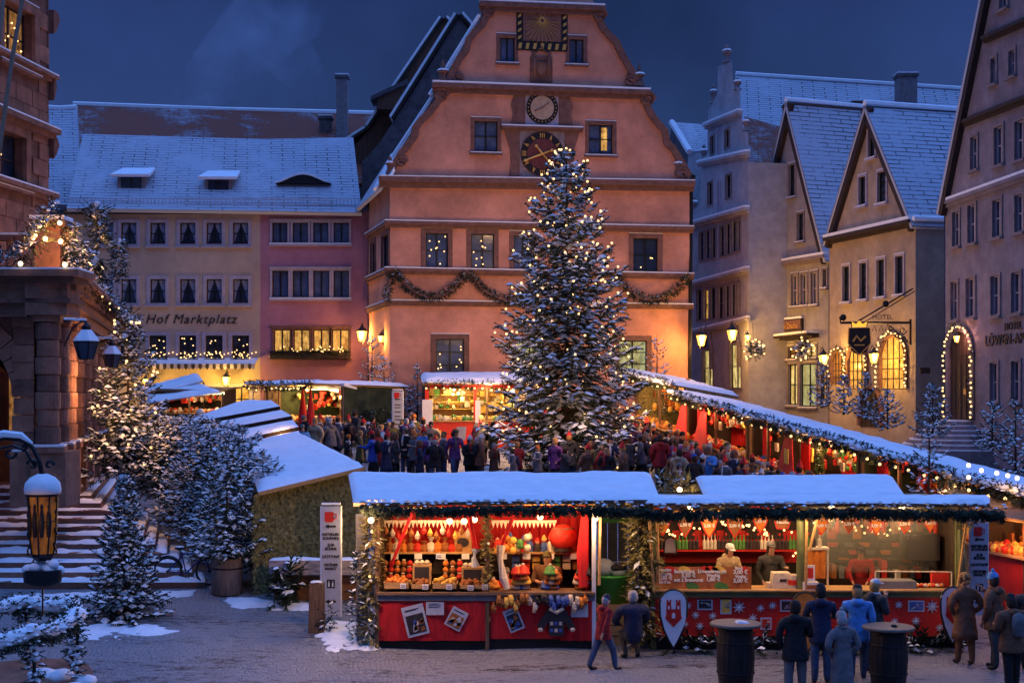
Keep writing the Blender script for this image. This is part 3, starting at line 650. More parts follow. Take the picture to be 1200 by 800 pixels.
# ------------------------------------------------------------------ cream hotel and pink house, left
LF = Frame(78, 66, 432, 66)
def textured_roof(F, rt, p, back, m, th=.2, name='roof'):
    """p: four picture points (eave left, eave right, ridge right, ridge left) with ridge `back` metres behind"""
    def at(px, py, c): a, z = F.at(px, py, c); return F.T(a, z, c)
    q = MB(); slab(q, [at(*p[0], .5), at(*p[1], .5), at(*p[2], -back), at(*p[3], -back)], th); return new_obj(name, q, m, rt)
def left_houses():
    F = LF; eave = F.at(200, 250)[1]
    xs = (124, 151, 185, 220, 251, 282)
    hol = [(x - 9, 261, x + 9, 286) for x in xs] + [(x - 9, 327, x + 9, 355) for x in xs] + [(x - 10, 393, x + 10, 421) for x in xs] + [(273, 453, 292, 482), (240, 453, 259, 482)]
    rt, _, _ = house('cream_hotel', 'cream hotel with dark lettering and three rows of square windows on the left', F, [(78, 560), (78, 245), (305, 247), (305, 560)], hol, M_CREAM, cat='building')
    for i, h in enumerate(hol):
        g = M_PANE if i < 18 else M_LIT
        window(F, rt, F.rect(*h), g, M_LTRIM, M_IRON, cols=2, rows=2, sur=.17, sill=i < 12, snow=False, curtain=i < 12, lights=7 if 12 <= i < 18 else 0, proud=.04)
    for x in xs[1:]:     # flower boxes with tiny lights below the third row
        a, z = F.at(x, 422, .25); b = new_obj('window_box', MB().box(a - .5, a + .5, z - .12, z + .06, .05, .3, F.T), M_DKWOOD, rt)
        g = MB(); s = MB()
        for k in range(26): twig(g, s, F.T(a + rnd.uniform(-.45, .45), z + .05, .2), Vector((rnd.uniform(-1, 1), -.2, rnd.uniform(.3, 1.2))), .22, .05, segs=3, snow=.2)
        new_obj('winter_greens', g, M_NEEDLE, b)
        for k in range(8): inst(BULB_S, 'light', F.T(a + rnd.uniform(-.45, .45), z + .1 + rnd.uniform(0, .2), .32), b)
    # long scalloped blind with snow on top and a row of lights
    a0, z = F.at(160, 425, .6); a1, _ = F.at(300, 425, .6); m = MB(); slab(m, [F.T(a0, z - .05, .9), F.T(a1, z - .05, .9), F.T(a1, z + .25, .05), F.T(a0, z + .25, .05)], .04)
    aw = new_obj('scalloped_canopy', m, M_SNOW, rt); n = 34
    for k in range(n):
        x = a0 + (a1 - a0) * k / n; w = (a1 - a0) / n; m = MB(); m.prism([(x, z - .05), (x, z - .24), (x + w * .5, z - .34), (x + w * .98, z - .24), (x + w * .98, z - .05)], .88, .90, F.T)
        new_obj('scallop', m, M_LTRIM if k % 2 else M_DKWOOD, aw)
    for k in range(30): inst(BULB_S, 'light', F.T(a0 + (a1 - a0) * (k + .5) / 30, z + .42 + .05 * (k % 3), .12), aw)
    new_obj('eaves_board', MB().box(-.2, F.at(305, 0)[0], eave - .05, eave + .12, 0, .35, F.T), M_DKWOOD, rt)
    textured_roof(F, rt, [(78, 244), (305, 247), (305, 163), (97, 157)], 4.6, M_ROOFS)
    letters("Hotel Hof Marktplatz", F, rt, 277, 379, 11.2, M_DKWOOD, shear=.28, align='RIGHT', bold=.0, spx=1.12)
    # snow guard: a low rail with many uprights, in front of the roof
    def guard(p0, p1, rt):
        a0, z = F.at(p0, 243, .2); a1, z1 = F.at(p1, 245, .2); m = MB(); m.box(a0, a1, z + .42, z + .46, .1, .14, F.T); m.box(a0, a1, z + .10, z + .13, .1, .14, F.T)
        k = a0
        while k < a1: m.box(k, k + .05, z + .02, z + .46, .14, .16, F.T); k += .18
        new_obj('snow_guard', m, M_PAPER, rt)
    guard(80, 304, rt)
    for i, (px, py) in enumerate(((154, 223), (256, 226))):          # dormers
        a, z = F.at(px, py, -.9); d = new_obj('dormer', MB().box(a - .68, a + .68, z - .3, z + .85, -4.0, -.9, F.T), M_TRIMG, rt)
        new_obj('dormer_window', MB().box(a - .5, a + .5, z + .12, z + .72, -.9, -.87, F.T), M_PANE, d); new_obj('mullion', MB().box(a - .03, a + .03, z + .12, z + .72, -.87, -.84, F.T), M_DKWOOD, d)
        m = MB(); slab(m, [F.T(a - .95, z + .75, -.6), F.T(a + .95, z + .75, -.6), F.T(a + .72, z + 1.65, -3.2), F.T(a - .72, z + 1.65, -3.2)], .14); new_obj('dormer_roof', m, M_SNOW, d)
    pk, _, _ = house('pink_house', 'pink house with grouped windows beside the orange gabled house', F, [(305, 560), (305, 247), (432, 248), (432, 560)],
        (ph := [(319, 261, 337, 284), (343, 261, 361, 284), (367, 261, 385, 284), (391, 261, 409, 284), (319, 317, 338, 348), (343, 317, 362, 348), (367, 317, 386, 348), (391, 317, 409, 348),
         (321, 386, 340, 417), (344, 386, 363, 417), (367, 386, 386, 417), (389, 386, 409, 417), (312, 451, 346, 500)]), M_PINK, cat='building')
    for i, h in enumerate(ph):
        lit = 8 <= i < 12
        window(F, pk, F.rect(*h), M_LIT if lit else (M_LITD if i == 12 else M_PANEB), M_LTRIM if i < 8 else M_TRIM, M_IRON, cols=2, rows=1 if i < 12 else 2, sur=.10, sill=False, snow=False, proud=.05)
    for y0, y1 in ((259, 286), (315, 350), (384, 419)):
        for q0, q1 in ((-.05, .05),):
            a0, a1, z0, z1 = F.rect(316, y0, 412, y1); m = MB()
            m.box(a0, a1, z1, z1 + .1, 0, .09, F.T); m.box(a0, a1, z0 - .1, z0, 0, .12, F.T); new_obj('window_surround', m, M_LTRIM if y0 < 380 else M_TRIM, pk)
            new_obj('sill_snow', MB().box(a0, a1, z0 - .002, z0 + .04, .09, .12, F.T), M_SNOW, pk)
    a0, a1, z0, z1 = F.rect(318, 402, 411, 418); b = new_obj('flower_trough', MB().box(a0, a1, z0 - .1, z0 + .28, .1, .4, F.T), M_DKWOOD, pk); g = MB(); s = MB()
    for k in range(130): twig(g, s, F.T(rnd.uniform(a0, a1), z0 + .15, .35), Vector((rnd.uniform(-1, 1), -.5, rnd.uniform(-.6, 1.2))), .3, .06, segs=3, snow=.25)
    new_obj('winter_greens', g, M_NEEDLE2, b)
    for k in range(26): inst(BULB_S, 'light', F.T(rnd.uniform(a0, a1), z0 + rnd.uniform(.2, .5), .46), b)
    new_obj('eaves_board', MB().box(F.at(305, 0)[0], F.at(425, 0)[0], eave - .05, eave + .12, 0, .35, F.T), M_DKWOOD, pk)
    textured_roof(F, pk, [(305, 247), (424, 249), (414, 161), (305, 163)], 4.6, M_ROOFS)
    guard(306, 422, pk)
    # eyebrow dormer
    a, z = F.at(356, 216, -1.2); m = MB(); n = 12; pts = [(a - 1.35 + 2.7 * k / n, z + .42 * math.sin(math.pi * k / n) ** 1.6) for k in range(n + 1)]
    m.prism(pts, -2.2, -.95, F.T); e = new_obj('eyebrow_dormer', m, M_BLACK, pk)
    pts2 = [(x, zz + .02) for x, zz in pts] + [(x, zz + .12) for x, zz in pts[::-1]]
    new_obj('snow_hood', MB().prism(pts2, -2.4, -.9, F.T), M_SNOW, e)
left_houses()
# long dark roofs behind the left houses
def back_roof(name, label, q, m, Y0, Y1, cat='roof'):
    """q: eave-left, eave-right (distance Y0), ridge-right, ridge-left (Y1) picture points"""
    rt = root(name, PX((q[0][0] + q[1][0]) / 2, 520, Y0), label, cat)
    P = [PX(*q[0], Y0), PX(*q[1], Y0), PX(*q[2], Y1), PX(*q[3], Y1)]; b = MB(); slab(b, P, .25); new_obj('roof_slope', b, m, rt)
    w = MB(); w.face([P[0] + Vector((0, 0, -.2)), P[1] + Vector((0, 0, -.2)), Vector((P[1].x, P[1].y, 0)), Vector((P[0].x, P[0].y, 0))]); new_obj('wall', w, M_DARK, rt)
    s = MB(); s.tube([P[3], P[3].lerp(P[2], .5) + Vector((0, 0, -.06)), P[2]], .16, 6); new_obj('ridge_snow', s, M_SNOW, rt)
    return rt
back_roof('long_tiled_roof', 'long bare dark tiled roof showing behind the cream hotel', [(84, 215), (440, 215), (440, 133), (86, 122)], M_ROOFD, 74, 82, 'building')
back_roof('snowy_side_roof', 'small snow covered roof wedged between the town hall and the cream hotel', [(50, 240), (96, 240), (90, 126), (50, 126)], M_ROOFS2, 70, 76, 'building')
def chimney(px0, px1, y0, y1, Y, label, m=None):
    a = PX(px0, y0, Y); b = PX(px1, y1, Y); w = b.x - a.x; rt = root('chimney_stack', (a.x + w / 2, Y, b.z), label, 'chimney')
    new_obj('stack', MB().box(a.x, b.x, Y, Y + w * .8, b.z, a.z), m or M_TRIMG, rt)
    new_obj('cap', MB().box(a.x - .08, b.x + .08, Y - .08, Y + w * .8 + .08, a.z - .12, a.z + .06), M_DARK, rt)
    new_obj('snow_cap', MB().box(a.x - .06, b.x + .06, Y - .06, Y + w * .8 + .06, a.z + .062, a.z + .14), M_SNOW, rt)
chimney(394, 407, 89, 175, 79, 'tall thin grey chimney behind the pink house')
chimney(374, 388, 137, 180, 79.6, 'short chimney just left of the tall thin one', M_DARK)
# dark gabled houses between the pink and the orange one
def side_gable(name, label, poly, Y, m, verge, edge_m=M_SNOW, depth=6):
    rt = root(name, PX(poly[0][0], 520, Y), label, 'house'); F = Frame(300, Y, 900, Y); pts = [F.at(*p) for p in poly]
    new_obj('wall', MB().prism(pts, -depth, 0, F.T), m, rt)
    b = MB(); c = MB()
    for (p, q) in verge:
        A, B = Vector(F.at(*p)), Vector(F.at(*q)); d = (B - A).normalized(); nn = Vector((-d.y, d.x)); nn = nn if nn.y > 0 else -nn
        b.prism([A, B, B + nn * .16, A + nn * .16], -depth, .18, F.T); c.prism([A + nn * .162, B + nn * .162, B + nn * .30, A + nn * .30], -depth, .15, F.T)
    new_obj('roof', b, M_DKWOOD, rt); new_obj('roof_snow', c, edge_m, rt); return rt
side_gable('dark_gabled_house', 'dark grey gabled house between the pink and the orange house', [(538, 19), (500, 82), (464, 138), (446, 166), (424, 190), (424, 330), (560, 330), (560, 50)], 71, M_DARK, [((538, 19), (462, 140)), ((462, 140), (416, 166))][:1] + [((538, 19), (553, 36))])
r2 = side_gable('brown_gabled_house', 'narrow brown gable peeping out left of the dark gabled house', [(520, 23), (490, 66), (458, 112), (436, 148), (414, 172), (414, 260), (560, 260), (560, 80)], 76, M_BROWNW, [((520, 23), (432, 152)), ((432, 152), (404, 170)), ((520, 23), (534, 40))])
_d = new_obj('dormer', MB().prism([(0, 0), (1.5, 0), (1.5, 1.3), (.1, .6)], 0, 1.5, lambda a, b, c: PX(441, 128, 74.5) + Vector((a, c, b))), M_BROWNW, r2)
new_obj('dormer_roof', MB().prism([(-.3, .45), (1.7, 1.35), (1.7, 1.6), (-.3, .66)], -.2, 1.7, lambda a, b, c: PX(441, 128, 74.5) + Vector((a, c, b))), M_ROOFS2, _d)

# ------------------------------------------------------------------ right side houses
def gable_house(name, label, F, outer, holes, wallm, apex, lfoot, rfoot, back, roofm, glass=M_PANE, surround=None, over=.25, ridge_snow=True, hoods=(), cat='house', proud=.05, sur=.10, snow=True, lit=(), sidez=None, cols=2, rows=2):
    rt, _, _ = house(name, label, F, outer, holes, wallm, cat=cat)
    for i, h in enumerate(holes): window(F, rt, F.rect(*h), lit[i] if i in lit else glass, surround or M_TRIMG, M_LTRIM if i in hoods else M_IRON, cols=cols, rows=rows, sur=sur, snow=snow, proud=proud)
    A = Vector(F.at(*apex)); L_ = Vector(F.at(*lfoot)); R_ = Vector(F.at(*rfoot)); b = MB()
    for foot, sg in ((L_, -1), (R_, 1)):
        d = (foot - A).normalized(); f = foot + d * .35
        slab(b, [F.T(f.x, f.y, over), F.T(f.x, f.y, -back), F.T(A.x, A.y + .03, -back), F.T(A.x, A.y + .03, over)], .18)
    new_obj('roof', b, roofm, rt)
    v = MB()
    for foot in (L_, R_):
        d = (foot - A).normalized(); nn = Vector((-d.y, d.x)); nn = nn if nn.y < 0 else -nn; f = foot + d * .3
        v.prism([A + nn * .18, f + nn * .18, f + nn * .42, A + nn * .44], -.02, over - .02, F.T)
    new_obj('bargeboard', v, M_DKWOOD, rt)
    if ridge_snow: new_obj('ridge_snow', MB().tube([F.T(A.x, A.y + .08, over), F.T(A.x, A.y + .02, -back)], .13, 6), M_SNOW, rt)
    s = MB()       # flanks
    for foot in (L_, R_): s.face([F.T(foot.x, -1, -.01), F.T(foot.x, foot.y, -.01), F.T(foot.x, foot.y, -back), F.T(foot.x, -1, -back)])
    new_obj('flank_wall', s, wallm, rt)
    return rt
# stepped renaissance gable
GF = Frame(811, 74.4, 877, 66)
def renaissance():
    F = GF
    outer = [(811, 560), (811, 262), (812, 246), (820, 242), (821, 215), (822, 186), (829, 182), (829, 160), (830, 130), (837, 118), (841, 108), (841, 78), (858, 72), (859, 98), (867, 104), (868, 128), (871, 150), (877, 158), (877, 560)]
    hol = [(820, 272, 825, 305), (827, 270, 832, 303), (834, 268, 839, 302), (844, 265, 849, 300), (851, 262, 856, 298), (858, 259, 863, 295), (864, 257, 868, 293),
           (817, 340, 823, 375), (825, 339, 831, 374), (833, 337, 839, 373), (842, 336, 848, 373), (850, 334, 855, 371), (857, 332, 862, 370), (864, 331, 867, 369),
           (830, 214, 835, 240), (851, 205, 857, 232), (833, 160, 837, 181), (850, 152, 855, 173), (824, 410, 836, 452), (856, 403, 869, 455)]
    rt, _, _ = house('renaissance_house', 'grey house with a stepped pinnacled gable right of the orange house', F, outer, hol, M_GREY)
    for i, h in enumerate(hol): window(F, rt, F.rect(*h), M_LIT if i in (13, 8) else M_LITY if i > 17 else M_PANE, M_TRIMG, M_IRON, cols=1 if i < 18 else 2, rows=2, sur=.09, sill=False, snow=False)
    for (xa, ya, xb, yb, o) in ((811, 262, 878, 243, .3), (811, 332, 878, 314, .22), (821, 190, 878, 178, .25), (829, 146, 869, 130, .25), (811, 388, 878, 372, .15)):
        a, z = F.at(xa, ya); a2, z2 = F.at(xb, yb); cornice(F, rt, a - .1, a2 + .1, z, .25, o, M_GREY, .10, z2=z2)
    for px, py, h, r in ((850, 72, .9, .28), (850, 100, .01, .1), (823, 188, .9, .22), (834, 120, 1.0, .22), (862, 104, .6, .22), (812, 248, .9, .2), (872, 152, .7, .2)):
        a, z = F.at(px, py); m = MB().lathe([(r, 0), (r * .6, .1), (r * .5, h * .35), (r * .9, h * .5), (r * .9, h * .62), (r * .35, h * .75), (r * .5, h * .88), (.03, h)], F.T(a, z - .05, -.1), 8); o = new_obj('finial', m, M_TRIMG, rt)
        new_obj('snow_cap', MB().ell(F.T(a, z + h * .6, -.1), r * .95, r * .95, .1, 8, 4), M_SNOW, o)
    for (y0, y1) in ((150, 190), (212, 250)):      # zigzag painted pilaster built as slats
        a, z = F.at(843, y1); a_, zt = F.at(843, y0); n = 7
        for k in range(n):
            zz = z + (zt - z) * k / n; w = .28; new_obj('chevron', MB().prism([(a - w, zz), (a, zz + .22), (a + w, zz), (a + w, zz + .12), (a, zz + .34), (a - w, zz + .12)], 0, .03, F.T), M_LTRIM, rt)
    for k, px in enumerate((830, 862)):     # pointed arch heads over the lit ground windows
        a, z = F.at(px, 406 - k * 4); pts = [F.T(a - .62, z - 1.2, .06), F.T(a - .6, z, .06), F.T(a - .35, z + .65, .06), F.T(a, z + 1.1, .06), F.T(a + .35, z + .65, .06), F.T(a + .6, z, .06), F.T(a + .62, z - 1.2, .06)]
        new_obj('pointed_arch', MB().tube(pts, .11, 6), M_TRIMG, rt); new_obj('tracery', MB().prism([(a - .5, z), (a - .3, z + .6), (a, z + 1.0), (a + .3, z + .6), (a + .5, z)], 0, .03, F.T), M_PANE, rt)
    b = MB(); c = .2      # right flank and roof running back behind
    P0 = F.T(F.L, 0, 0); bk = -16
    b.face([F.T(F.L, -1, 0), F.T(F.L, F.at(877, 190)[1], 0), F.T(F.L, F.at(877, 190)[1], bk), F.T(F.L, -1, bk)]); new_obj('flank_wall', b, M_GREY, rt)
    return rt
renaissance()
def slope_px(name, parent_or_label, q, Ys, m, ridge=True, th=.2, cat='building'):
    P = [PX(x, y, Y) for (x, y), Y in zip(q, Ys)]; rt = root(name, Vector((P[0].x, P[0].y, 0)), parent_or_label, cat); b = MB(); slab(b, P, th); new_obj('roof_slope', b, m, rt)
    w = MB(); w.face([P[0] - Vector((0, 0, .1)), P[1] - Vector((0, 0, .1)), Vector((P[1].x, P[1].y, 0)), Vector((P[0].x, P[0].y, 0))]); new_obj('wall', w, M_GREY, rt)
    if ridge: new_obj('ridge_snow', MB().tube([P[3] + Vector((0, 0, .08)), P[2] + Vector((0, 0, .08))], .14, 6), M_SNOW, rt)
    return rt
BR = slope_px('big_snowy_roof', 'big snow covered roof with a square chimney behind the right hand gables', [(868, 260), (1150, 260), (1150, 107), (862, 88)], (73, 73, 84, 84), M_ROOFS2)
new_obj('bare_roof_patch', (lambda b: (slab(b, [PX(878, 250, 72.6), PX(925, 250, 72.6), PX(918, 136, 81), PX(876, 132, 81)], .1), b)[1])(MB()), M_ROOFD, BR)
new_obj('roof_hatch', MB().box(-.5, .5, 0, .6, 0, 1.2, lambda a, b, c: PX(1008, 122, 81) + Vector((a, b, c - 1.0))), M_BROWNW, BR)
chimney(1053, 1075, 87, 135, 81, 'thick square chimney on the big snowy roof')
def small_gable():
    F = Frame(785, 80, 806, 77); rt, _, _ = house('small_rear_gable', 'small dark gabled house peeping between the orange and the grey gable', F, [(785, 330), (784, 170), (787, 144), (806, 176), (806, 330)], [], M_DARK)
    b = MB(); slab(b, [PX(808, 178, 76.5), PX(832, 176, 79), PX(829, 146, 82), PX(788, 143, 79)], .2); new_obj('roof', b, M_ROOFS, rt)
    new_obj('verge_snow', MB().tube([PX(787, 143, 79), PX(808, 178, 76.5)], .18, 6), M_SNOW, rt)
    b = MB(); b.face([PX(806, 176, 76.8), PX(834, 176, 79), PX(834, 330, 79), PX(806, 330, 76.8)]); new_obj('flank_wall', b, M_GREY, rt)
small_gable()
BF = Frame(880, 69.6, 971, 63)
bh = [(911, 255, 917, 285), (935, 250, 942, 282), (925, 193, 932, 230), (903, 326, 909, 361), (912, 325, 919, 360), (928, 322, 935, 358), (939, 321, 946, 357), (951, 319, 958, 356), (965, 316, 969, 336)]
BG = gable_house('beige_gabled_house', 'grey beige gabled house with a lit shop front left of the ochre gable', BF, [(880, 560), (880, 313), (926, 119), (971, 298), (971, 560)], bh + [(904, 408, 921, 421), (924, 407, 937, 420), (940, 405, 957, 418), (905, 428, 920, 472), (924, 427, 935, 474), (938, 426, 957, 476), (963, 430, 970, 470)], M_BEIGE, (926, 119), (880, 313), (971, 298), 9, M_ROOFS2,
    hoods=(3, 4, 5, 6, 7), lit={0: M_LITD, 9: M_LITY, 10: M_LITD, 11: M_LITY, 12: M_LITY, 13: M_LITY, 14: M_LITG, 15: M_LIT})
def gx(F, rt):
    a, z = F.at(880, 313); a2, z2 = F.at(971, 298); cornice(F, rt, a, a2, z, .28, .3, M_TRIMG, .12, z2=z2)
gx(BF, BG)
def fascia_sign():
    F = BF; a0, a1, z0, z1 = F.rect(913, 374, 942, 388); s = new_obj('shop_sign', MB().box(a0, a1, z0, z1, .02, .14, F.T), M_DKWOOD, None); tag(s, 'long dark shop sign with orange lettering above the lit shop front', 'sign')
    a, z = F.at(914, 385); new_obj('panel', MB().box(a0 + .1, a1 - .1, z0 + .07, z1 - .07, .14, .15, F.T), M_TRIM, s); letters('Zum Dachs', F, s, 915, 386, 6.5, M_GOLD, c=.16)
    new_obj('snow_cap', MB().box(a0, a1, z1 + .002, z1 + .1, .02, .15, F.T), M_SNOW, s)
    a0, z = F.at(886, 398); a1, z2 = F.at(960, 390); c = cornice(F, None, a0, a1, z, .2, .7, M_DKWOOD, .1, 'shop_canopy', z2); tag(c, 'thin snow topped canopy over the lit shop windows of the beige house', 'canopy')
fascia_sign()
YF = Frame(972, 61.8, 1073, 55)
yh = [(1007, 207, 1015, 240), (1029, 201, 1039, 237), (1018, 148, 1026, 184), (988, 312, 996, 353), (1008, 308, 1016, 350), (1028, 304, 1037, 347), (1050, 300, 1059, 344)]
YG = gable_house('ochre_gabled_house', 'ochre gabled house with light framed arched windows and a hanging hotel sign', YF, [(972, 560), (972, 279), (1019, 123), (1073, 257), (1073, 560)], yh, M_YELLOW, (1019, 123), (972, 279), (1073, 257), 7, M_ROOFS2, surround=M_LTRIM, cols=1, rows=3)
gx2 = YF; a, z = YF.at(972, 279); a2, z2 = YF.at(1073, 257); cornice(YF, YG, a, a2, z, .3, .35, M_DKWOOD, .14, z2=z2)
new_obj('side_eave_snow', MB().tube([YF.T(a2 + .15, z2 + .02, .2), YF.T(a2 + .15, z2 + .02, -6)], .12, 6), M_SNOW, YG)
def arched(F, rt, px, y_spring, y_bot, half, glass, lights=True, m=None, bulbs=20, door=False, big=False, only_left=False):
    a, zs = F.at(px, y_spring); _, zb = F.at(px, y_bot); w = F.at(px + half, 0)[0] - a; n = 10
    arc = [(a + w * math.cos(math.pi * k / n), zs + w * 1.05 * math.sin(math.pi * k / n)) for k in range(n + 1)]
    pts = [(a + w, zb)] + arc + [(a - w, zb)]
    o = new_obj('arched_door' if door else 'arched_window', MB().prism(pts, .0, .03, F.T), glass, rt)
    new_obj('arch_surround', MB().tube([F.T(x + (x - a) * .08, z + .05, .06) for x, z in pts], .12, 5), m or M_TRIM, o)
    mm = MB()
    for t in (-.5, 0, .5): mm.box(a + w * t - .025, a + w * t + .025, zb, zs + w * (1 - t * t) ** .5 * .98, .03, .06, F.T)
    for t in (.33, .66, 1): z = zb + (zs - zb) * t; mm.box(a - w, a + w, z - .02, z + .02, .03, .055, F.T)
    new_obj('glazing_bars' if not door else 'door_boards', mm, M_DKWOOD, o)
    if bulbs:
        P = [F.T(x + (x - a) * .25, z + (.14 if z >= zs else 0), .2) for x, z in pts]; seg = [(P[i + 1] - P[i]).length for i in range(len(P) - 1)]; tot = sum(seg)
        g = garland(None, P, .09, 30, .1, M_NEEDLE2, 'lit_arch_garland', int(px), bulbs=bulbs, bulb=BULB)
        tag(g, {1006: 'lit garland round the left arched window of the ochre house', 1048: 'lit garland round the right arched window of the ochre house', 984: 'lit garland round the narrow arch at the left corner of the ochre house', 1127: 'tall garland of bulbs round the arched door at the far right'}[px], 'garland')
    return o
arched(YF, YG, 1006, 424, 455, 10, M_LIT, bulbs=24); arched(YF, YG, 1048, 420, 455, 14, M_LIT, bulbs=34); arched(YF, YG, 984, 426, 450, 7, M_LITD, bulbs=16)
arched(YF, YG, 1021, 478, 500, 12, M_DKWOOD, bulbs=0, door=True)
RF = Frame(1108, 52, 1200, 46); RF = Frame.pts(RF.A, RF.A + RF.U * 12)
rh = [(1117, 248, 1125, 288), (1135, 240, 1144, 284), (1164, 234, 1174, 277), (1190, 228, 1200, 271), (1115, 330, 1123, 374), (1133, 326, 1143, 371), (1162, 323, 1172, 369), (1186, 319, 1197, 366),
      (1138, 160, 1146, 198), (1166, 148, 1176, 192), (1190, 141, 1201, 186), (1162, 68, 1168, 97), (1183, 59, 1190, 88), (1172, -14, 1181, 9), (1161, 425, 1170, 470), (1186, 423, 1196, 470), (1216, 228, 1227, 268), (1216, 318, 1227, 362), (1218, 135, 1229, 180)]
RG = gable_house('lilac_apothecary_house', 'tall lilac grey gabled house cut by the right edge of the picture', RF, [(1108, 560), (1108, 236), (1180, -125), (1300, 180), (1300, 560)], rh, M_LILAC, (1180, -125), (1106, 240), (1290, 170), 10, M_ROOFS, hoods=range(20), surround=M_TRIMG, snow=False, cols=2, rows=2, sur=.09)
for xa, ya, xb, yb, sn in ((1110, 236, 1240, 190, .1), (1131, 141, 1240, 98, .0), (1155, 43, 1240, 6, 0)):
    a, z = RF.at(xa, ya); a2, z2 = RF.at(xb, yb); cornice(RF, RG, a, a2, z, .26, .2, M_DKWOOD if not sn else M_LILAC, sn, z2=z2)
letters('HOTEL', RF, RG, 1178, 387, 9, M_DKWOOD, spx=1.1); letters('LÖWEN-APOTHEKE', RF, RG, 1155, 405, 12, M_DKWOOD, spx=1.12, bold=.006)
arched(RF, RG, 1127, 416, 492, 13, M_DKWOOD, bulbs=44, door=True, m=M_TRIMG)
ins = new_obj('door_light', MB().box(*(lambda r: (r[0], r[1], r[2], r[3]))(RF.rect(1131, 455, 1134, 462)), .06, .07, RF.T), M_LITD, RG)
def door_steps():
    for k in range(6):
        a, z = RF.at(1127, 515 - k * 5); w = 2.1 - k * .22; zz = gz(51) + 1.05 - (5 - k) * .17 
    rt = root('door_steps', RF.T(RF.at(1127, 0)[0], gz(50), 1), 'rounded flight of snowy steps below the arched door at the right', 'steps'); a = RF.at(1127, 0)[0]; zt = RF.at(1127, 492)[1]
    for k in range(7):
        r = .95 + k * .26; z = zt - k * .17; pts = [(a + r * math.cos(math.pi * (1 + j / 10)), r * math.sin(math.pi * (j / 10))) for j in range(11)]
        T = lambda p, q, c: RF.T(p, c, q)
        new_obj('step', MB().prism(pts, z - 1.2, z - .05, T), M_TRIMG, rt); new_obj('step_snow', MB().prism([(a + (x - a) * .96, y * .94) for x, y in pts], z - .048, z + .0, T), M_SNOW, rt)
door_steps()
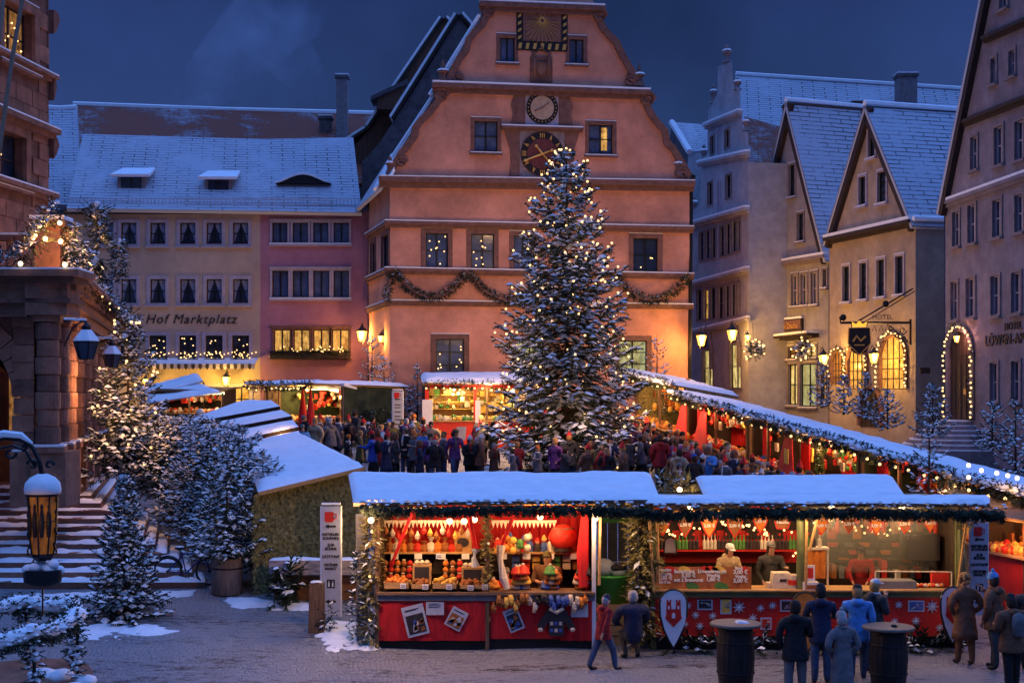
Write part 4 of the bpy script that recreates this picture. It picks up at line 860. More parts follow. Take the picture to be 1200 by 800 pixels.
# ------------------------------------------------------------------ town hall on the left: arcade, upper wall, steps
def town_hall():
    rt = root('town_hall', (-14, 38, gz(36)), 'red sandstone town hall with a rusticated arcade and a balcony at the left edge', 'building')
    C = Vector((-11.15, 34.2, 0)); D = Vector((-.224, 1, 0)).normalized(); z0 = 2.45
    SF = Frame.pts((-20, 34.2), (C.x, C.y))                 # south end, faces the viewer
    EF = Frame.pts((C.x, C.y), (C + D * 22)[:2]); EF.N = Vector((D.y, -D.x, 0))
    # entablature, layer by layer: (z bottom, z top, projection)
    for i, (a, b, o) in enumerate(((7.15, 7.45, .0), (7.45, 7.56, .12), (7.56, 7.95, .02), (7.95, 8.10, .25), (8.10, 8.26, .42))):
        m = MB(); m.box(0, SF.L + o, a, b - .002, -1.0, o, SF.T); m.box(-.0 + o, EF.L, a + .002, b - .004, -1.0 + 0, o, EF.T)
        e = new_obj('entablature', m, M_STONE if i % 2 == 0 else M_STONE2, rt)
    s = MB(); s.box(0, SF.L + .4, 8.262, 8.31, -.9, .40, SF.T); s.box(.4, EF.L, 8.264, 8.308, -.9, .40, EF.T); new_obj('cornice_snow', s, M_SNOW, rt)
    for k in range(44):   # dentils along the east side
        new_obj('dentil', MB().box(.3 + k * .5, .55 + k * .5, 7.80, 7.95, .03, .2, EF.T), M_STONE, rt)
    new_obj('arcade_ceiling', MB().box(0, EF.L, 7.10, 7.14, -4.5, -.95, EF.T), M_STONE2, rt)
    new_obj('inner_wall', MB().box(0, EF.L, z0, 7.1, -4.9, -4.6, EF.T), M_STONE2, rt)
    def pier(c, w, d, col=True):
        p = new_obj('pier', MB().lathe([(.02, 0), (.02, .01)], (0, 0, -5), 4), M_STONE, rt) if False else None
        T = lambda a, z, cc: c + EF.N * a + D * cc + Vector((0, 0, z))
        base = new_obj('pedestal', MB().box(-w * .62, w * .62, z0 - .1, z0 + 1.25, -d * .62, d * .62, T), M_STONE, rt)
        new_obj('pedestal_cap', MB().box(-w * .72, w * .72, z0 + 1.252, z0 + 1.40, -d * .72, d * .72, T), M_STONE, base)
        new_obj('snow_cap', MB().box(-w * .70, w * .70, z0 + 1.402, z0 + 1.46, -d * .70, d * .70, T), M_SNOW, base)
        z = z0 + 1.46; k = 0
        while z < 6.75:
            h = .44; r = w * (.52 if k % 2 == 0 else .46)
            if col: m = MB().lathe([(r * .93, 0), (r, .03), (r, h - .03), (r * .93, h - .012)], c + Vector((0, 0, z)), 18)
            else: m = MB().box(-r, r, z, z + h - .018, -d * .5, d * .5, T)
            st = new_obj('stone_drum' if col else 'stone', m, M_STONE if (k % 3) else M_STONE2, rt, smooth=False)
            z += h; k += 1
        m = MB().box(-w * .55, w * .55, z + .002, z + .14, -d * .55, d * .55, T); m.box(-w * .64, w * .64, z + .142, 7.146, -d * .64, d * .64, T); new_obj('capital', m, M_STONE, rt)
    pier(C + EF.N * (-.50) + D * .45, .60, .60)
    new_obj('pedestal', MB().box(C.x - 1.45, C.x - .05, 34.25, 35.4, z0 - .1, z0 + 1.28), M_STONE, rt); new_obj('pedestal_snow', MB().box(C.x - 1.42, C.x - .9, 34.27, 35.3, z0 + 1.282, z0 + 1.33), M_SNOW, rt)
    T0 = C + Vector((-1.17, .60, 0)); 
    # flat pier stones on the south front left of the corner column, with an arch springing to the left
    for k in range(11):
        z = z0 + k * .44 + 0.0; new_obj('stone', MB().box(T0.x - .26 + .03 * (k % 2), T0.x + .28, T0.y - .45 + .02 * (k % 2), T0.y + .5, z + .01, z + .43), M_STONE if k % 3 else M_STONE2, rt)
    for k in range(9):     # voussoirs of the arch
        a0 = math.pi * (0 + k / 9.0) * .5; a1 = math.pi * ((k + .93) / 9.0) * .5; cx, cz, r0, r1 = T0.x - 2.02, 5.1, 1.75, 2.3
        P = lambda a, r: (cx + r * math.cos(a), cz + r * math.sin(a)); new_obj('voussoir', MB().prism([P(a0, r0), P(a0, r1), P(a1, r1), P(a1, r0)], T0.y - .42, T0.y + .4, lambda a, b, c: Vector((a, c, b))), M_STONE, rt)
    sp = []       # wall field over the arch
    for k in range(10): a = math.pi * .5 * k / 9; sp.append((T0.x - 2.02 + 2.31 * math.cos(a), 5.1 + 2.31 * math.sin(a)))
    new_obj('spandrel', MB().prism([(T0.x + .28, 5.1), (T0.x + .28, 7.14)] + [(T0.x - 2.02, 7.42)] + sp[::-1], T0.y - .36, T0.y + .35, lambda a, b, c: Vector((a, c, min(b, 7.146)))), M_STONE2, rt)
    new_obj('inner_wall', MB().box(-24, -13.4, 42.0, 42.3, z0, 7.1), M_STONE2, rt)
    ln = new_obj('lit_door', MB().box(-15.25, -14.95, 41.4, 41.5, 4.1, 5.8), M_LITD, rt)
    for i, t in enumerate((2.2, 4.3, 6.6, 9.2, 12.0, 15.0, 18.0, 20.8)): pier(C + EF.N * (-.42) + D * t, .58, .58)
    # upper storey wall with blocks
    F = Frame(-60, 36.4, 56, 42); F = Frame.pts(F.A - F.U * 4, F.B)
    wins = [F.rect(1, 8, 37, 73), F.rect(-4, 156, 27, 214), F.rect(-58, -8, -22, 62), F.rect(-66, 142, -32, 206)]
    w = MB(); zt = 21.5; wall_holes(w, F, [(0, 8.2), (0, zt), (F.L, zt), (F.L, 8.2)], wins, .35); w.box(F.L, F.L + .02, 8.2, zt, -9, 0, F.T); new_obj('wall', w, M_STONE2, rt)
    for i, h in enumerate(wins): window(F, rt, h, M_LITD if i in (0, 2) else M_PANE, M_STONE, M_DKWOOD, cols=2, rows=2, sur=.28, depth=.35, proud=.12, lights=12 if i == 0 else 3)
    ch = .5; z = 8.3; k = 0
    while z < 20.5:
        a = -.4 * (k % 2) ; 
        while a < F.L:
            b = a + .98; 
            if b > 4.5 and not any(b > h[0] - .32 and a < h[1] + .32 and z + ch > h[2] - .3 and z < h[3] + .32 for h in wins):
                new_obj('stone', MB().box(max(a, 0) + .012, min(b, F.L) - .012, z + .012, z + ch - .012, .0, .035 + .02 * ((k * 7 + int(a * 3)) % 3) / 2, F.T), (M_STONE, M_STONE2)[(k * 5 + int(a * 2)) % 2], rt)
            a += 1.0
        z += ch; k += 1
    for py, o, hh in ((76, .3, .2), (141, .35, .3), (219, .3, .25)):
        a, z = F.at(30, py); cornice(F, rt, 0, F.L + o * .6, z, hh, o, M_STONE, .05)
    for (y0, y1, o) in ((12, 40, .42), (160, 186, .38), (92, 118, .2)):    # corner brackets sticking out at the right edge
        z1 = F.at(56, y0)[1]; zb = F.at(56, y1)[1]; new_obj('corner_bracket', MB().prism([(F.L, zb), (F.L + o * .5, zb + .15), (F.L + o, z1 - .2), (F.L + o * .6, z1), (F.L, z1)], -.5, .2, F.T), M_STONE2, rt)
    # balustrade on the terrace in front of the upper wall
    BFm = Frame.pts((-19.5, 37.2), (-13.2, 37.2)); m = MB(); m.box(0, BFm.L, 9.35, 9.5, -.15, .15, BFm.T); new_obj('balustrade_rail', m, M_STONE2, rt); new_obj('rail_snow', MB().box(0, BFm.L, 9.502, 9.56, -.14, .14, BFm.T), M_SNOW, rt)
    for k in range(20): new_obj('baluster', MB().lathe([(.10, 0), (.05, .1), (.12, .35), (.05, .75), (.09, .95), (.09, 1.04)], BFm.T(.2 + k * .33, 8.3, 0), 8), M_STONE, rt)
    p = PX(66, 312, 36); bl = new_obj('corner_post', MB().box(-11.95 - .35, -11.95 + .3, 35.2, 35.8, 8.31, 9.5), M_STONE, rt); new_obj('post_cap', MB().box(-12.45, -11.5, 35.1, 35.9, 9.502, 9.66), M_STONE2, bl); new_obj('post_snow', MB().box(-12.42, -11.53, 35.12, 35.88, 9.662, 9.78), M_SNOW, bl)
    return rt
town_hall()
def hall_steps():
    rt = root('town_hall_steps', (-10, 36, gz(34)), 'broad flight of red sandstone steps under snow climbing to the town hall', 'steps'); n = 12; D = Vector((-.245, 1, 0)); Lk = 16
    for k in range(n):
        f = k / (n - 1); z = .51 + .165 * (k + 1); X = -7.3 + (-12.3 + 7.3) * f; Y = 32.6 + 6.4 * f; A = Vector((X, Y, 0)); B = A + D * Lk
        T = lambda a, b, c: Vector((a, b, c))
        m = MB(); m.prism([(-26, Y), (X, Y), (B.x, B.y), (-26, B.y)], z - .165 - (.6 if k == 0 else 0.02), z, T); st = new_obj('step', m, M_STONE if k % 2 else M_STONE2, rt)
        nx = -5.0 / (n - 1) + -.0; A2 = A + Vector((nx - .02, 0, z)); Bz = B + Vector((0, 0, z)); A1 = A + Vector((-.03, .03, z)) + D * .02
        s = snow_sheet([A1, A1 + Vector((nx + .03, .56, 0)), A1 + Vector((nx + .03, .56, 0)) + D * 14, A1 + D * 14], .045, 5, 60, k, .012); new_obj('tread_snow', s, M_SNOW, st, smooth=True)
        s = snow_sheet([Vector((-20, Y + .04, z)), Vector((X - .05, Y + .04, z)), Vector((X + nx - .02, Y + .56, z + .04)), Vector((-20, Y + .56, z + .04))], .02, 150, 5, k * 3, .10); new_obj('tread_snow', s, M_SNOW, st, smooth=True)
    z = .51 + .165 * 12
    return rt
hall_steps()
# balcony greenery: hanging garland with bulbs, bound fir bundles, layered fir swags on the cornice
g = garland(None, [PX(67, 243, 34.5), PX(58, 251, 34.4), PX(48, 268, 34.3), PX(35, 291, 34.2), PX(20, 303, 34.1), PX(-5, 313, 34)], .27, 90, .95, M_NEEDLE2, 'balcony_garland', 21, snowcap=.07); tag(g, 'snow laden fir garland sweeping down along the town hall balcony', 'garland')
for i, (px, py, Y) in enumerate(((70, 261, 34.6), (53, 280, 34.4), (24, 309, 33.6), (71, 283, 34.6), (76, 310, 33.7), (98, 293, 37), (106, 305, 38.5), (119, 314, 40), (88, 282, 36))):
    rtb = root('balcony_bulb', PX(px, py, Y), ['bulb at the corner post top of the balcony', 'bulb below the sloping part of the balcony garland', 'leftmost bulb low on the balcony ledge', 'bulb half way down the balcony corner post', 'bulb at the foot of the balcony corner post', 'bulb low between the snowy fir bundles', 'bulb in the middle of the fir bundles', 'rightmost bulb among the balcony fir bundles', 'bulb high between the balcony fir bundles'][i], 'light bulb')
    inst(BULB_L, 'bulb', PX(px, py, Y), rtb); new_obj('socket', MB().lathe([(.03, .05), (.035, .14)], PX(px, py, Y), 6), M_BLACK, rtb)
    if i in (1, 3, 6, 8): lamp_light(PX(px, py, Y) + Vector((.1, -.25, 0)), 60, (1, .45, .12), .08)
def bundle(px, y0, y1, Y, r, label, lean=0, seed=1):
    a = PX(px, y1, Y); b = PX(px + lean, y0, Y); g = garland(None, [a, a.lerp(b, .5), b], r, 130, .85, M_NEEDLE2, 'fir_bundle', seed, snowcap=r * .35, L=.2); tag(g, label, 'fir branches', 'fir bundles on the town hall balcony')
bundle(83, 262, 318, 35.5, .20, 'upright snow crusted fir bundle nearest the balcony corner', 0, 31); bundle(95, 282, 320, 36.8, .20, 'second shorter snowy fir bundle from the balcony corner', -2, 32)
bundle(112, 240, 262, 38.5, .30, 'big leaning clump of fir on top of the balcony bundles', 2, 33); bundle(120, 262, 290, 39, .26, 'fir clump leaning right below the top clump of the balcony', -6, 36); bundle(138, 281, 330, 42, .20, 'slim upright fir bundle farthest right on the balcony', 2, 34); bundle(105, 300, 322, 38, .3, 'low dark fir heap on the balcony cornice', 8, 35)
for k in range(7):      # layered swags lying down along the receding cornice
    px = 92 + k * 10; py = 322 + k * 9; Y = 36 + k * 2.2; a = PX(px - 8, py, Y); b = PX(px + 12, py + 3, Y + .5)
    g = garland(None, [a, b], .24, 90, .95, M_NEEDLE2, 'fir_swag', 50 + k, snowcap=.10, bulbs=2, bulb_out=(.1, -.3, -.1)); tag(g, ['topmost', 'second', 'third', 'fourth', 'fifth', 'sixth', 'lowest'][k] + ' snowy fir swag on the receding town hall cornice', 'garland', 'fir swags on the town hall cornice')
for nm, pts in (('left', [PX(5, -8, 30), PX(-2, 50, 28)]), ('long', [PX(27, -5, 30), PX(15, 65, 28.5), PX(0, 170, 26.5), PX(-8, 215, 26)])):
    f = new_obj('flagpole', MB().tube(pts, .045, 8), M_WOODV); tag(f, 'slanting flagpole crossing the town hall wall, ' + ('the long one' if nm == 'long' else 'the short one near the corner'), 'flagpole')
    new_obj('pole_tip', MB().ell(pts[0], .08, .08, .08), M_GOLD, f)
# ------------------------------------------------------------------ lamps
def hanging_lantern(px, ytop, ybot, Y, label):
    c = PX(px, ybot, Y); H = PX(px, ytop, Y).z - c.z; w = H * .36; rt = root('hanging_lantern', c, label, 'lantern', 'unlit lanterns at the town hall arcade')
    new_obj('lantern_glass', MB().lathe([(w * .55, 0), (w * .95, H * .45)], c, 6), M_PANE, rt); m = MB().lathe([(w * .5, -.03), (w * .58, .0)], c, 6); m.lathe([(w, H * .45), (w * 1.05, H * .48), (w * .4, H * .78), (w * .3, H * .8)], c, 6); m.lathe([(w * .3, H * .8), (w * .36, H * .9), (w * .1, H), (.02, H * 1.05)], c, 6)
    for k in range(6): a = k * math.pi / 3; m.tube([c + Vector((w * .57 * math.cos(a), w * .57 * math.sin(a), 0)), c + Vector((w * .97 * math.cos(a), w * .97 * math.sin(a), H * .46))], .018, 4)
    new_obj('lantern_frame', m, M_IRON, rt)
    new_obj('snow_cap', MB().lathe([(w * 1.04, H * .485), (w * .95, H * .55), (w * .42, H * .80)], c, 6), M_SNOW, rt)
    b = PX(px - 26, ytop - 2, Y); t = c + Vector((0, 0, H * 1.02)); new_obj('bracket', MB().tube([b, b.lerp(t, .6) + Vector((0, 0, .06)), t], .03, 5).tube([b + Vector((0, 0, -.6)), b.lerp(t, .4) + Vector((0, 0, -.15)), t + Vector((-.1, 0, .02))], .022, 5), M_IRON, rt)
    new_obj('bracket_snow', MB().tube([b + Vector((0, 0, .05)), t + Vector((0, 0, .05))], .035, 5), M_SNOW, rt)
hanging_lantern(101, 378, 420, 32.5, 'large unlit lantern with a snowy roof hanging in front of the arcade'); hanging_lantern(131, 399, 430, 38, 'smaller unlit lantern hanging to the right of the large one')
def wall_lamp(px, py, Y, label, s=1.0, power=60, col=(1, .52, .14), wall=None, hang=False):
    c = PX(px, py, Y); rt = root('wall_lamp', c, label, 'lamp', 'lit lamps on the house fronts')
    h = .42 * s; w = .17 * s
    new_obj('lamp_glass', MB().lathe([(w * .55, -h * .5), (w, h * .25)], c, 6), M_LANT, rt)
    m = MB().lathe([(w * .5, -h * .56), (w * .6, -h * .5)], c, 6); m.lathe([(w * 1.12, h * .25), (w * 1.1, h * .3), (w * .3, h * .6), (.02, h * .8)], c, 6); new_obj('lamp_frame', m, M_IRON, rt)
    d = Vector(wall or (0, 1, 0)); new_obj('bracket', MB().tube([c + Vector((0, 0, h * .75)), c + d * .25 + Vector((0, 0, h * .95)), c + d * .6 + Vector((0, 0, h * .6))], .02, 5).tube([c + Vector((0, 0, -h * .5)), c + d * .3 + Vector((0, 0, -h * .8)), c + d * .6 + Vector((0, 0, -h * .2))], .018, 5), M_IRON, rt)
    lamp_light(c - d * .32 + Vector((0, 0, -.05)), power, col, .1)
    if s >= 1: lamp_light(c + d * .30 + Vector((0, 0, -.32)), power * .25, col, .08)
wall_lamp(424, 392, 64.8, 'lit lamp on the pink house beside the drainpipe', 1.5, 240, (1, .48, .12)); wall_lamp(447, 396, 61.3, 'lit lamp on the side wall of the orange house', .9, 150, (1, .48, .1), (.4, .5, 0))
wall_lamp(265, 445, 65.2, 'lit lamp between the ground windows of the cream hotel', 1.2, 260, (1, .62, .10)); wall_lamp(171, 447, 65, 'lit lamp at the left end of the cream hotel', 1.0, 150, (1, .62, .12))
wall_lamp(822, 397, 60.9, 'lit lamp hanging at the corner of the grey stepped house', 1.35, 420, (1, .50, .10)); wall_lamp(858, 391, 65.6, 'lit lamp on the front of the grey stepped house', 1.5, 260, (1, .52, .12))
wall_lamp(876, 395, 64.2, 'small lit lamp at the edge of the beige house', .8, 140, (1, .5, .12)); wall_lamp(965, 420, 60.2, 'lit lamp between the beige shop and the arches', 1.3, 220, (1, .55, .10)); wall_lamp(1024, 418, 56.4, 'lit lamp between the two arched windows', 1.2, 220, (1, .52, .10))
wall_lamp(1121, 396, 50.3, 'small lit cluster lamp above the arched door', .7, 60, (1, .4, .3))
# ------------------------------------------------------------------ the big tree
BT = PX(664, 546, 49); BTz = gz(49)
big = conifer('big_christmas_tree', (BT.x, 49, BTz), 11.55, 3.0, 'tall snow covered christmas tree with warm lights before the orange house', 'tree', lev=28, per=15, seed=5, snow=.95, sw=1.3, droop=.16, twl=.42, bulbs=285, tw=.13, pw=.60, start=.05)
for i, (dx, dy, dz, p) in enumerate(((-3.1, 2.6, 2.8, 480), (3.0, 2.8, 3.0, 420), (0, 3.5, 5.0, 480), (-2.2, 2.2, 6.4, 220), (2.2, 2.2, 6.6, 220), (0, 2.4, 8.8, 330), (0, -3.7, 2.2, 90), (-2.4, -2.2, 4.8, 35), (2.4, -2.2, 4.8, 35), (0.3, -1.9, 8.2, 20), (0, 1.5, 11.6, 160))):
    lamp_light((BT.x + dx, 49 + dy, BTz + dz), p * 1.0, (1, .56, .26), .35)
# ------------------------------------------------------------------ smaller firs
def T2(px, py, Y=None):
    if Y is None:
        k = (py - HZ) / FPX; Y = (EYE + .105 * 27.6) / (.105 + k)
    return Vector(((px - 600) / FPX * Y, Y, gz(Y)))
F1 = T2(146, 722); H1 = (722 - 556) / FPX * F1.y
conifer('small_fir', F1, H1, 1.0, 'small dark snowy fir tree standing alone at the foot of the steps', lev=19, per=13, seed=12, snow=.7, tw=.085, droop=.30, mg=M_NEEDLE2, pw=1.0)
c = conifer('lit_fir', PX(150, 556, 40), 4.7, 1.35, 'tall fir with warm bulbs and snow beside the town hall arcade', lev=20, per=12, seed=13, snow=.85, tw=.09, bulbs=34, bulbmesh=BULB, mg=M_NEEDLE2, pw=.6)
lamp_light(PX(118, 450, 38.3), 150, (1, .5, .2), .3); lamp_light(PX(160, 490, 38.3), 70, (1, .5, .2), .3)
for i, (px, py, Y, h, r, lab) in enumerate(((203, 566, 39.5, 1.9, 1.0, 'bushy fir between the lit fir and the slatted roof, with two bulbs'), (238, 606, 37, 2.5, 1.15, 'wide snow laden fir above the side of the steps'), (284, 640, 34.8, 3.0, 1.15, 'fir in front of the slatted stall roof with bare tips'),
        (222, 552, 41, 1.6, 1.1, 'pale fir behind the wide one by the steps'), (308, 668, 33.2, 2.8, .95, 'dense fir reaching from the planter to the hut roof'), (258, 590, 38.4, 2.3, 1.1, 'fir half hidden between the wide fir and the slatted roof'), (186, 578, 40.2, 1.5, .9, 'low fir heap at the top of the blue side steps'), (212, 610, 38, 1.6, .85, 'low fir heap half way down the side steps'), (250, 655, 34.6, 1.5, .75, 'low fir heap just behind the bicycle and planter'), (232, 632, 36.2, 1.5, .8, 'low fir heap above the bicycle'))):
    conifer('market_fir', PX(px, py, Y), h, r, lab, lev=15, per=10, seed=20 + i, snow=1.0, sw=1.6, tw=.07, droop=.12, mg=M_NEEDLE2, pw=.5, bulbs=2 if i == 0 else 0, bulbmesh=BULB, group='firs heaped beside the left huts')
for i, (px, py, Y, h, r, lab) in enumerate(((436, 478, 60, 3.2, .9, 'fir behind the dark hut under the drainpipe lamp'), (450, 486, 58.5, 2.6, .8, 'snowy fir right of the drainpipe, before the side wall'), (489, 497, 57.8, 2.6, .55, 'slim fir between the tall sign and the red glass stall'), (480, 500, 57.6, 1.6, .6, 'low fir at the foot of the slim one'),
        (770, 488, 58.5, 3.4, 1.0, 'thin leafless looking fir beside the right edge of the orange house'), (1089, 600, 33.2, 2.5, .62, 'blue snowy fir rising between the front and right stall roofs'),
        (963, 478, 49, 1.7, .5, 'small snowy fir before the lit shop windows'), (989, 486, 47, 1.4, .45, 'small snowy fir left of the arched doorway'), (1014, 492, 45.5, 1.6, .5, 'small snowy fir in front of the arched doorway'), (1040, 503, 44.5, 1.3, .6, 'spreading snowy fir right of the arched doorway'),
        (1093, 512, 43.5, 1.7, .7, 'dark snowy fir left of the rounded steps'), (1163, 528, 41, 1.5, .7, 'open snowy fir right of the rounded steps'), (1190, 560, 38, 2.2, .6, 'snowy fir cut by the right edge'))):
    conifer('little_fir', PX(px, py, Y), h, r, lab, lev=9, per=6, seed=40 + i, snow=.9, tw=.06, droop=-.05 if i > 5 else .1, mg=M_NEEDLE2, pw=.7)
# ------------------------------------------------------------------ market stalls
Y0 = 27.6
def fx(px, Y=Y0): return (px - 600) / FPX * Y
def fz(py, Y=Y0): return EYE - (py - HZ) / FPX * Y
V = Vector
GOODC = {}
ORD = ['first', 'second', 'third', 'fourth', 'fifth', 'sixth', 'seventh', 'eighth', 'ninth', 'tenth', 'eleventh', 'twelfth', 'thirteenth', 'fourteenth', 'fifteenth']
CN = lambda m: m.name.split('_')[0]
def gmat(name, c, **k):
    if name not in GOODC: GOODC[name] = mat(name, c, k.pop('rough', .55), .2, 8, .1, 30, **k)
    return GOODC[name]
G_RED = gmat('red_goods', (.55, .03, .02)); G_ORG = gmat('orange_goods', (.65, .20, .03)); G_BRN = gmat('ginger_goods', (.28, .10, .03)); G_WHT = gmat('pale_goods', (.62, .52, .42)); G_BLU = gmat('blue_goods', (.05, .10, .35)); G_GRN = gmat('green_goods', (.06, .20, .05)); G_YEL = gmat('yellow_goods', (.70, .42, .08)); G_BLK = gmat('dark_goods', (.03, .025, .03)); G_GLS = gmat('glass_goods', (.45, .40, .28), rough=.15)
M_FOIL = mat('clear_wrapper', (.75, .70, .62), .12, .1, 20, .6, 30, spec=.9)
ALLG = [G_RED, G_ORG, G_BRN, G_WHT, G_BLU, G_GRN, G_YEL, G_BLK, G_RED, G_ORG]
def folds(F, a0, a1, z0, z1, c, m, par, name='curtain', amp=.05, per=.28, n=None, bottom=0):
    n = n or max(8, int((a1 - a0) / .045)); b = MB(); ph = rnd.random() * 6
    for j in range(7):
        z = z0 + (z1 - z0) * j / 6
        for i in range(n + 1):
            a = a0 + (a1 - a0) * i / n; cc = c + amp * (1.1 - .5 * j / 6) * math.sin(6.283 * a / per + ph + .8 * math.sin(a * 3)); b.v.append(tuple(F.T(a, z + (bottom * math.sin(a * 9) if j == 0 else 0), cc)))
    for j in range(6):
        for i in range(n): q = j * (n + 1) + i; b.f.append((q, q + 1, q + n + 2, q + n + 1)); b.m.append(0)
    b.uv = [(0, 0)] * (4 * len(b.f)); return new_obj(name, b, m, par, smooth=True)
def bar(p, q, r, m, par, name='pole', n=6): return new_obj(name, MB().tube([p, q], r, n), m, par)
FA = Frame.pts((0, Y0), (10, Y0))         # front plane of the front row; a = X, c towards the viewer
def fr(x0, y0, x1, y1, c=0):
    return fx(x0, Y0 - c), fx(x1, Y0 - c), fz(y1, Y0 - c), fz(y0, Y0 - c)
def zig(F, a0, a1, z, h, c, m, par, step=.085):
    b = MB(); n = int((a1 - a0) / step)
    b.box(a0, a1, z, z + .05, c, c + .012, F.T)
    for k in range(n): x = a0 + (a1 - a0) * k / n; b.prism([(x, z + .01), (x + step * .9, z + .01), (x + step * .45, z - h * rnd.uniform(.8, 1.1))], c, c + .01, F.T)
    return new_obj('lace_valance', b, m, par)
def jar(p, r, h, m, lid, label, group, cat='jar', prof=0):
    if prof == 0: pr = [(r * .9, 0), (r, .02), (r, h * .75), (r * .6, h * .88), (r * .6, h)]
    elif prof == 1: pr = [(r * .55, 0), (r * .95, h * .25), (r, h * .5), (r * .7, h * .8), (r * .15, h)]
    elif prof == 3: pr = [(r * .8, 0), (r, h * .25), (r * .9, h * .55), (r * .3, h * .70), (r * .28, h * .74), (r * .75, h * 1.05)]
    else: pr = [(r * .8, 0), (r * .85, h * .55), (r * .3, h * .72), (r * .28, h)]
    o = new_obj('goods_' + cat.replace(' ', '_'), MB().lathe(pr, p, 8), m, smooth=False); tag(o, label, cat, group)
    if lid is not None: new_obj('lid', MB().lathe([(r * .63, h * 1.0), (r * .63, h * 1.1), (r * .1, h * 1.16)], p, 8), lid, o)
    return o
def crate(a0, a1, z0, z1, c0, c1, label, group, fill=None, m=None):
    o = new_obj('goods_crate', (lambda b: (b.box(a0, a1, z0, z0 + .03, c0, c1, FA.T), b.box(a0, a1, z0, z1, c1 - .02, c1, FA.T), b.box(a0, a1, z0, z1, c0, c0 + .02, FA.T), b.box(a0, a0 + .02, z0, z1, c0, c1, FA.T), b.box(a1 - .02, a1, z0, z1, c0, c1, FA.T), b)[-1])(MB()), m or M_WOODW)
    tag(o, label, 'crate', group)
    if fill:
        b = MB()
        for k in range(22): b.ell(FA.T(rnd.uniform(a0 + .05, a1 - .05), z1 - .0 + rnd.uniform(-.02, .06), rnd.uniform(c0 + .05, c1 - .05)), .045, .045, .045, 6, 4)
        f = new_obj('fruit', b, fill, o); f['kind'] = 'stuff'
    return o

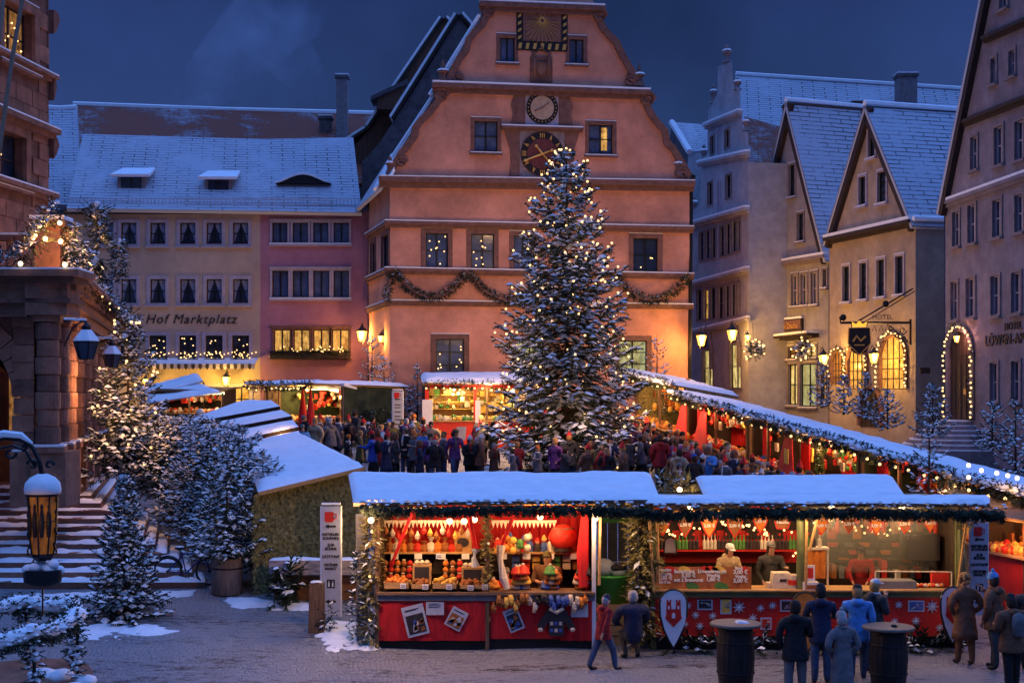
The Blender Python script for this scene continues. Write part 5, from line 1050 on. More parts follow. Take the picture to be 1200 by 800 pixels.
def stall_a():
    rt = root('gift_stall', (fx(570), Y0 + 1, 0), 'red gift and sweets stall with two bays, front row left', 'market stall')
    a0, a1 = fx(442), fx(697); D = 2.5; T = FA.T
    new_obj('plinth', MB().box(a0, a1, -.05, fz(748), -D, -.05, T), M_BLACK, rt)
    ctop = fz(693); 
    for i, (x0, x1) in enumerate(((442, 571), (573, 697))):
        p0, p1 = fx(x0) + .03, fx(x1) - .03
        new_obj('red_front_cloth', MB().box(p0, p1, fz(748), fz(703), -.04, 0, T), M_RED, rt); f = folds(FA, p0 + (0 if i == 0 else 1.4), p1, fz(750), fz(704), .02, M_RED, rt, 'cloth_drape', .018 if i == 0 else .03, .8 if i == 0 else .2)
    new_obj('counter_board', MB().box(a0, a1, ctop - .05, ctop, -.55, .12, T), M_WOOD, rt); new_obj('counter_trim', MB().box(a0, a1, fz(703), ctop - .055, -.1, .06, T), M_GREYP, rt)
    for k, x in enumerate((442, 571, 696)): new_obj('post', MB().box(fx(x) - .04, fx(x) + .04, 0, fz(594), -.06, .03, T), M_WOODV if k < 2 else M_WHITE, rt)
    bar(V((fx(701), Y0 - .3, fz(683))), V((fx(703), Y0 - .1, fz(600))), .028, M_WOODW, rt)
    new_obj('header_beam', MB().box(a0, a1, fz(601), fz(595), -.08, .04, T), M_REDP, rt)
    st = new_obj('light_strip', MB().box(a0 + .05, a1, fz(596.5, 27.0), fz(594.5, 27.0), .57, .61, T), M_ROPE, rt)
    new_obj('back_wall', MB().box(a0, a1, fz(750), 2.95, -D - .05, -D, T), M_DKWOOD, rt)
    folds(FA, a0 + .05, a1 - .05, 1.75, 2.75, -D + .08, M_RED, rt, 'red_back_cloth', .04, .2)
    for x in (442, 697): new_obj('side_wall', MB().box(fx(x) - .03, fx(x) + .02, 0, 2.95, -D, -.1, T), M_DKWOOD, rt)
    new_obj('ceiling', MB().box(a0, a1, 2.92, 2.96, -D, .1, T), M_WOODW, rt)
    folds(Frame.pts((fx(690), Y0 + D), (fx(690), Y0 + .1)), 0, D - .1, 1.1, 2.85, 0, M_RED, rt, 'side_curtain', .05, .3)
    new_obj('side_curtain', MB().tube([T(fx(684), 1.25, -.1), T(fx(683), 1.9, -.15), T(fx(686), 2.8, -.1)], [.10, .13, .07], 8), M_RED, rt)
    for (xa, ya, xb, yb, r) in ((482, 602, 455, 668, .035), (549, 600, 557, 648, .05), (603, 602, 587, 642, .04)): bar(T(fx(xa), fz(ya), -.05), T(fx(xb), fz(yb), -.5), r, M_RED, rt, 'red_strut')
    new_obj('knotted_cloth', MB().tube([T(fx(557), fz(645), -.25), T(fx(555), fz(655), -.2), T(fx(557), fz(665), -.2)], [.09, .05, .09], 7), M_PAPER, rt)
    new_obj('knotted_cloth', MB().tube([T(fx(587), fz(640), -.2), T(fx(586), fz(655), -.15), T(fx(590), fz(678), -.05), T(fx(595), fz(690), 0)], [.10, .06, .09, .06], 7), G_WHT, rt)
    for (x0, x1) in ((449, 553), (576, 652)): zig(FA, fx(x0, 29), fx(x1, 29), fz(612, 29), .12, -1.4, G_WHT, rt)
    for (x, y) in ((527, 611), (544, 611), (556, 609), (633, 606), (437, 594), (438, 607), (696, 604)): inst(BULB_L, 'bulb', V((fx(x, 27.9), 27.9 if 440 < x < 690 else 27.35, fz(y, 27.8))), rt)
    for x in (505, 632): lamp_light(V((fx(x), Y0 + .75, 2.72)), 62, (1, .56, .24), .12)
    lamp_light(V((fx(505), Y0 - .38, 2.70)), 75, (1, .58, .24), .25); lamp_light(V((fx(635), Y0 - .38, 2.70)), 75, (1, .58, .24), .25); lamp_light(V((fx(421), Y0 - 1.0, 2.75)), 170, (1, .56, .30), .15)
    # shelves
    for (x0, x1, y) in ((447, 553, 647), (574, 690, 647)):
        s = new_obj('shelf', MB().box(fx(x0, 28.9), fx(x1, 28.9), fz(y, 28.9) - .03, fz(y, 28.9), -1.75, -1.3, T), M_WOODW, rt)
        for k in range(4): new_obj('price_tag', MB().box(fx(x0, 28.9) + .2 + k * .5, fx(x0, 28.9) + .36 + k * .5, fz(y, 28.9) - .14, fz(y, 28.9) - .02, -1.3, -1.29, T), M_WHITE, s)
    new_obj('shelf_back', MB().box(fx(447, 28.9), fx(553, 28.9), 1.3, fz(648, 28.9) - .04, -1.8, -1.76, T), M_DKWOOD, rt)
    new_obj('shelf_back', MB().box(fx(574, 28.9), fx(690, 28.9), 1.3, fz(648, 28.9) - .04, -2.2, -2.16, T), M_DKWOOD, rt)
    z = fz(647, 28.9)
    for k in range(11):
        x = 455 + k * 8.2; jar(T(fx(x, 28.8), z, -1.5), .10, rnd.uniform(.2, .3), (G_BRN, G_WHT, G_ORG, G_BRN, G_RED)[k % 5], None, '%s gift bag, %s from the left on the upper shelf of the left bay' % (('brown', 'pale', 'orange', 'brown', 'red')[k % 5], ORD[k]), 'wrapped gifts on the upper shelf', 'gift bag', 3)
    b = new_obj('picture_box', MB().box(fx(532, 28.8), fx(552, 28.8), z, z + .42, -1.6, -1.45, T), M_WOODW); tag(b, 'wooden picture box at the right end of the upper shelf', 'box')
    b2 = MB().prism([(0.06 + fx(532, 28.8) + .13 * math.cos(t * .63) + .12, z + .2 + .1 * math.sin(t * .63)) for t in range(10)], -1.45, -1.44, T); new_obj('dark_picture', b2, G_BLK, b)
    # goods in the left bay on the counter: crates, stacked wrapped sweets
    for k, (x0, x1, y0, y1, m) in enumerate(((449, 480, 691, 682, G_ORG), (481, 504, 691, 684, G_BRN), (506, 536, 691, 683, G_YEL), (538, 566, 691, 685, G_BRN))):
        crate(fx(x0), fx(x1), fz(y0), fz(y1), -.45, .02, ['crate of orange sweets at the left end of the counter', 'crate of brown sweets second from the left on the counter', 'crate of yellow sweets third from the left on the counter', 'low crate of brown sweets at the middle post'][k], 'sweet crates on the counter', m)
    for k in range(26):
        row = k // 9; x = (450 + (k % 9) * 7.3 if k % 9 < 5 else 480 + (k % 9) * 8.3); y = 679 - row * 7.0
        if x > 552: continue
        jar(T(fx(x, 28.2), fz(y, 28.2), -.7 - .12 * row), .062, .12, (G_BRN, G_RED, G_ORG)[k % 3], G_WHT if k % 2 else None, 'wrapped ball of sweets, %s in the %s row of the left bay pile' % (ORD[k % 9], ('bottom', 'middle', 'top')[row]), 'sweets piled in the left bay', 'sweets', 1)
    for (x0, x1, y0, y1) in ((482, 504, 684, 664), (540, 566, 684, 667)):
        bx = new_obj('display_box', MB().box(fx(x0), fx(x1), fz(y0), fz(y1), -.6, -.35, T), M_WOODW); tag(bx, 'wooden display box ' + ('in the middle of the left bay' if x0 == 482 else 'beside the middle post of the gift stall'), 'box'); new_obj('dark_inside', MB().box(fx(x0) + .04, fx(x1) - .04, fz(y0) + .04, fz(y1) - .04, -.35, -.345, T), G_BLK, bx)  # solid box, flat dark sheet on its front painted as a shaded hollow
        for k in range(3): new_obj('lid_goods', MB().ell(T(fx(x0 + 5 + k * 6), fz(y1) + .04, -.45), .06, .06, .05, 6, 4), G_WHT, bx)
    tg = MB()
    for k, (x, y) in enumerate(((469, 686), (495, 687), (523, 687), (548, 688), (565, 687), (511, 651))):
        t = new_obj('price_card', MB().box(fx(x), fx(x + 7), fz(y + 3), fz(y - 3), .03, .04, T), M_WHITE, rt)
        for q in range(2): new_obj('print_line', MB().box(fx(x + 1), fx(x + 6), fz(y + 1.6 - 2 * q), fz(y + 1.0 - 2 * q), .04, .044, T), M_BLACK, t)
    # right bay: dolls on the shelf, knitted caps, a big red globe, mitts and toys on the counter
    for k in range(13):
        f = new_obj('folded_scarf', MB().box(fx(600 + (k % 7) * 12, 28.9), fx(609 + (k % 7) * 12, 28.9), fz(668 - 9 * (k // 7), 28.9), fz(661 - 9 * (k // 7), 28.9), -1.9, -1.5, T), (G_BLU, G_WHT, G_BLK, G_RED, G_BRN, G_GRN, G_YEL)[(k * 3) % 7]); tag(f, '%s folded scarf, %s in the %s row behind the stall keeper' % (CN((G_BLU, G_WHT, G_BLK, G_RED, G_BRN, G_GRN, G_YEL)[(k * 3) % 7]).replace('ginger', 'brown'), ORD[k % 7], ('lower', 'upper')[k // 7]), 'scarf', 'folded scarves in the right bay')
    for k in range(14):
        x = 452 + k * 7.4; y = 622 + (k % 3) * 3; w = new_obj('hanging_ornament', MB().lathe([(.01, 0), (.05, .04), (.06, .10), (.03, .15), (.008, .2)], T(fx(x, 28.3), fz(y + 5, 28.3), -.75), 7), (G_BRN, G_WHT, G_RED, G_YEL)[k % 4]); tag(w, '%s ornament, %s of those hanging in the left bay' % (('brown', 'pale', 'red', 'yellow')[k % 4], ORD[k]), 'ornament', 'ornaments hanging in the left bay'); new_obj('string', MB().tube([T(fx(x, 28.3), fz(y + 5, 28.3) + .2, -.75), T(fx(x, 28.3), 2.9, -.75)], .005, 3), M_BLACK, w)
    dolls = ((583, G_YEL), (590, G_RED), (598, G_ORG), (606, G_WHT), (614, G_RED), (621, G_BLU), (630, G_BLK), (638, G_BLU), (646, G_WHT), (655, G_RED))
    for k, (x, m) in enumerate(dolls):
        h = .26 + .05 * (k % 3); p = T(fx(x, 28.8), z, -1.5); d = new_obj('toy_doll', MB().lathe([(.075, 0), (.085, h * .4), (.05, h * .62)], p, 8), m); tag(d, ['yellow', 'red', 'orange', 'white', 'second red', 'blue', 'black', 'second blue', 'second white', 'last red'][k] + ' clothed toy doll on the shelf, %s from the left' % ['first', 'second', 'third', 'fourth', 'fifth', 'sixth', 'seventh', 'eighth', 'ninth', 'tenth'][k], 'doll', 'dolls on the right shelf')
        new_obj('head', MB().ell(p + V((0, 0, h * .78)), .06, .06, .065, 8, 6), M_SKIN, d, smooth=True); new_obj('cap', MB().lathe([(.062, h * .82), (.04, h * 1.02), (.008, h * 1.15)], p, 7), dolls[(k + 3) % 10][1], d)
    for k in range(10):   # paper stars and balls hanging on the left of the right bay
        b = new_obj('tree_ball', MB().ell(T(fx(584 + (k % 5) * 8.5, 28.5), fz(640 - (k // 5) * 9 + (k % 3) * 3, 28.5), -1.1), .085, .085, .085, 8, 6), (G_RED, G_ORG, G_YEL, G_GRN, G_WHT)[k % 5], smooth=True); tag(b, 'shiny ball hanging left in the right bay, %s in the %s row' % (ORD[k % 5], ('lower', 'upper')[k // 5]), 'bauble', 'tree balls hanging in the right bay')
    p = T(fx(660, 28.8), fz(646, 28.8), -1.3); gl = new_obj('big_red_globe', MB().ell(p + V((0, 0, .30)), .30, .24, .27, 18, 10), G_RED, smooth=True); tag(gl, 'big round red ornament with a dark jagged top on the right shelf', 'ornament'); b = MB()
    for k in range(12):
        a0_, a1_ = k * .5236, k * .5236 + .48; am = (a0_ + a1_) / 2; q0 = lambda a, e, r=1.03: p + V((.30 * r * math.cos(a) * math.cos(e), .24 * r * math.sin(a) * math.cos(e), .30 + .27 * r * math.sin(e)))
        b.face([q0(a0_, .75), q0(am, .05), q0(a1_, .75)]); b.face([q0(a0_, .75), q0(a1_, .75), q0(am, 1.5)])
    new_obj('leaf_ruff', b, M_TRIM, gl)
    new_obj('base', MB().lathe([(.2, 0), (.2, .07)], p, 12), G_BLK, gl)
    cols = [G_ORG, G_YEL, G_BRN, G_BLK, G_WHT, G_ORG, G_RED, G_RED, G_BLU, G_WHT, G_ORG, G_ORG, G_BRN, G_BLK, G_YEL, G_BLU, G_BLU, G_WHT, G_RED, G_ORG, G_BRN, G_YEL, G_RED, G_GRN]
    for k in range(34):
        x = 578 + (k * 37 % 112); y = 692 - (k % 4) * 6; c = -.1 + .06 * (k % 4); m = cols[k % 24]; r = rnd.uniform(.09, .15)
        h = new_obj('knitted_cap', MB().lathe([(r, 0), (r * 1.08, .05), (r * .95, .05), (r * .85, r * .9), (r * .4, r * 1.35), (.01, r * 1.5)], T(fx(x), fz(y), c - .25), 9), m, smooth=True); tag(h, '%s knitted cap in the %s layer of the counter heap, %s place from its left' % (('crimson' if k == 7 else CN(m).replace('ginger', 'brown')), ('bottom', 'second', 'third', 'top')[k % 4], ORD[min(14, int((x - 578) / 8))]), 'cap', 'knitted caps on the counter'); new_obj('pompon', MB().ell(T(fx(x), fz(y) + r * 1.5, c - .25), .035, .035, .035, 6, 4), G_WHT, h)
    for k in range(24):   # mittens and puppets hanging over the cloth
        x = 580 + k * 4.6 + rnd.uniform(-1, 1); y = 694 + rnd.uniform(0, 5) if k % 5 else 704; m = (G_BRN, G_YEL, G_BRN, G_WHT, G_BLK, G_BLU, G_BLU, G_WHT, G_ORG)[int((k / 24) * 8.9)]
        h = new_obj('mitten', MB().tube([T(fx(x), fz(y), .12), T(fx(x + rnd.uniform(-1, 1)), fz(y + 5), .15), T(fx(x + rnd.uniform(-1.5, 1.5)), fz(y + 12), .13)], [.045, .06, .035], 6), m, smooth=True); new_obj('thumb', MB().tube([T(fx(x), fz(y + 5), .16), T(fx(x + 2), fz(y + 8), .19)], .022, 5), m, h)
        tag(h, ('brown patterned' if k < 8 else 'pale' if k < 11 else 'blue patterned' if k < 19 else 'orange') + ' mitten over the right bay cloth, %s along the row' % (ORD[k] if k < 15 else ORD[k - 15] + ' after the middle'), 'mitten', ('brown' if k < 8 else 'pale' if k < 11 else 'blue' if k < 19 else 'orange') + ' mittens over the counter')
    # sheets fixed to the red cloth
    def sheet(px, py, w, h, ang, m, label, lines=0, pic=None):
        a, z = fx(px), fz(py); ca, sa = math.cos(R(ang)), math.sin(R(ang)); w, h = w / 58, h / 58
        P = lambda u, v: (a + u * ca - v * sa, z + u * sa + v * ca); q = [P(-w / 2, -h / 2), P(w / 2, -h / 2), P(w / 2, h / 2), P(-w / 2, h / 2)]
        o = new_obj('poster', MB().prism(q, .055, .065, T), m); tag(o, label, 'poster')
        if pic: new_obj('printed_picture', MB().prism([P(-w * .4, -h * .42), P(w * .4, -h * .42), P(w * .4, h * .2), P(-w * .4, h * .2)], .065, .069, T), pic, o)
        for k in range(lines): v = h * (.36 - k * .13); new_obj('printed_line', MB().prism([P(-w * .36, v - h * .022), P(w * rnd.uniform(.1, .36), v - h * .022), P(w * .3, v + h * .022), P(-w * .36, v + h * .022)], .065, .070, T), M_BLACK, o)
        if pic:
            for k in range(9): u, v = rnd.uniform(-.3, .3) * w, rnd.uniform(-.32, .1) * h; s = .05; new_obj('printed_detail', MB().prism([P(u - s, v - s), P(u + s, v - s * .5), P(u + s * .6, v + s), P(u - s * .4, v + s * .7)], .069, .073, T), rnd.choice([G_WHT, G_BRN, G_BLU, M_PAPER]), o)
        return o
    sheet(487, 726, 26, 36, 14, M_PAPER, 'tilted calendar sheet on the left red cloth', 1, G_BLK); sheet(510, 712, 21, 15, 0, M_PAPER, 'small white notice on the left red cloth', 3); sheet(535, 724, 20, 24, -28, M_PAPER, 'tilted photo print on the left red cloth', 1, G_BRN)
    sheet(602, 725, 18, 27, 22, M_PAPER, 'tilted leaflet with a dark emblem on the right red cloth', 2, G_BLK); sheet(679, 714, 20, 16, 0, M_PAPER, 'white notice at the right end of the red cloth', 3)
    a, z = fx(652), fz(717); ju = new_obj('small_jumper', MB().prism([(a - .16, z + .1), (a + .16, z + .1), (a + .38, z - .28), (a + .26, z - .36), (a + .16, z - .16), (a + .15, z - .46), (a - .15, z - .46), (a - .16, z - .16), (a - .28, z - .36), (a - .4, z - .26)], .05, .12, T), G_BLK); tag(ju, 'dark knitted childs jumper hanging on the red cloth', 'jumper'); new_obj('collar', MB().tube([T(a - .14, z + .1, .13), T(a, z + .02, .15), T(a + .14, z + .1, .13)], .04, 6), G_WHT, ju)
    for s in (-1, 1): new_obj('white_cuff', MB().ell(T(a + s * .32, z - .33, .1), .06, .05, .05, 6, 4), G_WHT, ju)
    for k in range(6): new_obj('pattern_patch', MB().box(a - .13 + .09 * (k % 3), a - .07 + .09 * (k % 3), z - .38 + .14 * (k // 3), z - .31 + .14 * (k // 3), .12, .125, T), G_WHT if k % 2 else G_BLU, ju)
    # left fir-clad corner, dark flap
    g = garland(rt, [T(fx(434), .1, -.1), T(fx(434), 1.4, -.1), T(fx(435), 2.85, -.1)], .17, 170, .18, M_BROWNG, 'fir_clad_corner', 7, bulbs=3)
    garland(rt, [T(fx(571), 1.25, .02), T(fx(570), 2.8, .02)], .09, 120, .05, M_BROWNG, 'fir_clad_post', 8)
    new_obj('dark_side_flap', MB().prism([(fx(415), fz(755)), (fx(428), fz(757)), (fx(428), fz(603)), (fx(414), fz(604))], -.5, -.42, T), M_GREYP, rt)
    garland(rt, [T(fx(414), .2, -.4), T(fx(416), 1.2, -.35), T(fx(418), 1.9, -.4)], .14, 60, .9, M_NEEDLE2, 'fir_side', 9)
    # roof boards and snow
    P = [V((fx(414, 27.0), 27.0, fz(589, 27.0))), V((fx(774, 27.0), 27.0, fz(585, 27.0))), V((fx(762, 30.4), 30.4, fz(555, 30.4))), V((fx(408, 30.4), 30.4, fz(555, 30.4)))]
    b = MB(); slab(b, P, .07); r = new_obj('roof_boards', b, M_WOOD, rt); new_obj('roof_snow', snow_sheet(P, .075, 120, 18, 1, .045, ragged=.08), M_SNOW, r, smooth=True)
    lamp_light(V((fx(426, 29.8), 29.7, 2.35)), 55, (1, .66, .25), .1); inst(BULB_L, 'bulb', V((fx(424, 29.6), 29.6, 2.45)), rt)  # added lamp and bulb behind the corner, put in to brighten the fir-clad hut
    return rt
stall_a()
# common front garland of the left stall and canopy of the right one
g = garland(None, [V((fx(428), 26.85, fz(586))), V((fx(500), 26.85, fz(588))), V((fx(600), 26.85, fz(586))), V((fx(700), 26.85, fz(587))), V((fx(757), 26.85, fz(590)))], .13, 190, .35, M_NEEDLE2, 'eave_garland', 61, drop=.9, snowcap=.05, L=.2); tag(g, 'dark fir garland with snow along the eave of the left front stall', 'garland')
g = garland(None, [V((fx(757), 26.8, fz(592))), V((fx(860), 26.8, fz(589))), V((fx(960), 26.8, fz(589))), V((fx(1060), 26.8, fz(590))), V((fx(1160), 26.8, fz(592)))], .14, 190, .35, M_NEEDLE2, 'eave_garland', 62, drop=.9, snowcap=.05, L=.2); tag(g, 'dark fir garland along the eave of the right front stall', 'garland')

M_MENU = lit_mat('menu_banner_print', (.10, .03, .01), (.62, .16, .05), .25, 4)  # banner is no lamp, a weak glow is put into its print
def stall_b():
    rt = root('food_stall', (fx(945), Y0 + 1, 0), 'wide red and green food stall with hanging price shields, front row right', 'market stall'); T = FA.T; D = 2.6
    a0, a1 = fx(764), fx(1130)
    new_obj('plinth', MB().box(a0 + .1, a1 - .1, -.05, fz(744), -D, -.1, T), M_BLACK, rt)
    for i, (x0, x1) in enumerate(((768, 938), (940, 1126))): new_obj('red_front_board', MB().box(fx(x0), fx(x1), fz(745), fz(702), -.05, 0, T), M_REDP, rt); new_obj('red_trim', MB().box(fx(x0), fx(x1), fz(702), fz(699.5), -.05, .02, T), G_RED, rt)
    new_obj('counter', MB().box(a0, a1, fz(699), fz(692), -.6, .06, T), M_GREENP, rt); new_obj('counter_top', MB().box(a0, a1, fz(692) + .002, fz(690), -.6, .14, T), M_WOODW, rt)
    for x in (766, 938, 1124): new_obj('post', MB().box(fx(x) - .05, fx(x) + .05, 0, fz(600), -.12, -.02, T), M_GREENP, rt)
    for (xa, ya, xb, yb) in ((760, 602, 766, 694), (769, 600, 771, 680), (944, 600, 943, 690), (958, 600, 947, 645), (1131, 603, 1120, 690)): bar(T(fx(xa), fz(ya), .12), T(fx(xb), fz(yb), .1), .03, M_WOODW, rt)
    for (x, y0, y1) in ((938, 604, 690), (1126, 620, 692)): new_obj('green_curtain', MB().tube([T(fx(x), fz(y0), -.05), T(fx(x + 1), fz((y0 + y1) / 2), -.02), T(fx(x + 2), fz(y1), -.05)], [.07, .09, .11], 8), M_GREENP, rt)
    new_obj('back_wall', MB().box(a0, a1, 0, 3, -D - .05, -D, T), M_DKWOOD, rt); new_obj('red_wall_board', MB().box(fx(770, 30), fx(938, 30), fz(660, 30), fz(622, 30), -D + .0, -D + .04, T), M_REDP, rt)
    for x in (764, 1128): new_obj('side_wall', MB().box(fx(x) - .03, fx(x) + .03, 0, 2.95, -D, -.15, T), M_DKWOOD, rt)
    new_obj('ceiling', MB().box(a0, a1, 2.93, 2.97, -D, .1, T), M_WOODW, rt)
    new_obj('header_board', MB().box(a0, a1, fz(603), fz(598), -.06, .04, T), M_WOODW, rt); bar(T(a0, fz(605), -.2), T(a1, fz(605), -.2), .012, M_WHITE, rt, 'rail')
    sh = new_obj('shelf', MB().box(fx(770, 29.6), fx(936, 29.6), fz(643, 29.6) - .04, fz(643, 29.6), -2.5, -1.9, T), M_REDP, rt)
    zz = fz(643, 29.5)
    k = 0; x = 775
    while x < 935:
        if not (818 < x < 823):
            m = (G_BLK, G_GRN, G_BLK, G_WHT)[(k // 4) % 4]; jar(T(fx(x, 29.5), zz, -1.9 - .0), .045, .30, m, G_RED if k % 3 == 0 else None, {0: 'dark bottle', 1: 'green bottle', 2: 'dark bottle', 3: 'pale bottle'}[(k // 4) % 4] + ' on the red back shelf, %s of its cluster, cluster %s' % (ORD[k % 4], ORD[min(k // 4, 14)]), {0: 'dark bottles', 1: 'green bottles', 2: 'dark bottles', 3: 'pale bottles'}[(k // 4) % 4] + ' on the back shelf', 'bottle', 2)
        x += 4.2; k += 1
    # lights: strip under the header, small fairy bulbs across the back
    for x in (815, 900, 985, 1070): lamp_light(V((fx(x), Y0 + .8, 2.72)), 52, (1, .66, .33), .14); inst(BULB_L, 'bulb', V((fx(x), Y0 + .8, 2.82)), rt)
    
    for x in (830, 940, 1060): lamp_light(V((fx(x), Y0 - .42, 2.72)), 70, (1, .60, .27), .3)
    for k in range(90):
        x = rnd.uniform(775, 1118); y = 618 + 6 * math.sin(x * .05) + rnd.uniform(-4, 4) + (rnd.uniform(0, 40) if 925 < x < 936 or 1088 < x < 1108 else 0); inst(BULB_S, 'fairy_bulb', V((fx(x, 29.4), 29.4, fz(y, 29.4))), rt, scale=(.8, .8, .8))
    # kitchen things behind the counter, right bay
    stm = MB(); stm.box(fx(966), fx(1112), 1.45, 2.80, -1.9, -.7, T); ms = bpy.data.materials.new('steam_volume'); ms.use_nodes = True; nn = ms.node_tree; nn.nodes.clear(); vo = nn.nodes.new('ShaderNodeVolumePrincipled'); vo.inputs['Density'].default_value = .32; vo.inputs['Color'].default_value = (.8, .75, .68, 1); oo = nn.nodes.new('ShaderNodeOutputMaterial'); nn.links.new(vo.outputs[0], oo.inputs['Volume'])
    so = new_obj('steam', stm, ms); so['kind'] = 'stuff'
    for k in range(22):
        x = 975 + k * 6.2; wv = new_obj('kitchen_pan', MB().lathe([(.02, 0), (.10, .01), (.13, .09), (.12, .09), (.1, .02)], T(fx(x, 30.1), fz(640 + 9 * (k % 3), 30.1), -2.42), 10), (G_RED, G_BLK, G_ORG, M_GREYP)[k % 4], rt)
    for k in range(20):
        x = 968 + k * 7.4; L = rnd.uniform(.18, .42); new_obj('hanging_decoration', MB().lathe([(.01, 0), (.045, .04), (.05, L * .5), (.03, L), (.008, L + .04)], T(fx(x, 29.3), 2.55 - L, -1.75 + rnd.uniform(-.2, .2)), 7), (G_RED, G_BRN, G_RED, G_ORG, M_REDP)[k % 5], rt)
    for k in range(16):
        x = 975 + k * 8.3; h = rnd.uniform(.15, .45); new_obj('kitchen_box', MB().box(fx(x, 29.4), fx(x + rnd.uniform(4, 7), 29.4), 1.2, 1.2 + h, -2.1, -1.8, T), (G_BRN, M_GREYP, G_RED, G_BLK, G_WHT)[k % 5], rt)
    new_obj('back_shelf', MB().box(fx(965, 30), fx(1055, 30), fz(655, 30) - .03, fz(655, 30), -2.55, -2.2, T), M_DKWOOD, rt)
    for k in range(9): new_obj('back_poster', MB().box(fx(972 + k * 15, 30), fx(982 + k * 15, 30), fz(632 - (k % 2) * 6, 30), fz(618 - (k % 2) * 6, 30), -2.6, -2.57, T), (G_RED, G_BRN, G_ORG)[k % 3], rt)
    for k in range(6): new_obj('dark_arch', MB().prism([(fx(781 + k * 26, 29.9) + .55 * u, fz(632, 29.9) + v) for u, v in ((-.3, 0), (-.26, .4), (0, .62), (.26, .4), (.3, 0))], -2.55, -2.5, T), M_DKWOOD, rt)
    gr = new_obj('steel_grill_hood', MB().box(fx(1060, 28.8), fx(1098, 28.8), fz(655, 28.8), fz(625, 28.8), -1.6, -1.0, T), G_BLK); tag(gr, 'dark cabinet behind the counter at the right end of the food stall', 'cabinet'); gr['category'] = 'cabinet'
    gs = root('glass_counter_guard', T(fx(1075), fz(690), -.2), 'low glass guard with steel rail on the right half of the counter', 'counter guard')
    bar(T(fx(1028), fz(670), -.15), T(fx(1118), fz(671), -.15), .014, G_WHT, gs, 'rail')
    for x in (1028, 1052, 1118): bar(T(fx(x), fz(671), -.15), T(fx(x), fz(690), -.15), .016, G_WHT, gs, 'post')
    gt = new_obj('steel_tray', MB().box(fx(1032), fx(1075), fz(690), fz(681), -.5, -.05, T), M_GREYP); tag(gt, 'grey steel tray box on the counter under the rail', 'tray')
    for k in range(14): jar(T(fx(1078 + k * 2.4), fz(689), -.2 - .1 * (k % 2)), .05, .07, (G_ORG, G_WHT, G_RED)[k % 3], None, 'bread roll or fruit, %s in the row beside the steel tray' % ORD[k], 'rolls on the right counter', 'bread roll', 1)
    rb = new_obj('red_box', MB().box(fx(1098), fx(1118), fz(689), fz(672), -.45, -.3, T), G_RED); tag(rb, 'small red box at the right end of the food counter', 'box')
    cr = new_obj('cash_register', (lambda b: (b.prism([(fx(906), fz(690)), (fx(928), fz(690)), (fx(928), fz(672)), (fx(908), fz(672))], -.45, -.1, T), b.box(fx(901), fx(906), fz(690), fz(684), -.4, -.15, T), b)[-1])(MB()), G_WHT); tag(cr, 'pale cash register standing left of the middle post', 'cash register'); new_obj('display', MB().box(fx(915), fx(923), fz(682), fz(679), -.1, -.09, T), G_BLK, cr)
    pb = new_obj('paper_tub', MB().lathe([(.11, 0), (.13, .28)], T(fx(931), fz(690), -.15), 10), G_WHT); tag(pb, 'round printed tub between the cash register and the middle post', 'tub'); new_obj('red_band', MB().lathe([(.128, .08), (.133, .18)], T(fx(931), fz(690), -.15), 10), G_RED, pb)
    pf = new_obj('framed_menu', MB().box(fx(941), fx(955), fz(680), fz(662), -.05, 0, T), M_WHITE); tag(pf, 'small framed menu picture standing at the middle post', 'framed picture'); new_obj('picture', MB().box(fx(943), fx(953), fz(677), fz(665), 0, .006, T), G_RED, pf)
    nb = new_obj('napkin_box', MB().box(fx(940), fx(958), fz(691), fz(681), -.1, .12, T), M_WHITE); tag(nb, 'white napkin box below the framed menu picture', 'box'); new_obj('print', MB().box(fx(943), fx(955), fz(689), fz(684), .12, .124, T), G_BRN, nb)
    cb = new_obj('striped_cloth', None or MB().box(0, 0, 0, 0, 0, 0), G_RED) if False else folds(FA, fx(950), fx(973), fz(680), fz(646), -.35, G_ORG, None, 'orange_cloth', .05, .14); tag(cb, 'orange and red folded cloth hanging in a white stand by the middle post', 'cloth')
    stn = root('white_stand', T(fx(962), fz(688), -.4), 'white shelf stand holding bottles above the orange cloth', 'stand'); bar(T(fx(948), fz(688), -.38), T(fx(948), fz(644), -.38), .02, G_WHT, stn, 'leg'); bar(T(fx(975), fz(688), -.38), T(fx(975), fz(644), -.38), .02, G_WHT, stn, 'leg'); new_obj('board', MB().box(fx(947), fx(976), fz(646), fz(643.5), -.6, -.3, T), G_WHT, stn)
    for k, x in enumerate((952, 959, 966)): jar(T(fx(x), fz(643.4), -.42), .05, .26, (G_GRN, G_BLK, G_WHT)[k], G_RED, ['green', 'dark', 'white'][k] + ' bottle on the white stand', 'bottles on the white stand', 'bottle', 2)
    bd = root('little_chalkboard', T(fx(786), fz(630), -.9), 'small framed chalkboard hanging in the left bay of the food stall', 'chalkboard'); new_obj('slate', MB().prism([(fx(779, 28.5), fz(647, 28.5)), (fx(792, 28.5), fz(647, 28.5)), (fx(791, 28.5), fz(633, 28.5)), (fx(786, 28.5), fz(630, 28.5)), (fx(780, 28.5), fz(633, 28.5))], -.92, -.9, T), M_BLUEP, bd); new_obj('frame', MB().tube([T(fx(x, 28.5), fz(y, 28.5), -.88) for x, y in ((778, 648), (793, 648), (792, 632), (786, 628), (779, 632))], .02, 4, closed=True), M_BLACK, bd)
    # menu banner hanging low in the left bay: flat sheet with a faintly glowing print and lettering
    mn = root('menu_banner', T(fx(823), fz(690), -.02), 'long printed food banner with prices across the left bay', 'banner')
    new_obj('sheet', MB().box(fx(768), fx(881), fz(690), fz(664), -.05, -.03, T), M_MENU, mn)
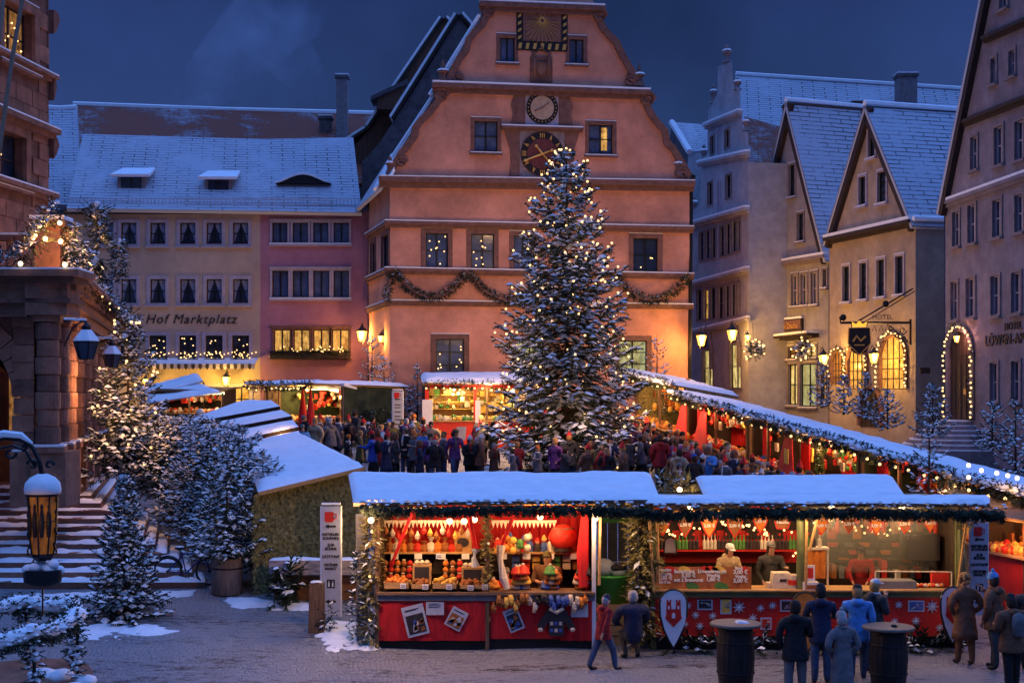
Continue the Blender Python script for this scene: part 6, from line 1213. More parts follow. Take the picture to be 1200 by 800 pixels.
    for (x, m, w) in ((786, G_RED, 7), (803, G_YEL, 8), (827, G_RED, 6), (843, G_YEL, 9), (812, G_GRN, 8), (846, G_GRN, 9), (874, G_RED, 5), (835, G_RED, 9)):
        y = 687 if m is G_GRN else 668; cx, cz = fx(x), fz(y); new_obj('printed_food', MB().prism([(cx + w / 58 * math.cos(t * .785 + .3), cz + .09 * math.sin(t * .785)) for t in range(8)], -.03, -.026, T), m, mn)
    for (px, py, h, t) in ((778, 669, 3.4, 'Steinofen'), (778, 673.4, 3.6, 'Baguette'), (779, 679, 5, '4,00 €'), (779, 683, 2.6, 'mit Käse'), (807, 671, 4, 'Sauerkraut  1/2'), (807, 676, 4.6, '3,50 €'), (807, 681, 3.8, 'mit 2 Bratwurst'), (836, 671, 3.8, 'Bratwürste im'), (836, 675.5, 3.6, 'Weckle'), (836, 680.5, 4.6, '1,80 €'), (866, 667, 3.4, 'Brot'), (868, 672, 4.6, '3,00 €'), (868, 677, 3.4, 'Waffel'), (868, 682, 4.6, '2,00 €')):
        letters(t, FA, mn, px, py, h, M_WHITE, c=-.02, align='CENTER', ext=.004, bold=.004)
    # hanging price shields
    names = ['Bier', 'Glühwein', 'Punsch', 'Kakao', 'Tee', 'Hausgl', 'Wurst', 'Kaffee', 'Suppe', 'Waffel', 'Brot']; prices = ['2,50 €', '2,50 €', '2,50 €', '2,00 €', '1,50 €', 'Flasche', '4,00 €', '2,00 €', '3,00 €', '2,50 €', '1,50 €']
    for i, (x, y) in enumerate(((777, 610), (803, 612), (831, 613), (861, 613), (891, 608), (917, 609), (963, 613), (995, 611), (1027, 613), (1060, 611), (1090, 610))):
        w, h = (10, 15) if i < 6 else (8, 12); cx = fx(x, 28); P = lambda u, v: (cx + u * w / 57, fz(y, 28) + v * h / 57)
        q = [P(-1, 1), P(1, 1), P(.98, .2), P(.7, -.45), P(0, -1.2), P(-.7, -.45), P(-.98, .2)]
        if i == 5: q = [P(-1, .9), P(1, .9), P(1, 0), P(.7, -.7), P(-.7, -.7), P(-1, 0)]
        s = root('price_shield', T(cx, q[0][1], -.4), '%s price shield from the left hanging under the food stall roof' % ['first', 'second', 'third', 'fourth', 'fifth', 'sixth', 'seventh', 'eighth', 'ninth', 'tenth', 'eleventh'][i], 'price sign', 'hanging price shields')
        new_obj('shield_board', MB().prism(q, -.41, -.39, T), G_RED, s); new_obj('shield_face', MB().prism([(cx + (a - cx) * .84, fz(y, 28) + (z - fz(y, 28)) * .84) for a, z in q], -.39, -.384, T), (G_ORG, G_BRN)[i % 2], s)
        bar(T(cx, q[0][1], -.4), T(cx, fz(603), -.4), .006, M_BLACK, s, 'string')
        a, z = cx, fz(y, 28)
        letters(names[i], FA, s, 600 + (cx) / Y0 * FPX, 465 + (EYE - z - .06) / Y0 * FPX, 2.8, M_WHITE, c=-.375, align='CENTER', ext=.003); letters(prices[i], FA, s, 600 + cx / Y0 * FPX, 465 + (EYE - z + .07) / Y0 * FPX, 3.6, M_WHITE, c=-.375, align='CENTER', ext=.003, bold=.003)
    # stars and pictures on the red boards
    def star(px, py, r, lab):
        a, z = fx(px), fz(py); r = r / 58; pts = []
        for k in range(16): an = k * math.pi / 8; q = r if k % 2 == 0 else r * .42; pts.append((a + q * math.cos(an), z + q * math.sin(an)))
        o = new_obj('straw_star', MB().prism(pts, .0, .03, T), M_PAPER); tag(o, lab, 'star', 'white stars on the red boards'); new_obj('centre', MB().ell(T(a, z, .035), r * .22, .015, r * .22, 8, 4), M_WHITE, o)
    for i, (x, y, r) in enumerate(((806, 709, 5), (815, 720, 5), (820, 733, 5), (803, 731, 4), (835, 721, 5), (866, 711, 7.5), (891, 712, 5), (882, 724, 6), (905, 709, 5), (1053, 708, 5), (1092, 710, 8), (1073, 727, 5.5), (1048, 728, 5), (1101, 735, 5))):
        star(x, y, r, ['small white star right beside the left shield', 'white star low right of the left shield', 'white star lowest by the left shield', 'white star half behind the left shield', 'white star under the two left pictures', 'large white star right of the left pictures', 'white star above the left barrel, right side', 'large star just above the left barrel', 'small star left of the dark coated man', 'white star just right of the group at the counter', 'largest white star beside the right shield', 'white star under the right picture', 'white star partly behind the right barrel table', 'white star at the foot of the right shield'][i])
    for i, (x0, y0, x1, y1) in enumerate(((817, 701, 835, 714), (844, 700, 857, 719), (891, 723, 904, 737), (1064, 703, 1083, 716), (914, 702, 934, 716))):
        p = new_obj('board_picture', MB().box(fx(x0), fx(x1), fz(y1), fz(y0), 0, .02, T), M_PAPER); tag(p, ['dark landscape picture right of the left shield', 'upright bluish yellow picture next to the dark one', 'small picture above the ground right of the left barrel', 'landscape picture on the right red board', 'dark picture behind the people at the counter'][i], 'picture')
        new_obj('print', MB().box(fx(x0) + .03, fx(x1) - .03, fz(y1) + .03, fz(y0) - .03, .02, .024, T), (G_BLK, G_YEL, G_RED, G_BLU, G_BLK)[i], p)
        for k in range(6): u, v = rnd.uniform(fx(x0) + .06, fx(x1) - .08), rnd.uniform(fz(y1) + .05, fz(y0) - .08); new_obj('print_detail', MB().box(u, u + .05, v, v + .03, .024, .027, T), (G_WHT, M_BLUEP)[k % 2], p)
    # fir twigs at its feet, fir-clad left corner
    g = garland(rt, [T(a0, .05, .0), T(fx(900), .05, .1), T(a1, .05, .05)], .26, 45, .55, M_NEEDLE2, 'fir_skirt', 71, L=.34); g['kind'] = 'stuff'
    g = garland(rt, [T(fx(755), .1, -.1), T(fx(755), 1.4, -.1), T(fx(754), 2.8, -.1)], .26, 150, .10, M_BROWNG, 'fir_clad_corner', 72, L=.22)
    garland(rt, [T(fx(1122), 2.75, .05), T(fx(1140), 2.6, .05)], .14, 80, .1, M_BROWNG, 'fir_corner', 73)
    b = MB(); n = 150          # short icicles hanging along the eave
    for k in range(n):
        x = rnd.uniform(fx(960), fx(1115)); b.prism([(x, 2.83), (x + .03, 2.83), (x + .015, 2.83 - rnd.uniform(.03, .12))], .25, .26, T)
    o = new_obj('icicles', b, M_FOIL, rt); o['kind'] = 'stuff'
    # upper roof and front canopy, both under snow
    P = [V((fx(826, 27.7), 27.7, fz(584, 27.7))), V((fx(1063, 27.7), 27.7, fz(584, 27.7))), V((fx(1046, 30.5), 30.5, fz(559, 30.5))), V((fx(815, 30.5), 30.5, fz(559, 30.5)))]
    b = MB(); slab(b, P, .07); r = new_obj('roof_boards', b, M_WOOD, rt); new_obj('roof_snow', snow_sheet(P, .08, 90, 18, 5, .04), M_SNOW, r, smooth=True)
    P = [V((fx(756, 26.9), 26.9, fz(589, 26.9))), V((fx(1160, 26.9), 26.9, fz(590, 26.9))), V((fx(1160, 27.8), 27.8, fz(583, 27.8))), V((fx(766, 27.8), 27.8, fz(583, 27.8)))]
    b = MB(); slab(b, P, .06); r = new_obj('canopy_boards', b, M_WOOD, rt); new_obj('canopy_snow', snow_sheet(P, .08, 140, 8, 8, .05, ragged=.12), M_SNOW, r, smooth=True)
    new_obj('gable_board', MB().box(fx(766), fx(826), 2.88, 2.92, -2.6, -.2, T), M_WOOD, rt)
    return rt
stall_b()
# between the two front stalls
hut = root('grey_rear_hut', V((fx(722, 31), 31, gz(31))), 'plain grey panelled hut wall seen in the gap between the two front stalls', 'hut')
for k in range(5): new_obj('panel', MB().box(fx(700 + k * 12, 30.6) + .01, fx(712 + k * 12, 30.6) - .01, gz(30.6), 2.95, 30.6, 30.66, lambda a, b, c: V((a, c, b))), M_GREYP, hut)
new_obj('roof_edge', MB().box(fx(698, 30.4), fx(765, 30.4), 2.78, 2.98, 30.3, 30.7, lambda a, b, c: V((a, c, b))), M_WHITE, hut); new_obj('green_band', MB().box(fx(705, 30.3), fx(742, 30.3), fz(612, 30.3), fz(606, 30.3), 30.2, 30.28, lambda a, b, c: V((a, c, b))), M_GREEN, hut); new_obj('rail', MB().box(fx(704, 30.4), fx(740, 30.4), fz(658, 30.4) - .03, fz(658, 30.4), 30.4, 30.5, lambda a, b, c: V((a, c, b))), M_WHITE, hut)
arch = garland(None, [V((fx(768, 31.2), 31.2, fz(562, 31.2))), V((fx(780, 31.2), 31.2, fz(568, 31.2))), V((fx(795, 31.2), 31.2, fz(574, 31.2))), V((fx(812, 31.2), 31.2, fz(562, 31.2)))], .22, 120, .35, M_BROWNG, 'gap_garland', 75, bulbs=3, bulb=BULB_L, bulb_out=(.35, -.4, -.1)); tag(arch, 'lit brownish fir garland in the gap between the two front roofs', 'garland')
lamp_light(V((fx(812, 31), 30.7, fz(574, 30.7))), 14, (1, .6, .2), .1)
lamp_light(V((fx(706, 27.3), 27.2, 2.5)), 40, (1, .62, .32), .1)
tb = root('green_tub', V((fx(713), 28.2, .5)), 'round bright green tub standing on a wooden crate in the gap', 'tub'); c = V((fx(714, 28.4), 28.4, .85)); new_obj('tub_body', MB().lathe([(.36, 0), (.44, .52), (.47, .54), (.47, .58), (.43, .58), (.41, .5)], c, 20), M_GREEN, tb, smooth=True)
wb = new_obj('white_sack', MB().ell(c + V((-.12, 0, .70)), .27, .2, .2, 10, 7).ell(c + V((.2, 0, .64)), .2, .16, .14, 8, 6), M_PAPER, None, smooth=True); tag(wb, 'rumpled white sack lying on top of the green tub', 'sack'); new_obj('dark_flap', MB().ell(c + V((.16, -.1, .72)), .2, .1, .07, 8, 5), G_BLK, wb)
wc = root('wooden_crate', V((fx(714, 28.4), 28.4, 0)), 'plain wooden crate carrying the green tub', 'crate')
for k in range(4): new_obj('slat', MB().box(c.x - .5, c.x + .5, .22 * k + .0, .22 * k + .19, 27.98, 28.02, lambda a, b, c: V((a, c, b))), M_WOODW, wc)
new_obj('crate_body', MB().box(c.x - .48, c.x + .48, 0, .84, 28.03, 28.8, lambda a, b, c: V((a, c, b))), M_WOODW, wc)

# ------------------------------------------------------------------ generic market stall seen from further off
def stall(F, name, label, g, L, H=2.75, depth=2.2, over=.8, rise=.55, cloth=M_RED, goods=(G_RED, G_ORG, G_YEL, G_WHT), garl=True, bulbs=12, light=90, lcol=(1, .58, .24), side=M_DKWOOD, seed=0, front=M_REDP, snow=True, raw=0, curtain=True, hp=.95, capsnow=.09, under=M_WOODW, lights=None, dens=60, tilt=0):
    q = random.Random(seed); T = lambda a, z, c: F.T(a, g + z - tilt * a, c); rt = root(name, T(L / 2, 0, -1), label, 'market stall', 'market stalls'); FT = F.T
    new_obj('front_board', MB().box(.05, L - .05, 0, hp, -.06, 0, T), front, rt); new_obj('counter', MB().box(0, L, hp, hp + .05, -.6, .12, T), M_WOODW, rt)
    new_obj('back_wall', MB().box(0, L, -tilt, min(H + .2, H + rise * .8 - .02), -depth - .05, -depth, T), M_WOODW if raw else M_DKWOOD, rt)
    for a in (.0, L - .06): new_obj('side_wall', MB().prism([(-.08, -.3), (-.08, H - .06), (-depth, min(H, H + rise * .8) - .06), (-depth, -.3)], a, a + .06, lambda u, v, w: T(w, v, u)), side, rt)
    for a in (.02, L / 2, L - .1): new_obj('post', MB().box(a, a + .08, 0, H, -.06, .02, T), M_WOODV, rt)
    new_obj('roof_underside', MB().prism([(0, 0)] * 0 or [(over, H - .05), (-depth - .2, H + rise - .02), (-depth - .2, H + rise + .02), (over, H)], -.05, L + .05, lambda a, b, c: T(c, b, a)), under, rt)
    if curtain:
        Fg = F
        for a in (.15, L - .75): o = folds(F, a, a + .6, g + 1.2 - tilt * a, g + H - .2 - tilt * a, -.4, cloth, rt, 'side_curtain', .05, .2)
        folds(F, .1, L - .1, g + 1.3 - tilt * L, g + H - .3 - tilt * L, -depth + .1, cloth, rt, 'back_cloth', .03, .3)
    s = new_obj('shelf', MB().box(.1, L - .1, 1.55, 1.58, -depth + .1, -depth + .45, T), M_WOODW, rt)
    b = MB(); n = int(L * 70)
    for k in range(n):
        lvl = q.choice((0, 0, 1, 2)); a = q.uniform(.15, L - .15)
        z, c = ((hp + .06, q.uniform(-.5, .05)), (1.6, q.uniform(-depth + .15, -depth + .4)), (q.uniform(1.5, H - .35), q.uniform(-depth + .2, -.5)))[lvl]; r = q.uniform(.05, .12)
        if lvl == 2 and q.random() < .5: b.box(a - r, a + r, z - r, z + r * 1.5, c - .03, c + .03, T, q.randrange(len(goods)))
        else: b.ell(T(a, z + r * .7, c), r, r, r * q.uniform(.7, 1.6), 6, 4, q.randrange(len(goods)))
    o = new_obj('goods', b, list(goods), rt); o['kind'] = 'stuff'
    if light:
        for k in range(max(1, int(L / 2.2))):
            a = L * (k + .5) / max(1, int(L / 2.2)); lamp_light(T(a, H - .35, -.7), light, lcol, .15); inst(BULB_L, 'bulb', T(a, H - .22, -.7), rt)
        lamp_light(T(L / 2, H - .32, .45), light * .5, lcol, .2)
    e0, e1 = T(-.1, H + .02, over + .05), T(L + .1, H + .02, over + .05); b0, b1 = T(-.1, H + rise + .05, -depth - .3), T(L + .1, H + rise + .05, -depth - .3)
    m = MB(); slab(m, [e0, e1, b1, b0], .05); r = new_obj('roof', m, M_WOOD, rt)
    if snow: new_obj('roof_snow', snow_sheet([e0, e1, b1, b0], .16, max(20, int(L * 9)), 12, seed, .05, ragged=.06), M_SNOW, r, smooth=True)
    if garl:
        gd = garland(None, [T(-.1, H - .02, over + .08), T(L * .5, H - .08, over + .10), T(L + .1, H - .02, over + .08)], .15, dens, .75, M_NEEDLE2, 'eave_garland', seed + 5, drop=.4, snowcap=capsnow, L=.2, bulbs=bulbs, bulb=BULB, bulb_out=tuple(F.N * .05 + Vector((0, 0, -.17)))); tag(gd, 'snowy fir garland with bulbs on the eave of the ' + label, 'garland', 'eave garlands')
        gd['label'] = gd['label'][:200]
        gd['label'] = ' '.join(gd['label'].split()[:16])
    return rt, T
FL0, FL1 = V((5.26, 58)), V((11.6, 31)); Urow = (FL1 - FL0).normalized()
def row_pt(Y): return FL0 + Urow * ((58 - Y) / -Urow.y)
rowdef = [(58, 52.2, 'farthest stall of the right row beside the orange house', (G_BRN, G_ORG, G_YEL), M_BROWNG, 60), (52.1, 46.3, 'right row stall with two red slanting cloths and hanging lamps', (G_RED, G_YEL, G_WHT, G_RED), M_DKWOOD, 120), (46.2, 43.3, 'right row stall with blue boxes and red hanging cloths', (G_BLU, G_RED, G_WHT, G_BRN), M_DKWOOD, 80),
          (43.2, 38.6, 'right row stall with a red tent flap and a green garland', (G_WHT, G_GRN, G_YEL, G_RED), M_DKWOOD, 120), (38.5, 34.4, 'right row stall with a deep red interior', (G_RED, G_ORG, G_RED, G_BRN), M_NEEDLE2, 80), (34.3, 31.0, 'right row stall with a lilac canopy side behind the blue fir', (G_YEL, G_WHT, G_ORG), M_BLUEP, 90), (30.9, 26.5, 'nearest stall of the right row cut by the picture edge', (G_ORG, G_RED, G_YEL), M_WOODW, 90)]
for i, (Ya, Yb, lab, gd, sd, lt) in enumerate(rowdef):
    A, B = row_pt(Ya), row_pt(Yb); F = Frame.pts(A, B); g = gz(Ya)
    rt, T = stall(F, 'market_stall', lab, g, F.L - .05, H=2.7 if i else 3.0, seed=100 + i, goods=gd, side=sd, light=lt, bulbs=int(F.L * 1.5), raw=i in (3, 6), front=(M_DKWOOD, M_WOODW, M_REDP, M_REDP, M_REDP, M_WOODW, M_REDP)[i], curtain=i in (1, 2, 3, 4), capsnow=.13, lcol=(1, .55, .25), rise=-.5, depth=1.9, over=.55, tilt=.104, dens=80)
    if i in (1, 3):     # slanting red flaps held out towards the lane
        for a in ((.4, 2.4) if i == 1 else (.5,)):
            new_obj('red_flap', MB().prism([(0, 2.5), (.35, 2.5), (1.1, .95), (-.3, .95)], .25, .28, lambda u, v, c, a=a, T=T: T(a + u, v, c + (2.5 - v) * .18)), M_RED, rt)
        if i == 3:
            pc = new_obj('yellow_card', MB().box(.75, 1.05, 1.5, 1.95, .46, .48, T), G_YEL); tag(pc, 'pale yellow card pinned to the red flap in the right row', 'card')
            garland(rt, [T(2.6, 2.5, .1), T(2.5, 1.6, .12), T(2.65, 1.0, .1)], .10, 120, .05, mat('bright_fir', (.06, .14, .03), .8, .3, 4, 0), 'green_garland', 88)
# tilted timber canopy of the nearest right stall, lit by its bulbs
cn = root('timber_canopy', PX(1165, 600, 30), 'tilted brown board canopy lit by bulbs at the right edge', 'canopy'); P = [PX(1116, 577, 32.2), PX(1222, 618, 28.6), PX(1222, 572, 30.2), PX(1146, 560, 33)]
for k in range(7):
    f0, f1 = k / 7, (k + .97) / 7; b = MB(); slab(b, [P[0].lerp(P[3], f0), P[1].lerp(P[2], f0), P[1].lerp(P[2], f1), P[0].lerp(P[3], f1)], .04); new_obj('board', b, M_WOODW, cn)
lamp_light(PX(1172, 556, 29.9), 22, (1, .5, .12), .12)
for k, (x, y) in enumerate(((1135, 545), (1135, 559), (1150, 551), (1168, 554), (1181, 557), (1192, 560))):
    o = new_obj('big_bulb', ico(.05, 8, 6), M_BULBW, smooth=True); o.location = PX(x, y, 30.2); tag(o, ['big bulb at the left end of the timber canopy', 'orange glowing bulb under the first one', 'second big bulb above the timber canopy', 'third big bulb above the timber canopy', 'fourth big bulb above the timber canopy', 'last big bulb at the right edge'][k], 'light bulb')
# near right stall below it
nF = Frame.pts((PX(1152, 0, 30.6)[0], 30.6), (PX(1230, 0, 28.2)[0], 28.2)); rt, T = stall(nF, 'market_stall', 'low red stall full of glowing orange goods at the right edge', gz(29), 3.1, H=2.35, depth=1.8, over=.2, goods=(G_ORG, G_RED, G_YEL, G_BRN), light=100, lcol=(1, .42, .14), garl=False, snow=False, seed=130, hp=1.5, front=M_REDP, curtain=False, raw=1)
# back centre stall, glass goods, red frame
eF = Frame(498, 56, 640, 56.6); rt, T = stall(eF, 'market_stall', 'bright red glassware stall in front of the orange house', gz(56) + .05, eF.L, H=2.62, depth=2, over=.25, rise=.35, goods=(G_YEL, G_GLS, G_WHT, G_GRN, G_GLS, G_YEL), light=150, lcol=(1, .72, .28), seed=140, hp=1.05, bulbs=16, front=M_REDP, curtain=False, raw=1, dens=50)
for a0, a1, z0, z1 in ((0, .16, 1.0, 2.62), (eF.L - .16, eF.L, 1.0, 2.62), (0, eF.L, 2.42, 2.62), (2.0, 2.12, 1.1, 2.42)): new_obj('red_frame', MB().box(a0, a1, z0, z1, .02, .10, T), M_REDP, rt)
for k in range(4): new_obj('shelf', MB().box(.2, eF.L - .2, 1.25 + k * .3, 1.27 + k * .3, -1.5, -1.2, T), G_YEL, rt)
for k in range(3):
    a = .45 + k * 1.05; b = MB(); cx, cz = a, .55
    pts = []
    for j in range(20): r = .27 if j % 2 == 0 else .2; pts.append((cx + r * math.cos(j * .314), cz + r * math.sin(j * .314)))
    if k != 1: o = new_obj('rosette', MB().prism(pts, .0, .03, T), G_YEL, rt); new_obj('rosette_centre', MB().prism([(cx + .12 * math.cos(j * .785), cz + .12 * math.sin(j * .785)) for j in range(8)], .03, .05, T), G_RED, o)
    else: new_obj('hanging_cloth', MB().prism([(cx - .16, .3), (cx, .22), (cx + .16, .3), (cx + .2, .85), (cx - .2, .85)], 0, .03, T), M_BLUEP, rt)
nt = new_obj('notice_board', MB().box(fx(495, 55.5), fx(507, 55.5), PX(0, 497, 55.5).z, PX(0, 468, 55.5).z, 55.4, 55.5, lambda a, b, c: V((a, c, b))), M_WHITE); tag(nt, 'white printed notice at the left side of the red glass stall', 'notice')
nt = new_obj('price_list', MB().box(fx(557, 55.5), fx(563, 55.5), PX(0, 497, 55.5).z, PX(0, 469, 55.5).z, 55.4, 55.5, lambda a, b, c: V((a, c, b))), M_WHITE); tag(nt, 'narrow white price list hanging in the middle of the red glass stall', 'notice')
# stall on the left before the pink house
dF = Frame(326, 59.5, 402, 56); rt, T = stall(dF, 'market_stall', 'stall with red and white toys under a lifted snowy canopy, left rear', gz(57), dF.L, H=2.55, depth=3.2, over=1.5, rise=-.15, goods=(G_RED, G_WHT, G_RED, G_YEL, G_WHT), light=170, lcol=(1, .66, .25), seed=150, garl=True, bulbs=8, side=M_NEEDLE2, front=M_DKWOOD, curtain=False, raw=1, under=G_YEL)
new_obj('tube_lamp', MB().box(.4, 2.2, 2.35, 2.42, .4, .5, T), M_TUBE, rt); new_obj('tube_lamp', MB().box(2.5, 4.0, 2.3, 2.37, .2, .3, T), M_TUBE, rt)
for a in (3.2, 4.2): c = new_obj('closed_red_parasol', MB().lathe([(.22, .3), (.18, 1.2), (.05, 2.2), (.02, 2.4)], T(a, 0, .9 + .3 * (a > 4)), 10), M_RED); tag(c, 'closed red parasol in front of the left rear stall, ' + ('left one' if a < 4 else 'right one'), 'parasol'); new_obj('pole', MB().lathe([(.03, 0), (.03, .32)], T(a, 0, .9 + .3 * (a > 4)), 6), M_WOODV, c)
sw = Frame.pts(dF.T(dF.L, 0, 0)[:2], (PX(460, 0, 59)[0], 59.0)); b = MB(); gg = gz(57); b.prism([(0, gg), (sw.L, gg), (sw.L, PX(0, 471, 59).z), (0, PX(0, 453, 56).z)], -.1, 0, sw.T); o = new_obj('dark_side_wall', b, M_DARK, rt)
new_obj('side_roof_snow', MB().prism([(-.2, PX(0, 452, 56).z), (sw.L + .2, PX(0, 470, 59).z), (sw.L + .2, PX(0, 468.5, 59).z), (-.2, PX(0, 449, 56).z)], -1.5, .2, sw.T), M_SNOW, rt)
for i, (px, py) in enumerate(((432, 492), (448, 489))):
    p = PX(px, py, 56.6); w = garland(None, [p + V((.32 * math.cos(t * .7), 0, .32 * math.sin(t * .7))) for t in range(10)], .1, 70, .1, M_NEEDLE2, 'fir_wreath', 160 + i); tag(w, ['fir wreath with a white clock like disc on the dark stall wall', 'plain fir wreath near the right end of the dark stall wall'][i], 'wreath')
    if i == 0: new_obj('white_disc', MB().ell(p + V((0, -.1, -.2)), .14, .03, .14, 12, 6), M_WHITE, w)
# awnings by the cream hotel
def awning(q, Ys, label, par=None):
    P = [PX(x, y, Y) for (x, y), Y in zip(q, Ys)]; rt = root('snowy_awning', V((P[0].x, P[0].y, gz(P[0].y))), label, 'awning'); b = MB(); slab(b, P, .05); o = new_obj('awning_cloth', b, M_PAPER, rt); new_obj('snow_cover', snow_sheet(P, .12, 24, 10, 3, .05), M_SNOW, o, smooth=True)
    for k in (0, 1): bar(V((P[k].x, P[k].y + .1, gz(P[k].y))), V((P[k].x, P[k].y + .1, P[k].z - .05)), .04, M_DKWOOD, rt, 'pole')
    return rt
awning([(170, 457), (236, 440), (237, 447), (170, 466)][::-1][2:] + [(170, 466), (237, 447)] if False else [(168, 464), (238, 446), (232, 438), (168, 455)], (61, 61, 63, 63), 'narrow upper snowy awning by the cream hotel')
awn = awning([(172, 472), (260, 459), (234, 450), (172, 460)], (59.5, 59.5, 61.5, 61.5), 'wider lower snowy awning with a light beneath by the cream hotel')
new_obj('tube_lamp', MB().box(0, 1.0, 0, .08, 0, .1, lambda a, b, c: PX(236, 462, 59.8) + V((a, b, c))), M_TUBE, awn); lamp_light(PX(245, 466, 59.6), 70, (1, .68, .3), .2)
kF = Frame(180, 60.5, 262, 60); rt, T = stall(kF, 'market_stall', 'dim stall under the two snowy awnings by the cream hotel', gz(60), kF.L, H=2.0, depth=1.5, over=.1, rise=.1, goods=(G_BRN, G_WHT, G_RED), light=40, garl=False, snow=False, seed=170, front=M_DKWOOD, curtain=False)
for i, (px, py, m) in enumerate(((250, 486, M_WHITE), (235, 485, G_WHT))):
    o = new_obj('round_lamp', MB().ell(PX(px, py, 58.8), .22, .22, .24, 10, 7), gmat('pink_shade', (.8, .05, .2)) if i == 0 else G_WHT, smooth=True); tag(o, ['round bright pink shade at the stall under the awnings', 'round pale figure sign left of the pink shade'][i], 'shade')
    new_obj('cord', MB().tube([PX(px, py, 58.8), PX(px, py - 18, 58.8)], .012, 4), M_BLACK, o)
# left huts: slatted snow roof and the fir-clad one
s2 = root('slatted_roof_hut', PX(270, 560, 43), 'hut with a roof of overlapping snowy boards behind the firs', 'hut')
for k, (q, Ys) in enumerate((([(204, 510), (328, 487), (318, 480), (290, 479)], (43, 44, 46, 46)), ([(212, 519), (342, 495), (330, 488), (206, 511)], (41.8, 42.6, 43.4, 42.6)), ([(230, 530), (350, 504), (343, 496), (214, 520)], (40.6, 41.6, 42.3, 41.5)), ([(262, 543), (352, 512), (350, 505), (232, 531)], (39.6, 40.8, 41.4, 40.3)))):
    P = [PX(x, y, Y) for (x, y), Y in zip(q, Ys)]; P = [p + V((0, 0, .10 * (3 - k))) for p in P]; b = MB(); slab(b, P, .26); o = new_obj('roof_board', b, M_DKWOOD, s2); new_obj('board_snow', snow_sheet([p + V((0, 0, .01)) for p in P], .05, 30, 6, k, .02), M_SNOW, o, smooth=True)
new_obj('wall', MB().box(PX(240, 0, 42).x, PX(345, 0, 42).x, gz(42), PX(0, 520, 42).z, 42.5, 43, lambda a, b, c: V((a, c, b))), M_WOODV, s2)
s1 = root('fir_clad_hut', PX(350, 690, 33), 'hut clad in olive brown fir twigs under a tilted snowy roof', 'hut')
hF = Frame(298, 32, 416, 33.4); ztl = hF.at(302, 576)[1]; ztr = hF.at(414, 547)[1]; new_obj('clad_wall', MB().prism([(0, -.2), (hF.L, -.2), (hF.L, ztr), (0, ztl)], -.15, 0, hF.T), M_DKWOOD, s1)
b = MB(); sn = MB(); q_ = random.Random(77)
for k in range(5200):
    a = q_.uniform(0, hF.L); zt_ = ztl + (ztr - ztl) * a / hF.L; z = q_.uniform(.4, zt_ - .02); twig(b, sn, hF.T(a, z, .02), V((0, 0, -1)) + hF.U * q_.uniform(-.5, .5) + hF.N * q_.uniform(.1, .5), q_.uniform(.14, .28), .065, up=hF.N, segs=2, snow=.02, r=q_)
o = new_obj('fir_cladding', b, M_BROWNG, s1); o['kind'] = 'stuff'
Rp = [hF.T(-.05, ztl + .02, .35), hF.T(hF.L + .1, ztr + .02, .35), PX(350, 508, 39.5), PX(285, 524, 38.5)]; b = MB(); slab(b, Rp, .09); o = new_obj('roof', b, M_WOODW, s1); new_obj('roof_snow', snow_sheet(Rp, .14, 44, 22, 9, .04), M_SNOW, o, smooth=True)
sd = MB(); e = Rp[1]; f = Rp[2]; sd.face([V((e.x, e.y + .3, e.z - .1)), V((f.x, f.y, f.z - .1)), V((f.x, f.y, gz(39))), V((e.x, e.y + .3, gz(33)))]); new_obj('side_wall', sd, M_DKWOOD, s1)
lamp_light(PX(330, 505, 41.2), 30, (1, .55, .2), .2)
